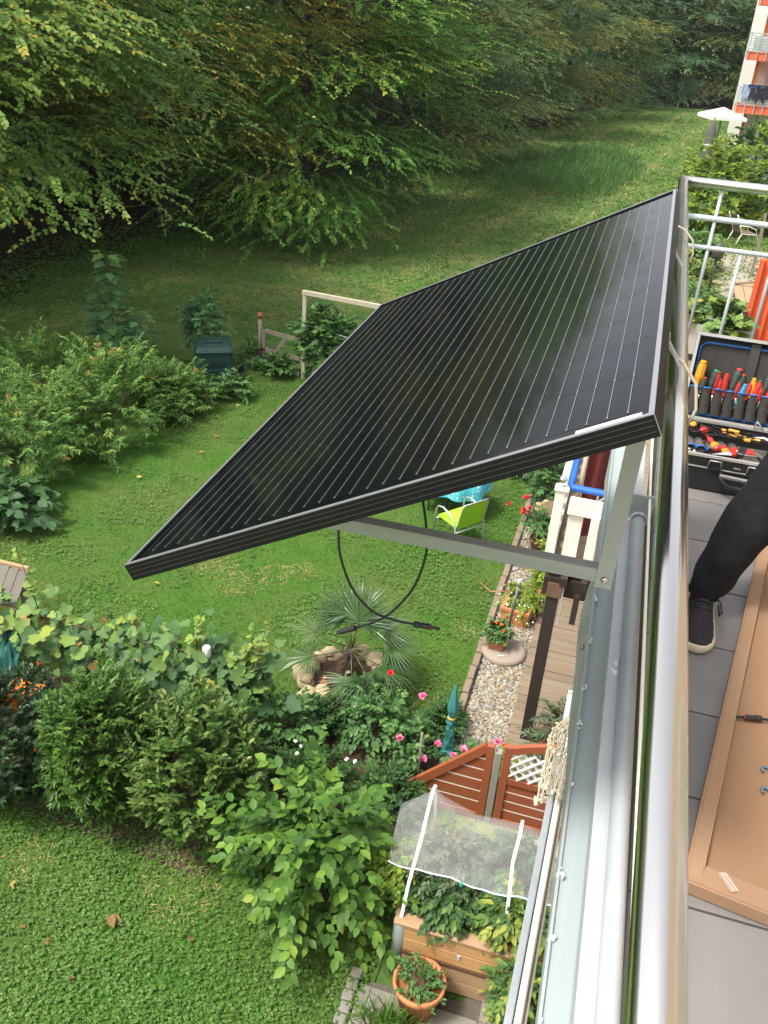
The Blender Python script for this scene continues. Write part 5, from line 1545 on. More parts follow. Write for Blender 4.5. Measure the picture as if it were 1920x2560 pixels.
for k, (x, w_, h_, m_, lab) in enumerate([(4.0, .42, 1.0, mat('pale_blue_shirt', (.30, .36, .50), .8), 'pale blue laundry at the left end of the far balcony'), (4.35, .40, .95, mat('navy_cloth', (.020, .022, .040), .85), 'dark trousers drying on the far balcony rail'),
                                         (4.95, .75, 1.05, mat('black_cloth', (.012, .012, .018), .85), 'black laundry drying at the right of the far balcony rail'), (4.55, .9, .25, mat('blue_cloth', (.03, .05, .16), .85), 'blue cloth lying along the far balcony rail')]):
    vs = []
    for i in range(7):
        for j in range(6):
            vs.append((x - w_ / 2 + w_ * i / 6 + r_.uniform(-.02, .02), 61.40 - .03 * math.sin(i * 2 + j), 4.28 - h_ * (j / 5) * (1 - .35 * abs(math.sin(i * 1.1 + k)))))
    tag(MB().add(vs, [(i * 6 + j, i * 6 + j + 1, (i + 1) * 6 + j + 1, (i + 1) * 6 + j) for i in range(6) for j in range(5)], True).build('laundry', m_, loc=(x, 61.4, 4.28)), lab, 'laundry', GL)

# ================================================================== HAZE
hm = bpy.data.materials.new('thin_haze')
hm.use_nodes = True
hn_ = hm.node_tree.nodes
hn_.remove(hn_['Principled BSDF'])
pv_ = hn_.new('ShaderNodeVolumePrincipled')
pv_.inputs['Color'].default_value = (.93, .95, .97, 1)
pv_.inputs['Density'].default_value = .0002
pv_.inputs['Anisotropy'].default_value = .2
hm.node_tree.links.new(pv_.outputs[0], hn_['Material Output'].inputs['Volume'])
hz = MB().box((0, 125, 9.5), (806, 756, 21.5)).build('haze', hm)
tag(hz, kind='stuff')

# ================================================================== HOUSE AND BALCONY
FZ = 5.57
M_render = mat('cream_render', (.52, .40, .29), .9, nz=(2, .3), col2=(.46, .35, .25), bump=(60, .2))
hs = thing('house', 'cream rendered house wall behind the balcony', 'house', (2.4, 1, 0))
MB().box((1.95, .6, 5.4), (.30, 7.4, 10.8)).build('wall', M_render, hs)
dr = MB().box((1.785, 1.6, 6.65), (.06, 1.7, 2.1)).build('door', mat('door_frame', (.70, .70, .68), .4), hs)
for s in (-.42, .42): MB().box((1.75, 1.6 + s, 6.65), (.02, .74, 1.92)).build('pane', mat('pale_pane', (.42, .37, .30), .35) if s < 0 else bpy.data.materials['pale_pane'], dr)  # unseen panes toned pale so the handrail reflects no dark band

bal = thing('balcony', 'balcony with grey tiles and a galvanised steel edge', 'balcony', (1.2, 2, FZ))
M_slab = mat('concrete_slab', (.30, .29, .27), .9, nz=(5, .3))
MB().box((1.02, 1.55, FZ - .14), (1.56, 5.5, .22)).build('slab', M_slab, bal)
M_tile = [mat('floor_tile_%d' % k, c, .55, nz=(4.5, .15), col2=tuple(x * .70 for x in c), bump=(160, .06), det=8) for k, c in enumerate([(.205, .193, .187), (.19, .18, .176), (.215, .205, .20)])]
g = np.random.default_rng(91)
for j in range(18):
    y = 3.343 - .3237 * 14 + j * .3237 + .162
    if y > 4.25: continue
    for i in range(3):
        MB().box((.245 + .245 + i * .5035, y, FZ - .012), (.497, .3167, .024), bev=.002).build('floor_tile', M_tile[int(g.integers(0, 3))], bal)
MB().box((1.0, 1.3, FZ - .024), (1.5, 5.2, .008)).build('mortar_bed', mat('grout', (.10, .09, .08), .95), bal)
P0 = Vector((.15, .95, 0))
RM = Matrix.Translation(P0) @ Matrix.Rotation(R_(1.0), 4, 'Z') @ Matrix.Translation(-P0)
MB(RM).box((.1245, 1.7, 5.600), (.057, 5.1, .016)).build('edge_channel', M_galv_dk, bal)
MB(RM).box((.0965, 1.7, 5.585), (.006, 5.1, .062)).build('channel_lip', M_galv_dk, bal)
MB(RM).box((.180, 1.7, 5.702), (.066, 5.1, .010)).build('flat_bar', M_galv, bal)
MB(RM).box((.152, 1.7, 5.660), (.006, 5.1, .074)).build('channel_web', M_galv_dk, bal)
wl_ = MB(RM).tube([(.199, -.8, 5.729), (.199, 2.78, 5.729)], .0212, 20).build('foot_tube', M_galv, bal)
mb = MB(RM)
for k in range(26):
    a = 2 * PI * k / 26
    mb.blob((.199 + .024 * math.cos(a), 2.782, 5.731 + .024 * math.sin(a)), (.006, .009, .006), k, .3, 1)
mb.build('weld_seam', M_galv, wl_)
MB(RM).box((.199, 2.86, 5.73), (.09, .012, .11)).build('end_plate', M_galv_dk, bal)
MB(RM).box((.2265, 1.7, 5.775), (.0075, 5.1, .010)).build('sealing_strip', mat('cream_strip', (.82, .78, .68), .4), bal)
mb = MB(RM)
r_ = random.Random(8)
for k, y in enumerate((.62, .80, .93, 1.02, 1.20, 1.36, 1.62, 1.83, 1.98, 2.2, 2.42)):
    for j in range(4):
        mb.blob((.098 + r_.uniform(-.003, .008), y + r_.uniform(-.012, .012), 5.617 + r_.uniform(-.004, .003)), (r_.uniform(.002, .005), r_.uniform(.004, .010), .002), k * 5 + j, .35, 1)
for k in range(7): mb.blob((.163 + r_.uniform(-.006, .01), 1.98 + r_.uniform(-.03, .03), 5.707), (r_.uniform(.004, .012), r_.uniform(.004, .016), .004), 200 + k, .35, 1)
tag(mb.build('zinc_drips', mat('fresh_zinc', (.66, .68, .69), .4, .3), bal), kind='stuff')

rail = thing('balcony_railing', 'brushed steel handrail with galvanised bars around the balcony corner', 'railing', (.113, 4.31, FZ))
RX, RY, RZ = .1135, 4.310, 6.600
MB().tube([(RX, -1.6, RZ), (RX, 1.0, RZ), (RX, RY, RZ)], .0212, 40).build('handrail', M_steel, rail)
MB().tube([(RX - .002, RY, RZ), (1.2, RY, RZ), (1.79, RY, RZ)], .0212, 32).build('handrail', mat('brushed_stainless_x', (.72, .70, .67), .23, 1.0, nz=(60, .3), col2=(.62, .60, .57), stretch=(.03, 1, 1)), rail)
MB().blob((RX, RY, RZ), .0216, 1, 0, 3).build('corner_joint', M_steel, rail)
MB().tube([(RX + .002, RY + .002, FZ - .2), (RX + .002, RY + .002, RZ - .01)], .019, 20).build('post', M_galv, rail)
for z, r in ((6.458, .0130), (6.333, .0105), (5.70, .0105)): MB().tube([(RX + .01, RY, z), (1.79, RY, z)], r, 14).build('crossbar', M_galv, rail)
for k in range(11):
    x = .282 + k * .141
    MB().tube([(x, RY, 5.70), (x, RY, 6.595 if k % 2 == 0 else 6.333)], .0078, 10).build('baluster', M_galv, rail)
    MB().blob((x, RY, 6.333), (.014, .011, .012), k, .15, 2).build('weld', M_galv, rail)
    if k % 2 == 0: MB().blob((x, RY, 6.458), (.016, .0135, .014), k, .15, 2).build('weld', M_galv, rail)

# grey tarpaulin edge under the balcony edge
vs = []
for i in range(22):
    y = 1.7 + i * .10
    for j in range(4):
        z = 5.57 - j * .07
        vs.append((.112 - .0175 * (y - .95) - .015 - .007 * j * math.exp(-((y - 2.55) / .35) ** 2) + .004 * math.sin(i * 1.1), y, z))
tp = thing('tarpaulin', 'light grey tarpaulin with a metal eyelet hanging under the balcony edge', 'tarpaulin', (.08, 2.5, 5.5))
MB().add(vs, [(i * 4 + j, i * 4 + j + 1, (i + 1) * 4 + j + 1, (i + 1) * 4 + j) for i in range(21) for j in range(3)], True).build('sheet', mat('grey_tarp', (.34, .33, .33), .6, nz=(6, .3)), tp)
MB().lathe((.066, 2.33, 5.49), [(.009, 0), (.012, .003), (.009, .006)], 14, axis=(-1, 0, .3)).build('eyelet', mat('brass_eyelet', (.45, .38, .28), .3, 1.0), tp)

# ================================================================== SOLAR PANEL
PO = Vector((.06154, 1.21641, 6.72508))
PM = Matrix.Translation(PO) @ Euler((R_(2.032), R_(-28.6439), R_(-.9797))).to_matrix().to_4x4()
PL = 1.6586
M_frame_blk = mat('black_anodised', (.007, .007, .0075), .5, 0.0, spec=.2, nz=(30, .4), col2=(.010, .010, .0105), stretch=(.1, .1, 3))
M_frame_top = mat('sky_lit_frame_edge', (.33, .33, .355), .33, .7)  # bright sky highlight along the black frame's edges, put into the colour
M_sheet = mat('black_backsheet', (.0018, .0022, .0042), .07, spec=.1)
M_cell = [mat('silicon_cell_%d' % k, c, .07, nz=(5, .3), col2=tuple(x * .8 for x in c), spec=.1) for k, c in enumerate([(.0019, .0024, .0050), (.0023, .0027, .0048), (.0018, .0024, .0056)])]
M_bus = mat('silver_busbar', (.55, .56, .58), .3, .9)
sp = thing('solar_panel', 'black framed solar panel with silver busbars tilted outward from the railing', 'solar panel', PO)
FWD, FH = .009, .035
for (a, b) in (((-1, 0), (0, FWD)), ((-1, PL - FWD), (0, PL)), ((-1, FWD), (-1 + FWD, PL - FWD)), ((-FWD, FWD), (0, PL - FWD))):
    cx, cy = (a[0] + b[0]) / 2, (a[1] + b[1]) / 2
    wx, wy = b[0] - a[0], b[1] - a[1]
    f_ = MB(PM).box((cx, cy, -FH / 2 - .0006), (wx, wy, FH - .0012)).build('frame_bar', M_frame_blk, sp)
    MB(PM).box((cx, cy, 0), (wx - .0006, wy - .0006, .0012)).build('frame_edge', M_frame_top, f_)
    if wx > .5:
        mb = MB(PM)
        for z in (-.008, -.0165, -.026): mb.box((cx, a[1] - .0003 if cy < .5 else b[1] + .0003, z), (wx - .01, .0008, .0009))
        mb.build('groove', mat('groove_line', (.06, .06, .06), .4, .4) if cy < .5 else bpy.data.materials['groove_line'], f_)
MB(PM).box((-.0006, 0.0, -.0175), (.0014, .0014, .034)).build('corner_seam', M_frame_top, sp)
MB(PM).box((-.5, PL / 2, -.0065), (.978, PL - .022, .004)).build('backsheet', M_sheet, sp)
MB(PM).box((-.5, PL / 2, -.0060 - .022), (.90, PL - .12, .002)).build('rear_sheet', M_black, sp)
cp, cs, ch_ = .1585, .1562, .0165
h = cs / 2
oc = [(-h + ch_, -h), (h - ch_, -h), (h, -h + ch_), (h, h - ch_), (h - ch_, h), (-h + ch_, h), (-h, h - ch_), (-h, -h + ch_)]
R3 = PM.to_3x3()
cell_me = []
for m in M_cell:
    mb = MB()
    mb.prism([R3 @ Vector((x, y, 0)) for x, y in oc], (0, 0, 0), R3 @ Vector((0, 0, .0001)))
    me = mb.mesh('solar_cell'); me.materials.append(m); cell_me.append(me)
g = np.random.default_rng(17)
for i in range(6):
    for j in range(10):
        o = bpy.data.objects.new('solar_cell', cell_me[int(g.integers(0, 3))])
        COL.objects.link(o); o.parent = sp
        o.location = R3 @ Vector((-.5 + (i - 2.5) * cp, PL / 2 + (j - 4.5) * cp, -.0044))
y0, y1 = PL / 2 - 5 * cp + .006, PL / 2 + 5 * cp - .006
for i in range(6):
    for k in range(5):
        x = -.5 + (i - 2.5) * cp + (k - 2) * .0312
        b = MB(PM).box((x, (y0 + y1) / 2, -.0034), (.0009, y1 - y0, .0005)).build('busbar', M_bus, sp)
dots = MB(PM)
for i in range(6):
    for k in range(5):
        x = -.5 + (i - 2.5) * cp + (k - 2) * .0312
        for j in range(11): dots.box((x, PL / 2 + (j - 5) * cp + (.007 if j == 0 else (-.007 if j == 10 else 0)), -.0033), (.0026, .0035, .0008))
tag(dots.build('solder_point', M_bus, sp), kind='stuff')
stk = MB(PM).box((-.068, .0160, -.0016), (.098, .013, .0010)).build('barcode_sticker', mat('white_label', (.80, .80, .78), .4), sp)
mb = MB(PM)
for k in range(22): mb.box((-.106 + k * .0024 + (k % 3) * .0006, .0165, -.0010), (.0009 if k % 2 else .0014, .005, .0003))
mb.build('barcode', M_black, stk)
jb = MB(PM).box((-.35, 1.35, -.037), (.11, .07, .022), bev=.004).build('junction_box', M_black, sp)

# aluminium triangle brackets under the panel
for i, (y, lab) in enumerate([(1.70, 'aluminium triangle bracket nearest the camera below the solar panel'), (2.52, 'aluminium triangle bracket at the far half under the solar panel')]):
    t = thing('support_bracket', lab, 'bracket', (.06, y, 6.15), 'brackets holding the solar panel')
    MB().bar((.0635, y, 6.118), (.066, y, 6.690), .0025, .033, up=(1, 0, 0))
    a = MB()
    a.box((.0625, y, 6.405), (.034, .0025, .570), Euler((0, .006, 0)))
    a.box((.0800, y + .018, 6.405), (.0025, .034, .570), Euler((0, .006, 0)))
    a.build('upright', M_alu, t)
    s = MB()
    s.bar((.062, y + .0035, 6.146), (-.80, y + .0035, 6.136), .0025, .030, up=(0, 0, 1))
    s.bar((.062, y + .018, 6.162), (-.80, y + .018, 6.152), .030, .0025, up=(0, 0, 1))
    s.build('strut', M_alu, t)
    q0, q1 = PM @ Vector((-.02, y - PO.y, -.039)), PM @ Vector((-.98, y - PO.y, -.039))
    MB().bar(q0, q1, .034, .004, up=R3 @ Vector((0, 0, 1))).build('top_rail', M_alu, t)
    MB().lathe((.0625, y - .0012, 6.142), [(.0075, 0), (.0085, .0015), (.006, .005), (.003, .006)], 14, axis=(0, -1, 0)).build('bolt', M_steel, t)
    MB().lathe((.080, y + .017, 6.29), [(.006, 0), (.006, .005)], 6, axis=(1, 0, 0)).build('bolt', M_steel, t)
    MB().bar((.066, y + .05, 6.690), (RX, y + .05, 6.626), .030, .004, up=(1, 0, 1)).build('hook', M_alu, t)
# cord ties between panel frame and handrail
M_cord = mat('beige_cord', (.34, .29, .21), .7, nz=(90, .3))


def tie(y, lab):
    pts = [(.070, y + .10, 6.655), (.092, y + .06, 6.637), (.118, y + .02, 6.634), (.146, y - .04, 6.615), (.152, y - .09, 6.585), (.142, y - .12, 6.565), (.118, y - .12, 6.560), (.09, y - .08, 6.575), (.075, y, 6.62)]
    o = MB().tube(pts, .0032, 8).build('cord_tie', M_cord, loc=pts[2])
    tag(o, lab, 'cord', 'cords tying the panel to the handrail')


tie(1.72, 'beige cord looped round the handrail beside the tool case')
tie(3.02, 'beige cord looped round the handrail near its far corner')

# connector cables hanging from the panel


def mc_plug(root, p, d, female):
    p, d = Vector(p), Vector(d).normalized()
    MB().lathe(p, [(.0045, 0), (.0085, .002), (.0085, .020), (.0070, .021)], 12, axis=d, smooth=False).build('cap_nut', M_black, root)
    MB().lathe(p + d * .020, [(.0065, 0), (.0070, .003), (.0080, .004), (.0080, .024), (.0065, .026)] + ([(.0065, .040)] if female else []), 10, axis=d, smooth=False).build('plug_body', M_black, root)
    if not female:
        MB().lathe(p + d * .046, [(.0052, 0), (.0058, .0015), (.0052, .003)], 12, axis=d).build('red_seal', mat('red_seal', (.35, .05, .02), .5), root)
        MB().lathe(p + d * .049, [(.0040, 0), (.0040, .022), (.0032, .024)], 12, axis=d).build('pin', M_black, root)


cy_ = 1.88


def cable(lab, pix, end, female):
    P = [at_y(x, y, cy_ + dy) for x, y, dy in pix]
    S = []
    for i in range(len(P) - 1):
        p0, p1, p2, p3 = P[max(0, i - 1)], P[i], P[i + 1], P[min(len(P) - 1, i + 2)]
        for k in range(5):
            u = k / 5
            S.append(.5 * ((2 * p1) + (-p0 + p2) * u + (2 * p0 - 5 * p1 + 4 * p2 - p3) * u * u + (-p0 + 3 * p1 - 3 * p2 + p3) * u ** 3))
    S.append(P[-1])
    t = thing('connector_cable', lab, 'cable', P[0], 'solar panel cables')
    MB().tube(S, .0034, 10).build('cable', M_rubber, t)
    mc_plug(t, S[-1], S[-1] - S[-3], female)


cable('black cable under the panel crossing to a red sealed plug on the right', [(838, 1240, .06), (846, 1310, .02), (850, 1385, 0), (880, 1470, 0), (930, 1527, 0), (985, 1550, 0), (1033, 1560, 0)], None, False)
cable('black cable under the panel crossing to a socket plug on the left', [(1050, 1215, .06), (1064, 1300, .02), (1066, 1380, 0.01), (1036, 1465, .01), (985, 1525, .012), (940, 1553, .012), (890, 1569, .01)], None, True)

# ================================================================== AWNING OF THE FLAT BELOW, SHELL CHIME
aw = thing('awning_front_bar', 'white aluminium front bar of the awning on the floor below', 'awning', (.11, 2, 4.0))
P1 = Vector((.11, 2.0, 0))
AM = Matrix.Translation(P1) @ Matrix.Rotation(R_(-.55), 4, 'Z') @ Matrix.Translation(-P1)
M_wht_al = mat('white_aluminium', (.70, .68, .62), .35, nz=(4, .3), col2=(.62, .60, .55))
MB(AM).box((.118, 1.6, 3.97), (.030, 4.66, .07), bev=.006).build('front_profile', M_wht_al, aw)
MB(AM).box((.083, 1.6, 3.975), (.030, 4.64, .055), bev=.004).build('gutter_lip', M_galv, aw)
MB(AM).box((.100, 1.6, 3.955), (.0035, 4.60, .05)).build('slot', mat('dark_slot', (.10, .09, .05), .7), aw)
MB(AM).box((.142, 1.6, 3.955), (.016, 4.64, .045), bev=.003).build('rear_profile', mat('beige_aluminium', (.50, .46, .38), .5), aw)
MB(AM).box((.110, 3.935, 3.97), (.085, .012, .085), bev=.003).build('end_cap', M_wht_al, aw)
for y in (.2, 3.2): MB(AM).bar((.15, y, 3.96), (1.81, y - .05, 4.30), .05, .04, bev=.006).build('arm', M_wht_al, aw)

M_shell = mat('cream_shell', (.74, .66, .50), .55, nz=(30, .3), col2=(.60, .50, .35))
cz = 4.32
mc = Vector((.112, 3.17, cz))
mac = thing('shell_chime', 'cream shell wind chime of knotted cords and bead strings beside the awning', 'wind chime', mc)
Rr, hd_ = .078, .17
mb = MB()
for k in range(14):
    for sgn in (-1, 1):
        pts = []
        for j in range(9):
            f_ = j / 8
            a = 2 * PI * k / 14 + sgn * f_ * 1.5
            r = Rr * math.sin(f_ * PI / 2) ** .8 + .004
            pts.append(mc + Vector((r * math.cos(a), r * math.sin(a), hd_ * (1 - f_) ** 1.1)))
        mb.tube(pts, .0032, 5)
mb.build('net_dome', M_shell, mac)
MB().tube([mc + Vector((Rr * math.cos(2 * PI * k / 28), Rr * math.sin(2 * PI * k / 28), 0)) for k in range(29)], .0035, 6).build('ring', mat('wire_ring', (.35, .33, .28), .5, .5), mac)
MB().tube([mc + Vector((0, 0, hd_ - .01)), mc + Vector((.01, .01, hd_ + .30)), mc + Vector((.06, .02, 5.40 - cz))], .0025, 5).build('cord', M_shell, mac)
mb = MB()
for k in range(5): mb.blob(mc + Vector((.002 * k, 0, hd_ + .01 + .035 * k)), (.011, .011, .014), k, .2, 1)
mb.build('shell_knot', M_shell, mac)
r_ = random.Random(6)
for k in range(26):
    a = 2 * PI * k / 26 * (1 if k < 26 else 1)
    L_ = r_.choice((.22, .32, .36, .38))
    mb = MB()
    rk_ = Rr * (1.0 if k % 3 else .55)
    x, y = rk_ * math.cos(a), rk_ * math.sin(a)
    n_ = int(L_ / .0115)
    for j in range(n_): mb.blob(mc + Vector((x + .0015 * math.sin(j * .7), y, -.006 - j * .0115)), .0058 if j % 2 else .0044, j, .15, 1)
    for j in range(4): mb.blob(mc + Vector((x + r_.uniform(-.009, .009), y + r_.uniform(-.009, .009), -L_ - .008 + r_.uniform(-.012, .012))), (.009, .008, .012), 50 + j, .2, 1)
    mb.build('bead_string', M_shell, mac)
for k in range(20):
    a = 2 * PI * k / 20
    MB().blob(mc + Vector((Rr * 1.03 * math.cos(a), Rr * 1.03 * math.sin(a), .004)), (.011, .011, .010), k, .2, 1).build('shell', M_shell, mac)
    if k % 2 == 0: MB().blob(mc + Vector((Rr * .93 * math.cos(a), Rr * .93 * math.sin(a), .075)), (.009, .009, .008), k, .2, 1).build('shell', M_shell, mac)

# ================================================================== TOOL CASE
M_case = mat('black_case_shell', (.013, .013, .013), .35, nz=(30, .4), col2=(.022, .022, .022))
M_felt = mat('dark_grey_fabric', (.030, .029, .028), .9, nz=(24, .2), col2=(.050, .046, .042), bump=(160, .3))
M_felt2 = mat('brown_grey_fabric', (.095, .085, .078), .9, nz=(24, .2), col2=(.07, .062, .058), bump=(160, .3))
M_trim = mat('blue_trim', (.020, .14, .42), .6)
M_caserim = mat('case_rim', (.55, .55, .53), .35, .5)
M_handle_y = mat('yellow_grip', (.62, .28, .015), .4)
M_handle_r = mat('red_grip', (.44, .028, .022), .4)
M_handle_k = mat('dark_grip', (.040, .055, .045), .5)
TX0, TX1_, TYF, TYB = .300, .800, 3.435, 3.800
ZB, ZT = FZ + .004, FZ + .150
tc_ = thing('tool_case', 'open black tool case with blue trimmed tool pockets standing on the tiles', 'tool case', (.55, 3.6, FZ))
cxm = (TX0 + TX1_) / 2
sh_ = MB()
sh_.box((cxm, (TYF + TYB) / 2, ZB + .004), (TX1_ - TX0, TYB - TYF, .008))
for y in (TYF, TYB): sh_.box((cxm, y, (ZB + ZT) / 2 + .004), (TX1_ - TX0, .007, ZT - ZB - .008))
for x in (TX0, TX1_): sh_.box((x, (TYF + TYB) / 2, (ZB + ZT) / 2 + .004), (.007, TYB - TYF - .008, ZT - ZB - .008))
sh_.build('base_shell', M_case, tc_)
rm = MB()
for y in (TYF, TYB): rm.box((cxm, y, ZT + .003), (TX1_ - TX0 + .012, .013, .010))
for x in (TX0, TX1_): rm.box((x, (TYF + TYB) / 2, ZT + .003), (.013, TYB - TYF - .014, .010))
rm.build('base_rim', M_caserim, tc_)
MB().box((cxm, TYF - .005, ZT - .045), (TX1_ - TX0 - .01, .004, .004)).build('shell_seam', M_caserim, tc_)
MB().box((cxm, (TYF + TYB) / 2, ZB + .040), (TX1_ - TX0 - .02, TYB - TYF - .02, .05)).build('lining', M_felt2, tc_)
for x in (.44, .585):
    lt = MB().box((x, TYF - .009, ZT - .028), (.046, .012, .045), bev=.003).build('latch', M_case, tc_)
    MB().tube([(x - .024, TYF - .018, ZT - .03), (x - .022, TYF - .020, ZT - .006), (x + .022, TYF - .020, ZT - .006), (x + .024, TYF - .018, ZT - .03)], .0022, 6).build('latch_wire', M_caserim, lt)
lk = MB().box((.525, TYF - .006, ZT - .026), (.030, .006, .014)).build('combination_lock', M_case, tc_)
for k in range(3): MB().box((.516 + .009 * k, TYF - .0095, ZT - .026), (.005, .003, .006)).build('number_wheel', M_caserim, lk)
hn = MB()
hn.bar((.465, TYF - .024, ZT - .062), (.600, TYF - .024, ZT - .066), .014, .016, bev=.004)
hn.build('handle_plate', mat('worn_handle', (.34, .34, .32), .4, .6, nz=(40, .2), col2=(.2, .2, .19)), tc_)
MB().tube([(.470, TYF - .006, ZT - .05), (.470, TYF - .030, ZT - .07), (.500, TYF - .042, ZT - .095), (.565, TYF - .042, ZT - .097), (.595, TYF - .030, ZT - .07), (.595, TYF - .006, ZT - .05)], .008, 8).build('handle', M_case, tc_)
# lid
LA = R_(13)
LM = Matrix.Translation((0, TYB + .004, ZT + .010)) @ Matrix.Rotation(-LA, 4, 'X')
HL = .350
ld = MB(LM)
ld.box((cxm, .055, HL / 2), (TX1_ - TX0, .008, HL))
ld.box((cxm, .027, HL - .003), (TX1_ - TX0, .048, .008)); ld.box((cxm, .027, .005), (TX1_ - TX0, .048, .008))
for x in (TX0, TX1_): ld.box((x, .027, HL / 2), (.007, .048, HL - .02))
lid = ld.build('lid', M_case, tc_)
lr = MB(LM)
lr.box((cxm, -.001, HL + .001), (TX1_ - TX0 + .012, .010, .012))
for x in (TX0, TX1_): lr.box((x, -.001, HL / 2), (.012, .010, HL - .014))
lr.box((cxm, -.001, .002), (TX1_ - TX0 + .012, .010, .008))
lr.build('lid_rim', M_caserim, lid)
MB(LM).box((cxm, .030, HL / 2), (TX1_ - TX0 - .024, .010, HL - .035)).build('tool_board', M_felt, lid)
MB(LM).tube([(TX0 + .02, .022, .03), (TX0 + .02, .022, HL - .050), (TX0 + .045, .022, HL - .032), (TX1_ - .045, .022, HL - .032), (TX1_ - .02, .022, HL - .05), (TX1_ - .02, .022, .03)], .0055, 8).build('board_trim', M_trim, lid)
MB(LM).box((cxm, .020, .018), (TX1_ - TX0 - .03, .008, .014)).build('board_trim', M_trim, lid)
MB(LM).box((.536, .012, .245), (.038, .006, .190), bev=.002).build('strap', mat('black_strap', (.035, .035, .035), .35, nz=(12, .3), col2=(.06, .06, .06)), lid)
NPK = 10
for k in range(NPK):
    x = TX0 + .035 + k * .0475
    pk_ = MB(LM)
    pk_.tube([(x + .006, .012, .022), (x, .010, .08), (x - .002, .008, .128)], [.021, .022, .0225], 12, cap=False)
    p_ = pk_.build('pocket', M_felt, lid)
    MB(LM).tube([(x - .002 + .0228 * math.cos(a), .008 + .0228 * math.sin(a), .129 - .005 * math.sin(a)) for a in [2 * PI * j / 14 for j in range(15)]], .0036, 6).build('pocket_trim', M_trim, p_)
GTOOL = 'hand tools in the case lid'


def driver(name, lab, x, zt, tiltx, hcol, cap_col, hl=.085, r=.0125, group=GTOOL):
    r, hl, zt = r * 1.3, hl * 1.25, zt + .008
    """a screwdriver standing in a lid pocket, handle up"""
    a = LM @ Vector((x, .004, .06)); b = LM @ Vector((x + tiltx, -.002, zt))
    d = (b - a).normalized()
    t = thing(name, lab, 'screwdriver', a, group)
    hb = b - d * hl
    MB().tube([a, hb], .003, 7).build('blade', M_steel, t)
    MB().lathe(hb, [(.006, 0), (.010, hl * .06), (.0085, hl * .20), (r, hl * .45), (r * 1.02, hl * .75), (r * .85, hl * .92)], 8, axis=d, smooth=False).build('handle', hcol, t)
    MB().lathe(hb + d * hl * .915, [(r * .86, 0), (r * .8, hl * .05), (r * .45, hl * .09)], 10, axis=d).build('end_cap', cap_col, t)
    return t


M_green = mat('green_cap', (.02, .22, .09), .4)
drv = [(.331, .235, .012, M_handle_y, M_handle_y, .105, .0145, 'yellow handled insulated tool at the left end of the lid'), (.383, .205, .020, M_handle_k, M_green, .085, .0125, 'dark screwdriver with green end in the lid'),
       (.408, .200, .002, M_handle_r, M_handle_r, .08, .0115, 'red screwdriver beside the green tipped one in the lid'), (.423, .172, .004, M_handle_r, M_handle_k, .06, .010, 'short red screwdriver low between two longer ones'),
       (.450, .172, -.004, M_handle_r, M_handle_k, .06, .010, 'short red screwdriver left of the crossed pair'), (.462, .225, .030, M_handle_k, M_handle_r, .085, .0135, 'leaning dark screwdriver with red tip, tallest left of the strap'),
       (.468, .190, .016, M_handle_k, M_handle_r, .07, .012, 'leaning dark and red screwdriver in front of the tallest'), (.500, .205, .012, M_handle_k, M_handle_r, .08, .009, 'thin dark screwdriver right beside the strap'),
       (.505, .165, .022, mat('blue_grip', (.03, .25, .42), .5), bpy.data.materials['blue_grip'], .075, .010, 'light blue handled tool left of the strap'), (.560, .195, -.004, M_handle_y, M_handle_y, .07, .0085, 'slim yellow tool right beside the strap'),
       (.563, .190, .020, M_handle_r, M_handle_k, .085, .012, 'red pliers handle leaning right of the strap'), (.590, .218, .026, M_handle_k, M_handle_r, .085, .011, 'dark red tipped screwdriver tallest right of the strap'),
       (.610, .172, .024, M_handle_r, M_handle_k, .08, .011, 'red pliers handle further right of the strap'), (.655, .170, .020, M_handle_r, M_handle_r, .08, .010, 'red tool at the right end of the lid pockets'), (.70, .19, .01, M_handle_k, M_handle_r, .08, .011, 'dark tool in the rightmost lid pocket'),
       (.352, .168, .010, M_handle_k, M_handle_r, .06, .010, 'short dark tool between the yellow and the green tipped one'), (.436, .196, .012, M_handle_r, M_handle_r, .07, .010, 'plain red screwdriver in the middle of the left lid half'),
       (.484, .176, .020, M_handle_r, M_handle_k, .07, .010, 'red and black pliers handle in front of the thin dark one'), (.532, .170, .016, M_handle_r, M_handle_r, .06, .010, 'short red tool half behind the strap'),
       (.576, .165, .018, M_handle_r, M_handle_k, .07, .011, 'low red pliers handle right of the slim yellow tool'), (.626, .196, .018, M_handle_k, M_handle_r, .08, .011, 'dark red ended screwdriver near the right frame edge'),
       (.640, .160, .018, M_handle_r, M_handle_k, .07, .010, 'low red tool near the right frame edge')]
for x, z, tx, hc, cc, hl, r, lab in drv: driver('screwdriver', lab, x, z, tx, hc, cc, hl, r)
GB2 = 'tools lying in the case base'
zi = ZB + .070
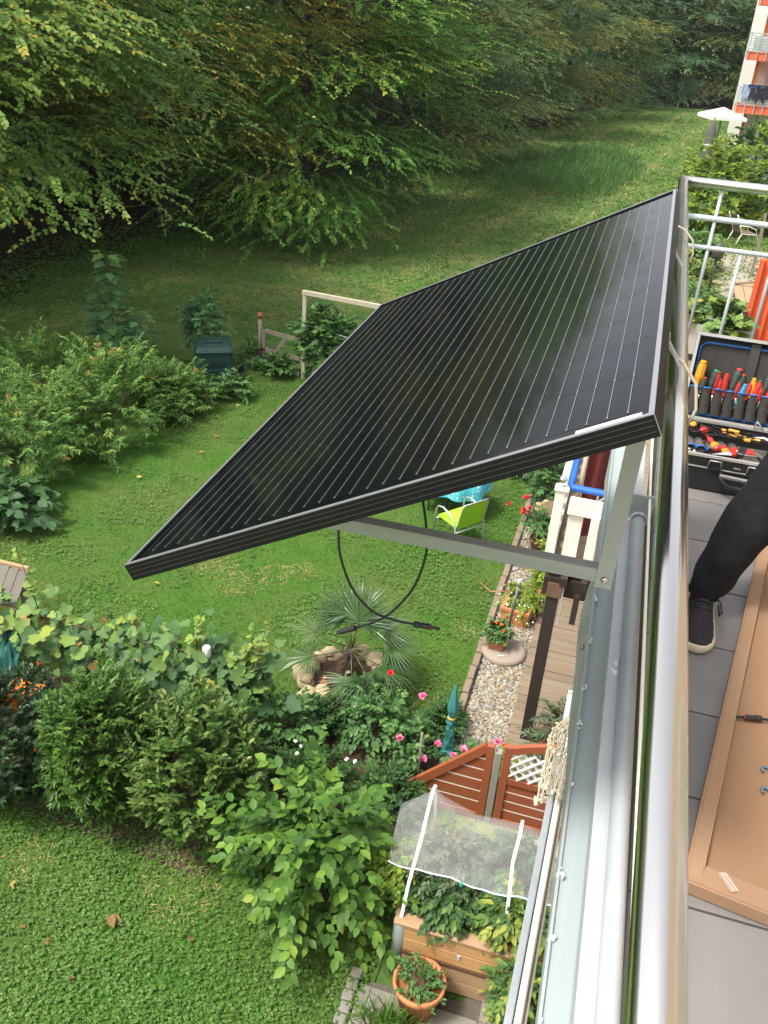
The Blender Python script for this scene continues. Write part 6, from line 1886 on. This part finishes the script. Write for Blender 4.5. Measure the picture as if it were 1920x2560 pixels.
# insulated screwdriver lying in the base
t = thing('screwdriver', 'red and orange insulated screwdriver lying across the case base', 'screwdriver', (.42, 3.55, zi), GB2)
a, b = Vector((.402, 3.70, ZT - .01)), Vector((.447, 3.515, ZT + .002))
d = (b - a).normalized()
MB().tube([a, a + d * .08], .005, 8).build('blade', M_handle_r, t)
MB().lathe(a + d * .075, [(.006, 0), (.013, .006), (.011, .03), (.009, .045), (.014, .06), (.0165, .085), (.0155, .108), (.008, .116)], 9, axis=d, smooth=False).build('handle', M_handle_r, t)
MB().lathe(a + d * .138, [(.0155, 0), (.0176, .010), (.0176, .026), (.0155, .038)], 9, axis=d, smooth=False).build('orange_grip', M_handle_y, t)
MB().blob((.395, 3.70, ZT), (.022, .020, .014), 3, .2, 2).build('red_grip', M_handle_r, t)
for i, (x, y, lab) in enumerate([(.474, 3.545, 'yellow tipped insulated tool in the base pouch left'), (.515, 3.540, 'yellow tipped insulated tool in the base pouch right')]):
    t = thing('insulated_pliers', lab, 'pliers', (x, y, zi), GB2)
    MB().lathe((x, y + .03, ZT - .012), [(.015, 0), (.017, .02), (.010, .05)], 9, axis=(.1, -1, .1), smooth=False).build('grip', M_handle_r, t)
    MB().blob((x + .003, y - .012, ZT - .006), (.016, .016, .013), i, .25, 2).build('tip', M_handle_y, t)
for i, (x, lab) in enumerate([(.345, 'first'), (.385, 'second'), (.430, 'third'), (.475, 'fourth'), (.520, 'fifth')]):
    p_ = MB().tube([(x, 3.70, ZT - .055), (x, 3.62, ZT - .035), (x + .004, 3.56, ZT - .030)], .021, 10).build('pouch', M_felt2, tc_)
    MB().tube([(x + .004 + .021 * math.cos(a), 3.558, ZT - .030 + .021 * math.sin(a)) for a in [PI * j / 10 for j in range(11)]], .004, 6).build('pouch_trim', M_trim, p_)
t = thing('pipe_nuts', 'two brass fittings standing in the left corner of the case base', 'fittings', (.355, 3.49, zi), GB2)
M_brass = mat('pale_brass', (.55, .43, .30), .3, .8, nz=(40, .3))
MB().lathe((.350, 3.475, ZT - .050), [(.014, 0), (.018, .008), (.024, .016), (.022, .030), (.012, .034)], 12).build('cup', M_brass, t)
for q_ in ((.338, 3.492, ZT - .008), (.360, 3.488, ZT - .012), (.353, 3.470, ZT - .010)): MB().blob(q_, .009, 2, .2, 2).build('nut', M_steel, t)
t = thing('hex_key_set', 'folding set of grey hex keys in a red and black holder', 'hex keys', (.52, 3.48, zi), GB2)
for k in range(6):
    yo = 3.455 + k * .010
    MB().tube([(.425 + .012 * k, yo + .002, ZT + .004), (.60 - .004 * k, yo + .040, ZT + .012 + .003 * (k % 2)), (.618 - .004 * k, yo + .042, ZT + .006), (.622 - .004 * k, yo + .030, ZT - .015)], .0036 - .0003 * k, 7).build('key', mat('key_steel', (.42, .42, .41), .3, .9) if k == 0 else bpy.data.materials['key_steel'], t)
MB().box((.535, 3.500, ZT + .014), (.028, .075, .020), Euler((0, 0, -.25)), bev=.003).build('holder', M_black, t)
MB().box((.567, 3.512, ZT + .012), (.034, .040, .016), Euler((0, 0, .2)), bev=.003).build('red_clip', M_handle_r, t)
MB().box((.506, 3.492, ZT + .010), (.026, .050, .014), Euler((0, 0, .2)), bev=.003).build('red_clip', M_handle_r, t)
t = thing('test_leads', 'tangle of thin black test cables with yellow plugs in the case base', 'cables', (.45, 3.7, zi), GB2)
mb = MB()
for k in range(5):
    pts = []
    for j in range(26):
        f_ = j / 25
        pts.append((.33 + .30 * f_ + .02 * math.sin(k), 3.70 + .055 * math.sin(f_ * (5 + k) + k * 1.3), ZT + .006 + .008 * math.sin(f_ * 9 + k * 2)))
    mb.tube(pts, .0026, 6)
mb.tube([(.34 + .045 * math.cos(2 * PI * j / 20), 3.715 + .05 * math.sin(2 * PI * j / 20), ZT + .010) for j in range(21)], .0026, 6)
mb.build('lead', M_rubber, t)
for q_, e_ in (((.335, 3.72, ZT + .012), (.06, .012, .012)), ((.352, 3.715, ZT + .014), (.018, .036, .013)), ((.475, 3.71, ZT + .012), (.02, .010, .010)), ((.515, 3.712, ZT + .014), (.045, .012, .012)), ((.565, 3.64, ZT + .012), (.026, .013, .013)), ((.605, 3.655, ZT + .012), (.024, .013, .013))):
    MB().box(q_, e_, Euler((0, 0, -.2)), bev=.003).build('plug', M_handle_y, t)
for q_ in (((.47, 3.695, ZT + .008), (.56, 3.65, ZT + .010)), ((.52, 3.70, ZT + .008), (.60, 3.66, ZT + .010))): MB().tube(q_, .0026, 6).build('yellow_lead', M_handle_y, t)
t = thing('spanner', 'bright curved spanner at the right end of the case base', 'spanner', (.63, 3.66, zi), GB2)
MB().tube([(.59, 3.685, ZT + .010), (.63, 3.68, ZT + .016), (.67, 3.66, ZT + .012), (.71, 3.65, ZT + .010)], [.006, .009, .008, .006], 8).build('shank', M_steel, t)
MB().tube([(.605, 3.76, ZT + .012), (.612, 3.775, ZT + .035), (.640, 3.765, ZT + .012)], .003, 6)
tag(MB().tube([(.600, 3.785, ZT + .012), (.606, 3.79, ZT + .040), (.636, 3.79, ZT + .014)], .0032, 6).build('bent_hex_key', M_caserim, loc=(.61, 3.79, ZT + .02)), 'bent grey hex key stuck in the case hinge', 'hex key')
tag(MB().blob((.527, 3.462, ZT - .020), (.022, .020, .018), 4, .2, 2).build('red_tool_grip', M_handle_r, loc=(.527, 3.462, ZT - .02)), 'red tool grip in the front of the case base', 'tool')
tag(MB().blob((.60, 3.465, ZT - .020), (.018, .014, .014), 5, .2, 2).build('bottle_cap', M_white_w, loc=(.60, 3.465, ZT - .02)), 'small white cap in the front right of the case base', 'cap')

# ================================================================== CARDBOARD TRAY
M_card = mat('cardboard', (.30, .185, .110), .85, nz=(3, .2), col2=(.265, .16, .093), bump=(200, .05))
M_cardin = mat('cardboard_inside', (.265, .152, .084), .85, nz=(2.5, .2), col2=(.235, .133, .072))
M_corr = mat('corrugated_edge', (.55, .39, .24), .9, nz=(200, .1), col2=(.20, .12, .06), stretch=(1, 1, 1))
c0 = Vector((.352, 1.437, FZ))
e1 = Vector((.1617, .987, 0)).normalized(); e2 = Vector((e1.y, -e1.x, 0))
CT = Matrix((( e2.x, e1.x, 0, c0.x), (e2.y, e1.y, 0, c0.y), (0, 0, 1, c0.z), (0, 0, 0, 1)))
ct = thing('cardboard_tray', 'flat brown cardboard box half with folded flaps lying open on the tiles', 'cardboard box', c0)
LW, LL, HW = 1.02, 1.72, .036
MB(CT).box((LW / 2, LL / 2, .010), (LW - .01, LL - .01, .006)).build('bottom_panel', M_cardin, ct)
for (cx, cy, wx, wy) in ((LW / 2, 0, LW, .007), (LW / 2, LL, LW, .007), (0, LL / 2, .007, LL - .008), (LW, LL / 2, .007, LL - .008)):
    MB(CT).box((cx, cy, HW / 2 + .002), (wx, wy, HW - .004)).build('side_wall', M_card, ct)
fl = MB(CT)
MB(CT).box((.017, LL / 2, HW - .002), (.030, LL - .02, .006), Euler((0, .10, 0))).build('flap', M_card, ct)
MB(CT).box((LW - .024, LL / 2, HW - .002), (.046, LL - .02, .006), Euler((0, -.10, 0))).build('flap', M_card, ct)
MB(CT).box((LW / 2, .034, HW - .005), (LW - .012, .066, .006), Euler((-.16, 0, 0))).build('flap', M_card, ct)
MB(CT).box((LW / 2, LL - .034, HW - .005), (LW - .012, .066, .006), Euler((.16, 0, 0))).build('flap', M_card, ct)
eg = MB(CT)
for k in range(150): eg.box((.0328, .06 + k * .0108, HW - .003), (.0022, .0055, .0085), Euler((.5 if k % 2 else -.5, 0, 0)))
tag(eg.build('corrugation', M_corr, ct), kind='stuff')
m, nt, n, l, p = _nt('clear_tape')
p.inputs['Base Color'].default_value = (.75, .70, .64, 1); p.inputs['Roughness'].default_value = .15; p.inputs['Alpha'].default_value = .2
M_tape = m
for q_, rz, sz in (((.085, .035), .6, (.018, .055)), ((.26, .40), .2, (.03, .04))):
    tp_ = MB(CT)
    for k in range(5): tp_.box((q_[0] + (k - 2) * sz[0] / 5 * math.cos(rz), q_[1] + (k - 2) * sz[0] / 5 * math.sin(rz), (HW + .006 if q_[1] < .2 else .016) + .0015 * (k % 2) - .16 * (q_[1] - .034) * (q_[1] < .07)), (sz[0] / 5.2, sz[1], .001), Euler((-.16 * (q_[1] < .07), 0, rz)))
    tp_.build('tape', M_tape, ct)
pz = FZ + .026
a = at_z(1905, 1797, pz); b = at_z(1832, 1791, pz)
t = thing('loose_plug', 'black cable plug with red ring lying on the cardboard', 'plug', a, 'solar panel cables')
MB().tube([a, a + Vector((.12, .01, .0)), a + Vector((.30, .10, -.004)), a + Vector((.5, .3, -.006))], .0034, 8).build('cable', M_rubber, t)
mc_plug(t, a, b - a, False)
for i, (px, py, lab) in enumerate([(1915, 1925, 'small blue grey clip on the cardboard, upper one'), (1915, 1978, 'small blue grey clip on the cardboard, lower one')]):
    q_ = at_z(px, py, FZ + .020)
    tag(MB().tube([q_ + Vector((.010 * math.cos(x), .012 * math.sin(x), 0)) for x in (0, .8, 1.6, 2.4, 3.2, 4.0)], .004, 6).build('cable_clip', mat('blue_grey_plastic', (.10, .14, .18), .5) if i == 0 else bpy.data.materials['blue_grey_plastic'], loc=q_), lab, 'clip', 'clips on the cardboard')

# ================================================================== PERSON
M_skin = mat('skin', (.50, .29, .20), .55, nz=(40, .3), col2=(.46, .26, .18))
M_trou = mat('dark_trousers', (.0055, .006, .008), .85, spec=.3, nz=(14, .2), col2=(.0095, .010, .0125), bump=(24, .5))
M_sweat = mat('dark_sweater', (.018, .020, .028), .9, nz=(20, .3), bump=(60, .2))
M_shoe = mat('dark_grey_knit', (.017, .018, .018), .8, nz=(40, .3), col2=(.014, .014, .015), bump=(200, .4))
M_sole = mat('cream_sole', (.62, .56, .42), .6, nz=(20, .3), col2=(.50, .44, .32))


def skin_obj(name, verts, edges, radii, m, parent, root_i=0, sub=2):
    me = bpy.data.meshes.new(name)
    rl = root_loc(parent)
    me.from_pydata([tuple(Vector(v) - rl) for v in verts], edges, [])
    o = bpy.data.objects.new(name, me)
    COL.objects.link(o); o.parent = parent
    md = o.modifiers.new('skin', 'SKIN')
    sv = me.skin_vertices[0].data
    for i, r in enumerate(radii):
        sv[i].radius = (r, r) if not isinstance(r, tuple) else r
        sv[i].use_root = (i == root_i)
    s2 = o.modifiers.new('sub', 'SUBSURF'); s2.levels = sub; s2.render_levels = sub
    dg = bpy.context.evaluated_depsgraph_get()
    ev = bpy.data.meshes.new_from_object(o.evaluated_get(dg))
    o.modifiers.clear()
    o.data = ev
    ev.materials.clear(); ev.materials.append(m)
    ev.polygons.foreach_set('use_smooth', [True] * len(ev.polygons))
    return o


per = thing('person', 'person in loose black trousers and dark grey trainers, stepping beside the cardboard', 'person', (.75, 2.75, FZ))
A1 = Vector((.392, 2.545, FZ + .10)); K1 = Vector((.560, 2.66, FZ + .50)); H1 = Vector((.800, 2.80, FZ + .90))
A2_ = Vector((1.10, 2.78, FZ + .09)); K2 = Vector((1.05, 2.74, FZ + .49)); H2 = Vector((.960, 2.84, FZ + .90))
PV = (H1 + H2) / 2 + Vector((0, .02, .06))
CH = PV + Vector((.0, .02, .42)); NK = CH + Vector((0, -.02, .14)); HD = NK + Vector((0, -.03, .19))
S1, S2 = CH + Vector((-.19, 0, .06)), CH + Vector((.19, 0, .06))
E1, E2 = S1 + Vector((-.05, -.05, -.28)), S2 + Vector((.05, -.05, -.28))
W1, W2 = E1 + Vector((.10, -.20, -.08)), E2 + Vector((-.08, -.20, -.10))
V = [PV, H1, K1, A1, H2, K2, A2_, CH, NK, HD - Vector((0, 0, .05)), HD + Vector((0, 0, .06)), S1, E1, W1, S2, E2, W2]
Ed = [(0, 1), (1, 2), (2, 3), (0, 4), (4, 5), (5, 6), (0, 7), (7, 8), (8, 9), (9, 10), (7, 11), (11, 12), (12, 13), (7, 14), (14, 15), (15, 16)]
hands = []
for wi, sgn in ((13, 1), (16, -1)):
    w_ = V[wi]
    pm = w_ + Vector((.01 * sgn, -.07, -.02)); V.append(pm); pi = len(V) - 1; Ed.append((wi, pi))
    for k in range(4):
        f1 = pm + Vector((.018 * (k - 1.5), -.05 - (.01 if k in (1, 2) else 0), -.01)); f2 = f1 + Vector((0, -.028, -.022))
        V += [f1, f2]; Ed += [(pi, len(V) - 2), (len(V) - 2, len(V) - 1)]
    th_ = w_ + Vector((.035 * sgn, -.06, .0)); V.append(th_); Ed.append((pi, len(V) - 1))
Rd = [.13, .09, .058, .042, .09, .058, .042, .14, .055, .082, .078, .065, .045, .030, .065, .045, .030]
Rd += [.032 if (i - 17) % 10 == 0 else .0085 for i in range(17, len(V))]
body = skin_obj('body', V, Ed, Rd, M_skin, per)


def trouser(root, path, radii, sd):
    """loose trouser leg lofted along path, open at the hem, with folds that bunch at knee and ankle"""
    P_ = [Vector(p) for p in path]
    n, m = 36, 64
    L = [0.0]
    for a_, b_ in zip(P_, P_[1:]): L.append(L[-1] + (b_ - a_).length)
    r_ = random.Random(sd)
    ph = [r_.uniform(0, 6) for _ in range(8)]
    vs, fs = [], []
    for i in range(m):
        s_ = L[-1] * i / (m - 1)
        k = max(j for j in range(len(L)) if L[j] <= s_ + 1e-9)
        k = min(k, len(P_) - 2)
        u = (s_ - L[k]) / (L[k + 1] - L[k])
        u2 = u * u * (3 - 2 * u)
        c = P_[k].lerp(P_[k + 1], u)
        d = (P_[min(k + 2, len(P_) - 1)] - P_[max(k - 1, 0)]).normalized()
        R0 = radii[k] * (1 - u2) + radii[k + 1] * u2
        x = Vector((1, 0, 0)); x = (x - d * x.dot(d)).normalized(); y = d.cross(x)
        f_ = i / (m - 1)
        kn = math.exp(-((f_ - .50) / .07) ** 2); hm = math.exp(-((f_ - .95) / .13) ** 2)
        for j in range(n):
            a_ = 2 * PI * j / n
            w_ = .035 * math.sin(2 * a_ + 9 * f_ + ph[0]) + .028 * math.sin(3 * a_ - 17 * f_ + ph[1]) + .02 * math.sin(a_ + 26 * f_ + ph[2])
            w_ += kn * .07 * math.sin(75 * f_ + 1.6 * math.sin(a_ + ph[3])) + hm * .10 * math.sin(62 * f_ + 2.2 * math.sin(a_ + ph[4])) * (.6 + .4 * math.sin(2 * a_ + ph[5]))
            rr_ = R0 * (1 + w_)
            q_ = c + x * rr_ * math.cos(a_) * .96 + y * rr_ * math.sin(a_) * 1.06
            if f_ > .97: q_.z -= .010 * math.sin(a_ + ph[6])
            vs.append(q_)
    for i in range(m - 1):
        for j in range(n): fs.append((i * n + j, i * n + (j + 1) % n, (i + 1) * n + (j + 1) % n, (i + 1) * n + j))
    t_ = MB().add(vs, fs, True).build('trouser_leg', M_trou, root)
    return t_


for sd, (A_, K_, H_, Pv) in enumerate(((A1, K1, H1, PV), (A2_, K2, H2, PV))):
    trouser(per, [Pv + Vector((0, 0, .04)), H_, H_.lerp(K_, .5), K_, K_.lerp(A_, .40), K_.lerp(A_, .75), A_ + Vector((0, -.004, -.030))], [.165, .122, .110, .094, .090, .070, .054], sd)
MB().box(K1 + Vector((-.045, -.078, .012)), (.022, .003, .006), Euler((.2, .5, .5))).add([], []).build('logo_stroke', mat('silver_print', (.45, .44, .42), .5), per)
MB().box(K1 + Vector((-.045, -.0785, .012)), (.020, .003, .005), Euler((.2, -.4, .5))).build('logo_stroke', bpy.data.materials['silver_print'], per)
skin_obj('sweater', [PV + Vector((0, 0, .02)), CH, NK - Vector((0, 0, .06)), S1, E1, W1.lerp(E1, .12), S2, E2, W2.lerp(E2, .12)], [(0, 1), (1, 2), (1, 3), (3, 4), (4, 5), (1, 6), (6, 7), (7, 8)], [.16, .165, .075, .085, .065, .045, .085, .065, .045], M_sweat, per)
MB().blob(HD + Vector((0, .020, .045)), (.092, .098, .095), 3, .05, 3).build('hair', mat('brown_hair', (.04, .025, .015), .8, nz=(60, .3)), per)
for s in (-.032, .032): MB().blob(HD + Vector((s, -.088, .0)), .012, 1, 0, 2).build('eye', M_white_w, per)
MB().blob(HD + Vector((0, -.098, -.03)), (.012, .018, .02), 2, .05, 2).build('nose', M_skin, per)
MB().blob(HD + Vector((0, -.085, -.065)), (.024, .008, .007), 2, .05, 2).build('mouth', mat('lips', (.35, .12, .10), .5), per)
for s in (-.09, .09): MB().blob(HD + Vector((s, .0, -.01)), (.012, .022, .032), 2, .05, 2).build('ear', M_skin, per)


def shoe(A_, yaw, lab):
    Rz = Matrix.Rotation(yaw, 3, 'Z')
    o = Vector((A_.x, A_.y, FZ))
    q = lambda x, y, z: o + Rz @ Vector((x, y, z))
    # cross sections from heel (y=+.07) to toe (y=-.215)
    sec = [(.075, .026, .060, .02), (.055, .037, .095, .0), (.0, .041, .105, .0), (-.05, .043, .088, .0), (-.10, .048, .070, .0), (-.15, .050, .055, .0), (-.185, .045, .046, .002), (-.210, .030, .036, .006), (-.222, .012, .026, .012)]
    sole = MB(); up_ = MB()
    for mb, kind in ((sole, 0), (up_, 1)):
        vs, fs = [], []
        n = 14
        for y, w, h, lift in sec:
            for k in range(n):
                a = 2 * PI * k / n
                if kind == 0:
                    x = (w + .004) * (abs(math.cos(a)) ** .5) * (1 if math.cos(a) > 0 else -1)
                    z = .016 + .014 * (1 if math.sin(a) > 0 else -1) * abs(math.sin(a)) ** .5 + lift * .5
                    yy = y * 1.02
                else:
                    x = w * (abs(math.cos(a)) ** .7) * (1 if math.cos(a) > 0 else -1) * (1 if math.sin(a) < 0 else (1 - .25 * math.sin(a)))
                    z = .022 + max(0, math.sin(a)) * (h - .022) + lift
                    yy = y
                vs.append(q(x, yy, z))
        for i in range(len(sec) - 1):
            for k in range(n): fs.append((i * n + k, i * n + (k + 1) % n, (i + 1) * n + (k + 1) % n, (i + 1) * n + k))
        fs += [tuple(range(n)), tuple((len(sec) - 1) * n + k for k in reversed(range(n)))]
        mb.add(vs, fs, True)
    u = up_.build('shoe', M_shoe, per)
    sole.build('sole', M_sole, u)
    for k in range(4): MB().tube([q(-.028, -.035 - .022 * k, .096 - .012 * k), q(0, -.038 - .022 * k, .104 - .0125 * k), q(.028, -.035 - .022 * k, .096 - .012 * k)], .003, 6).build('lace', M_black, u)
    MB().tube([q(.030, -.03, .095), q(.050, -.045, .085), q(.058, -.075, .070), q(.052, -.09, .066), q(.044, -.06, .085)], .003, 6).build('lace_loop', M_black, u)


shoe(Vector((.398, 2.535, 0)), -.06, 'l')
shoe(Vector((1.10, 2.76, 0)), .25, 'r')
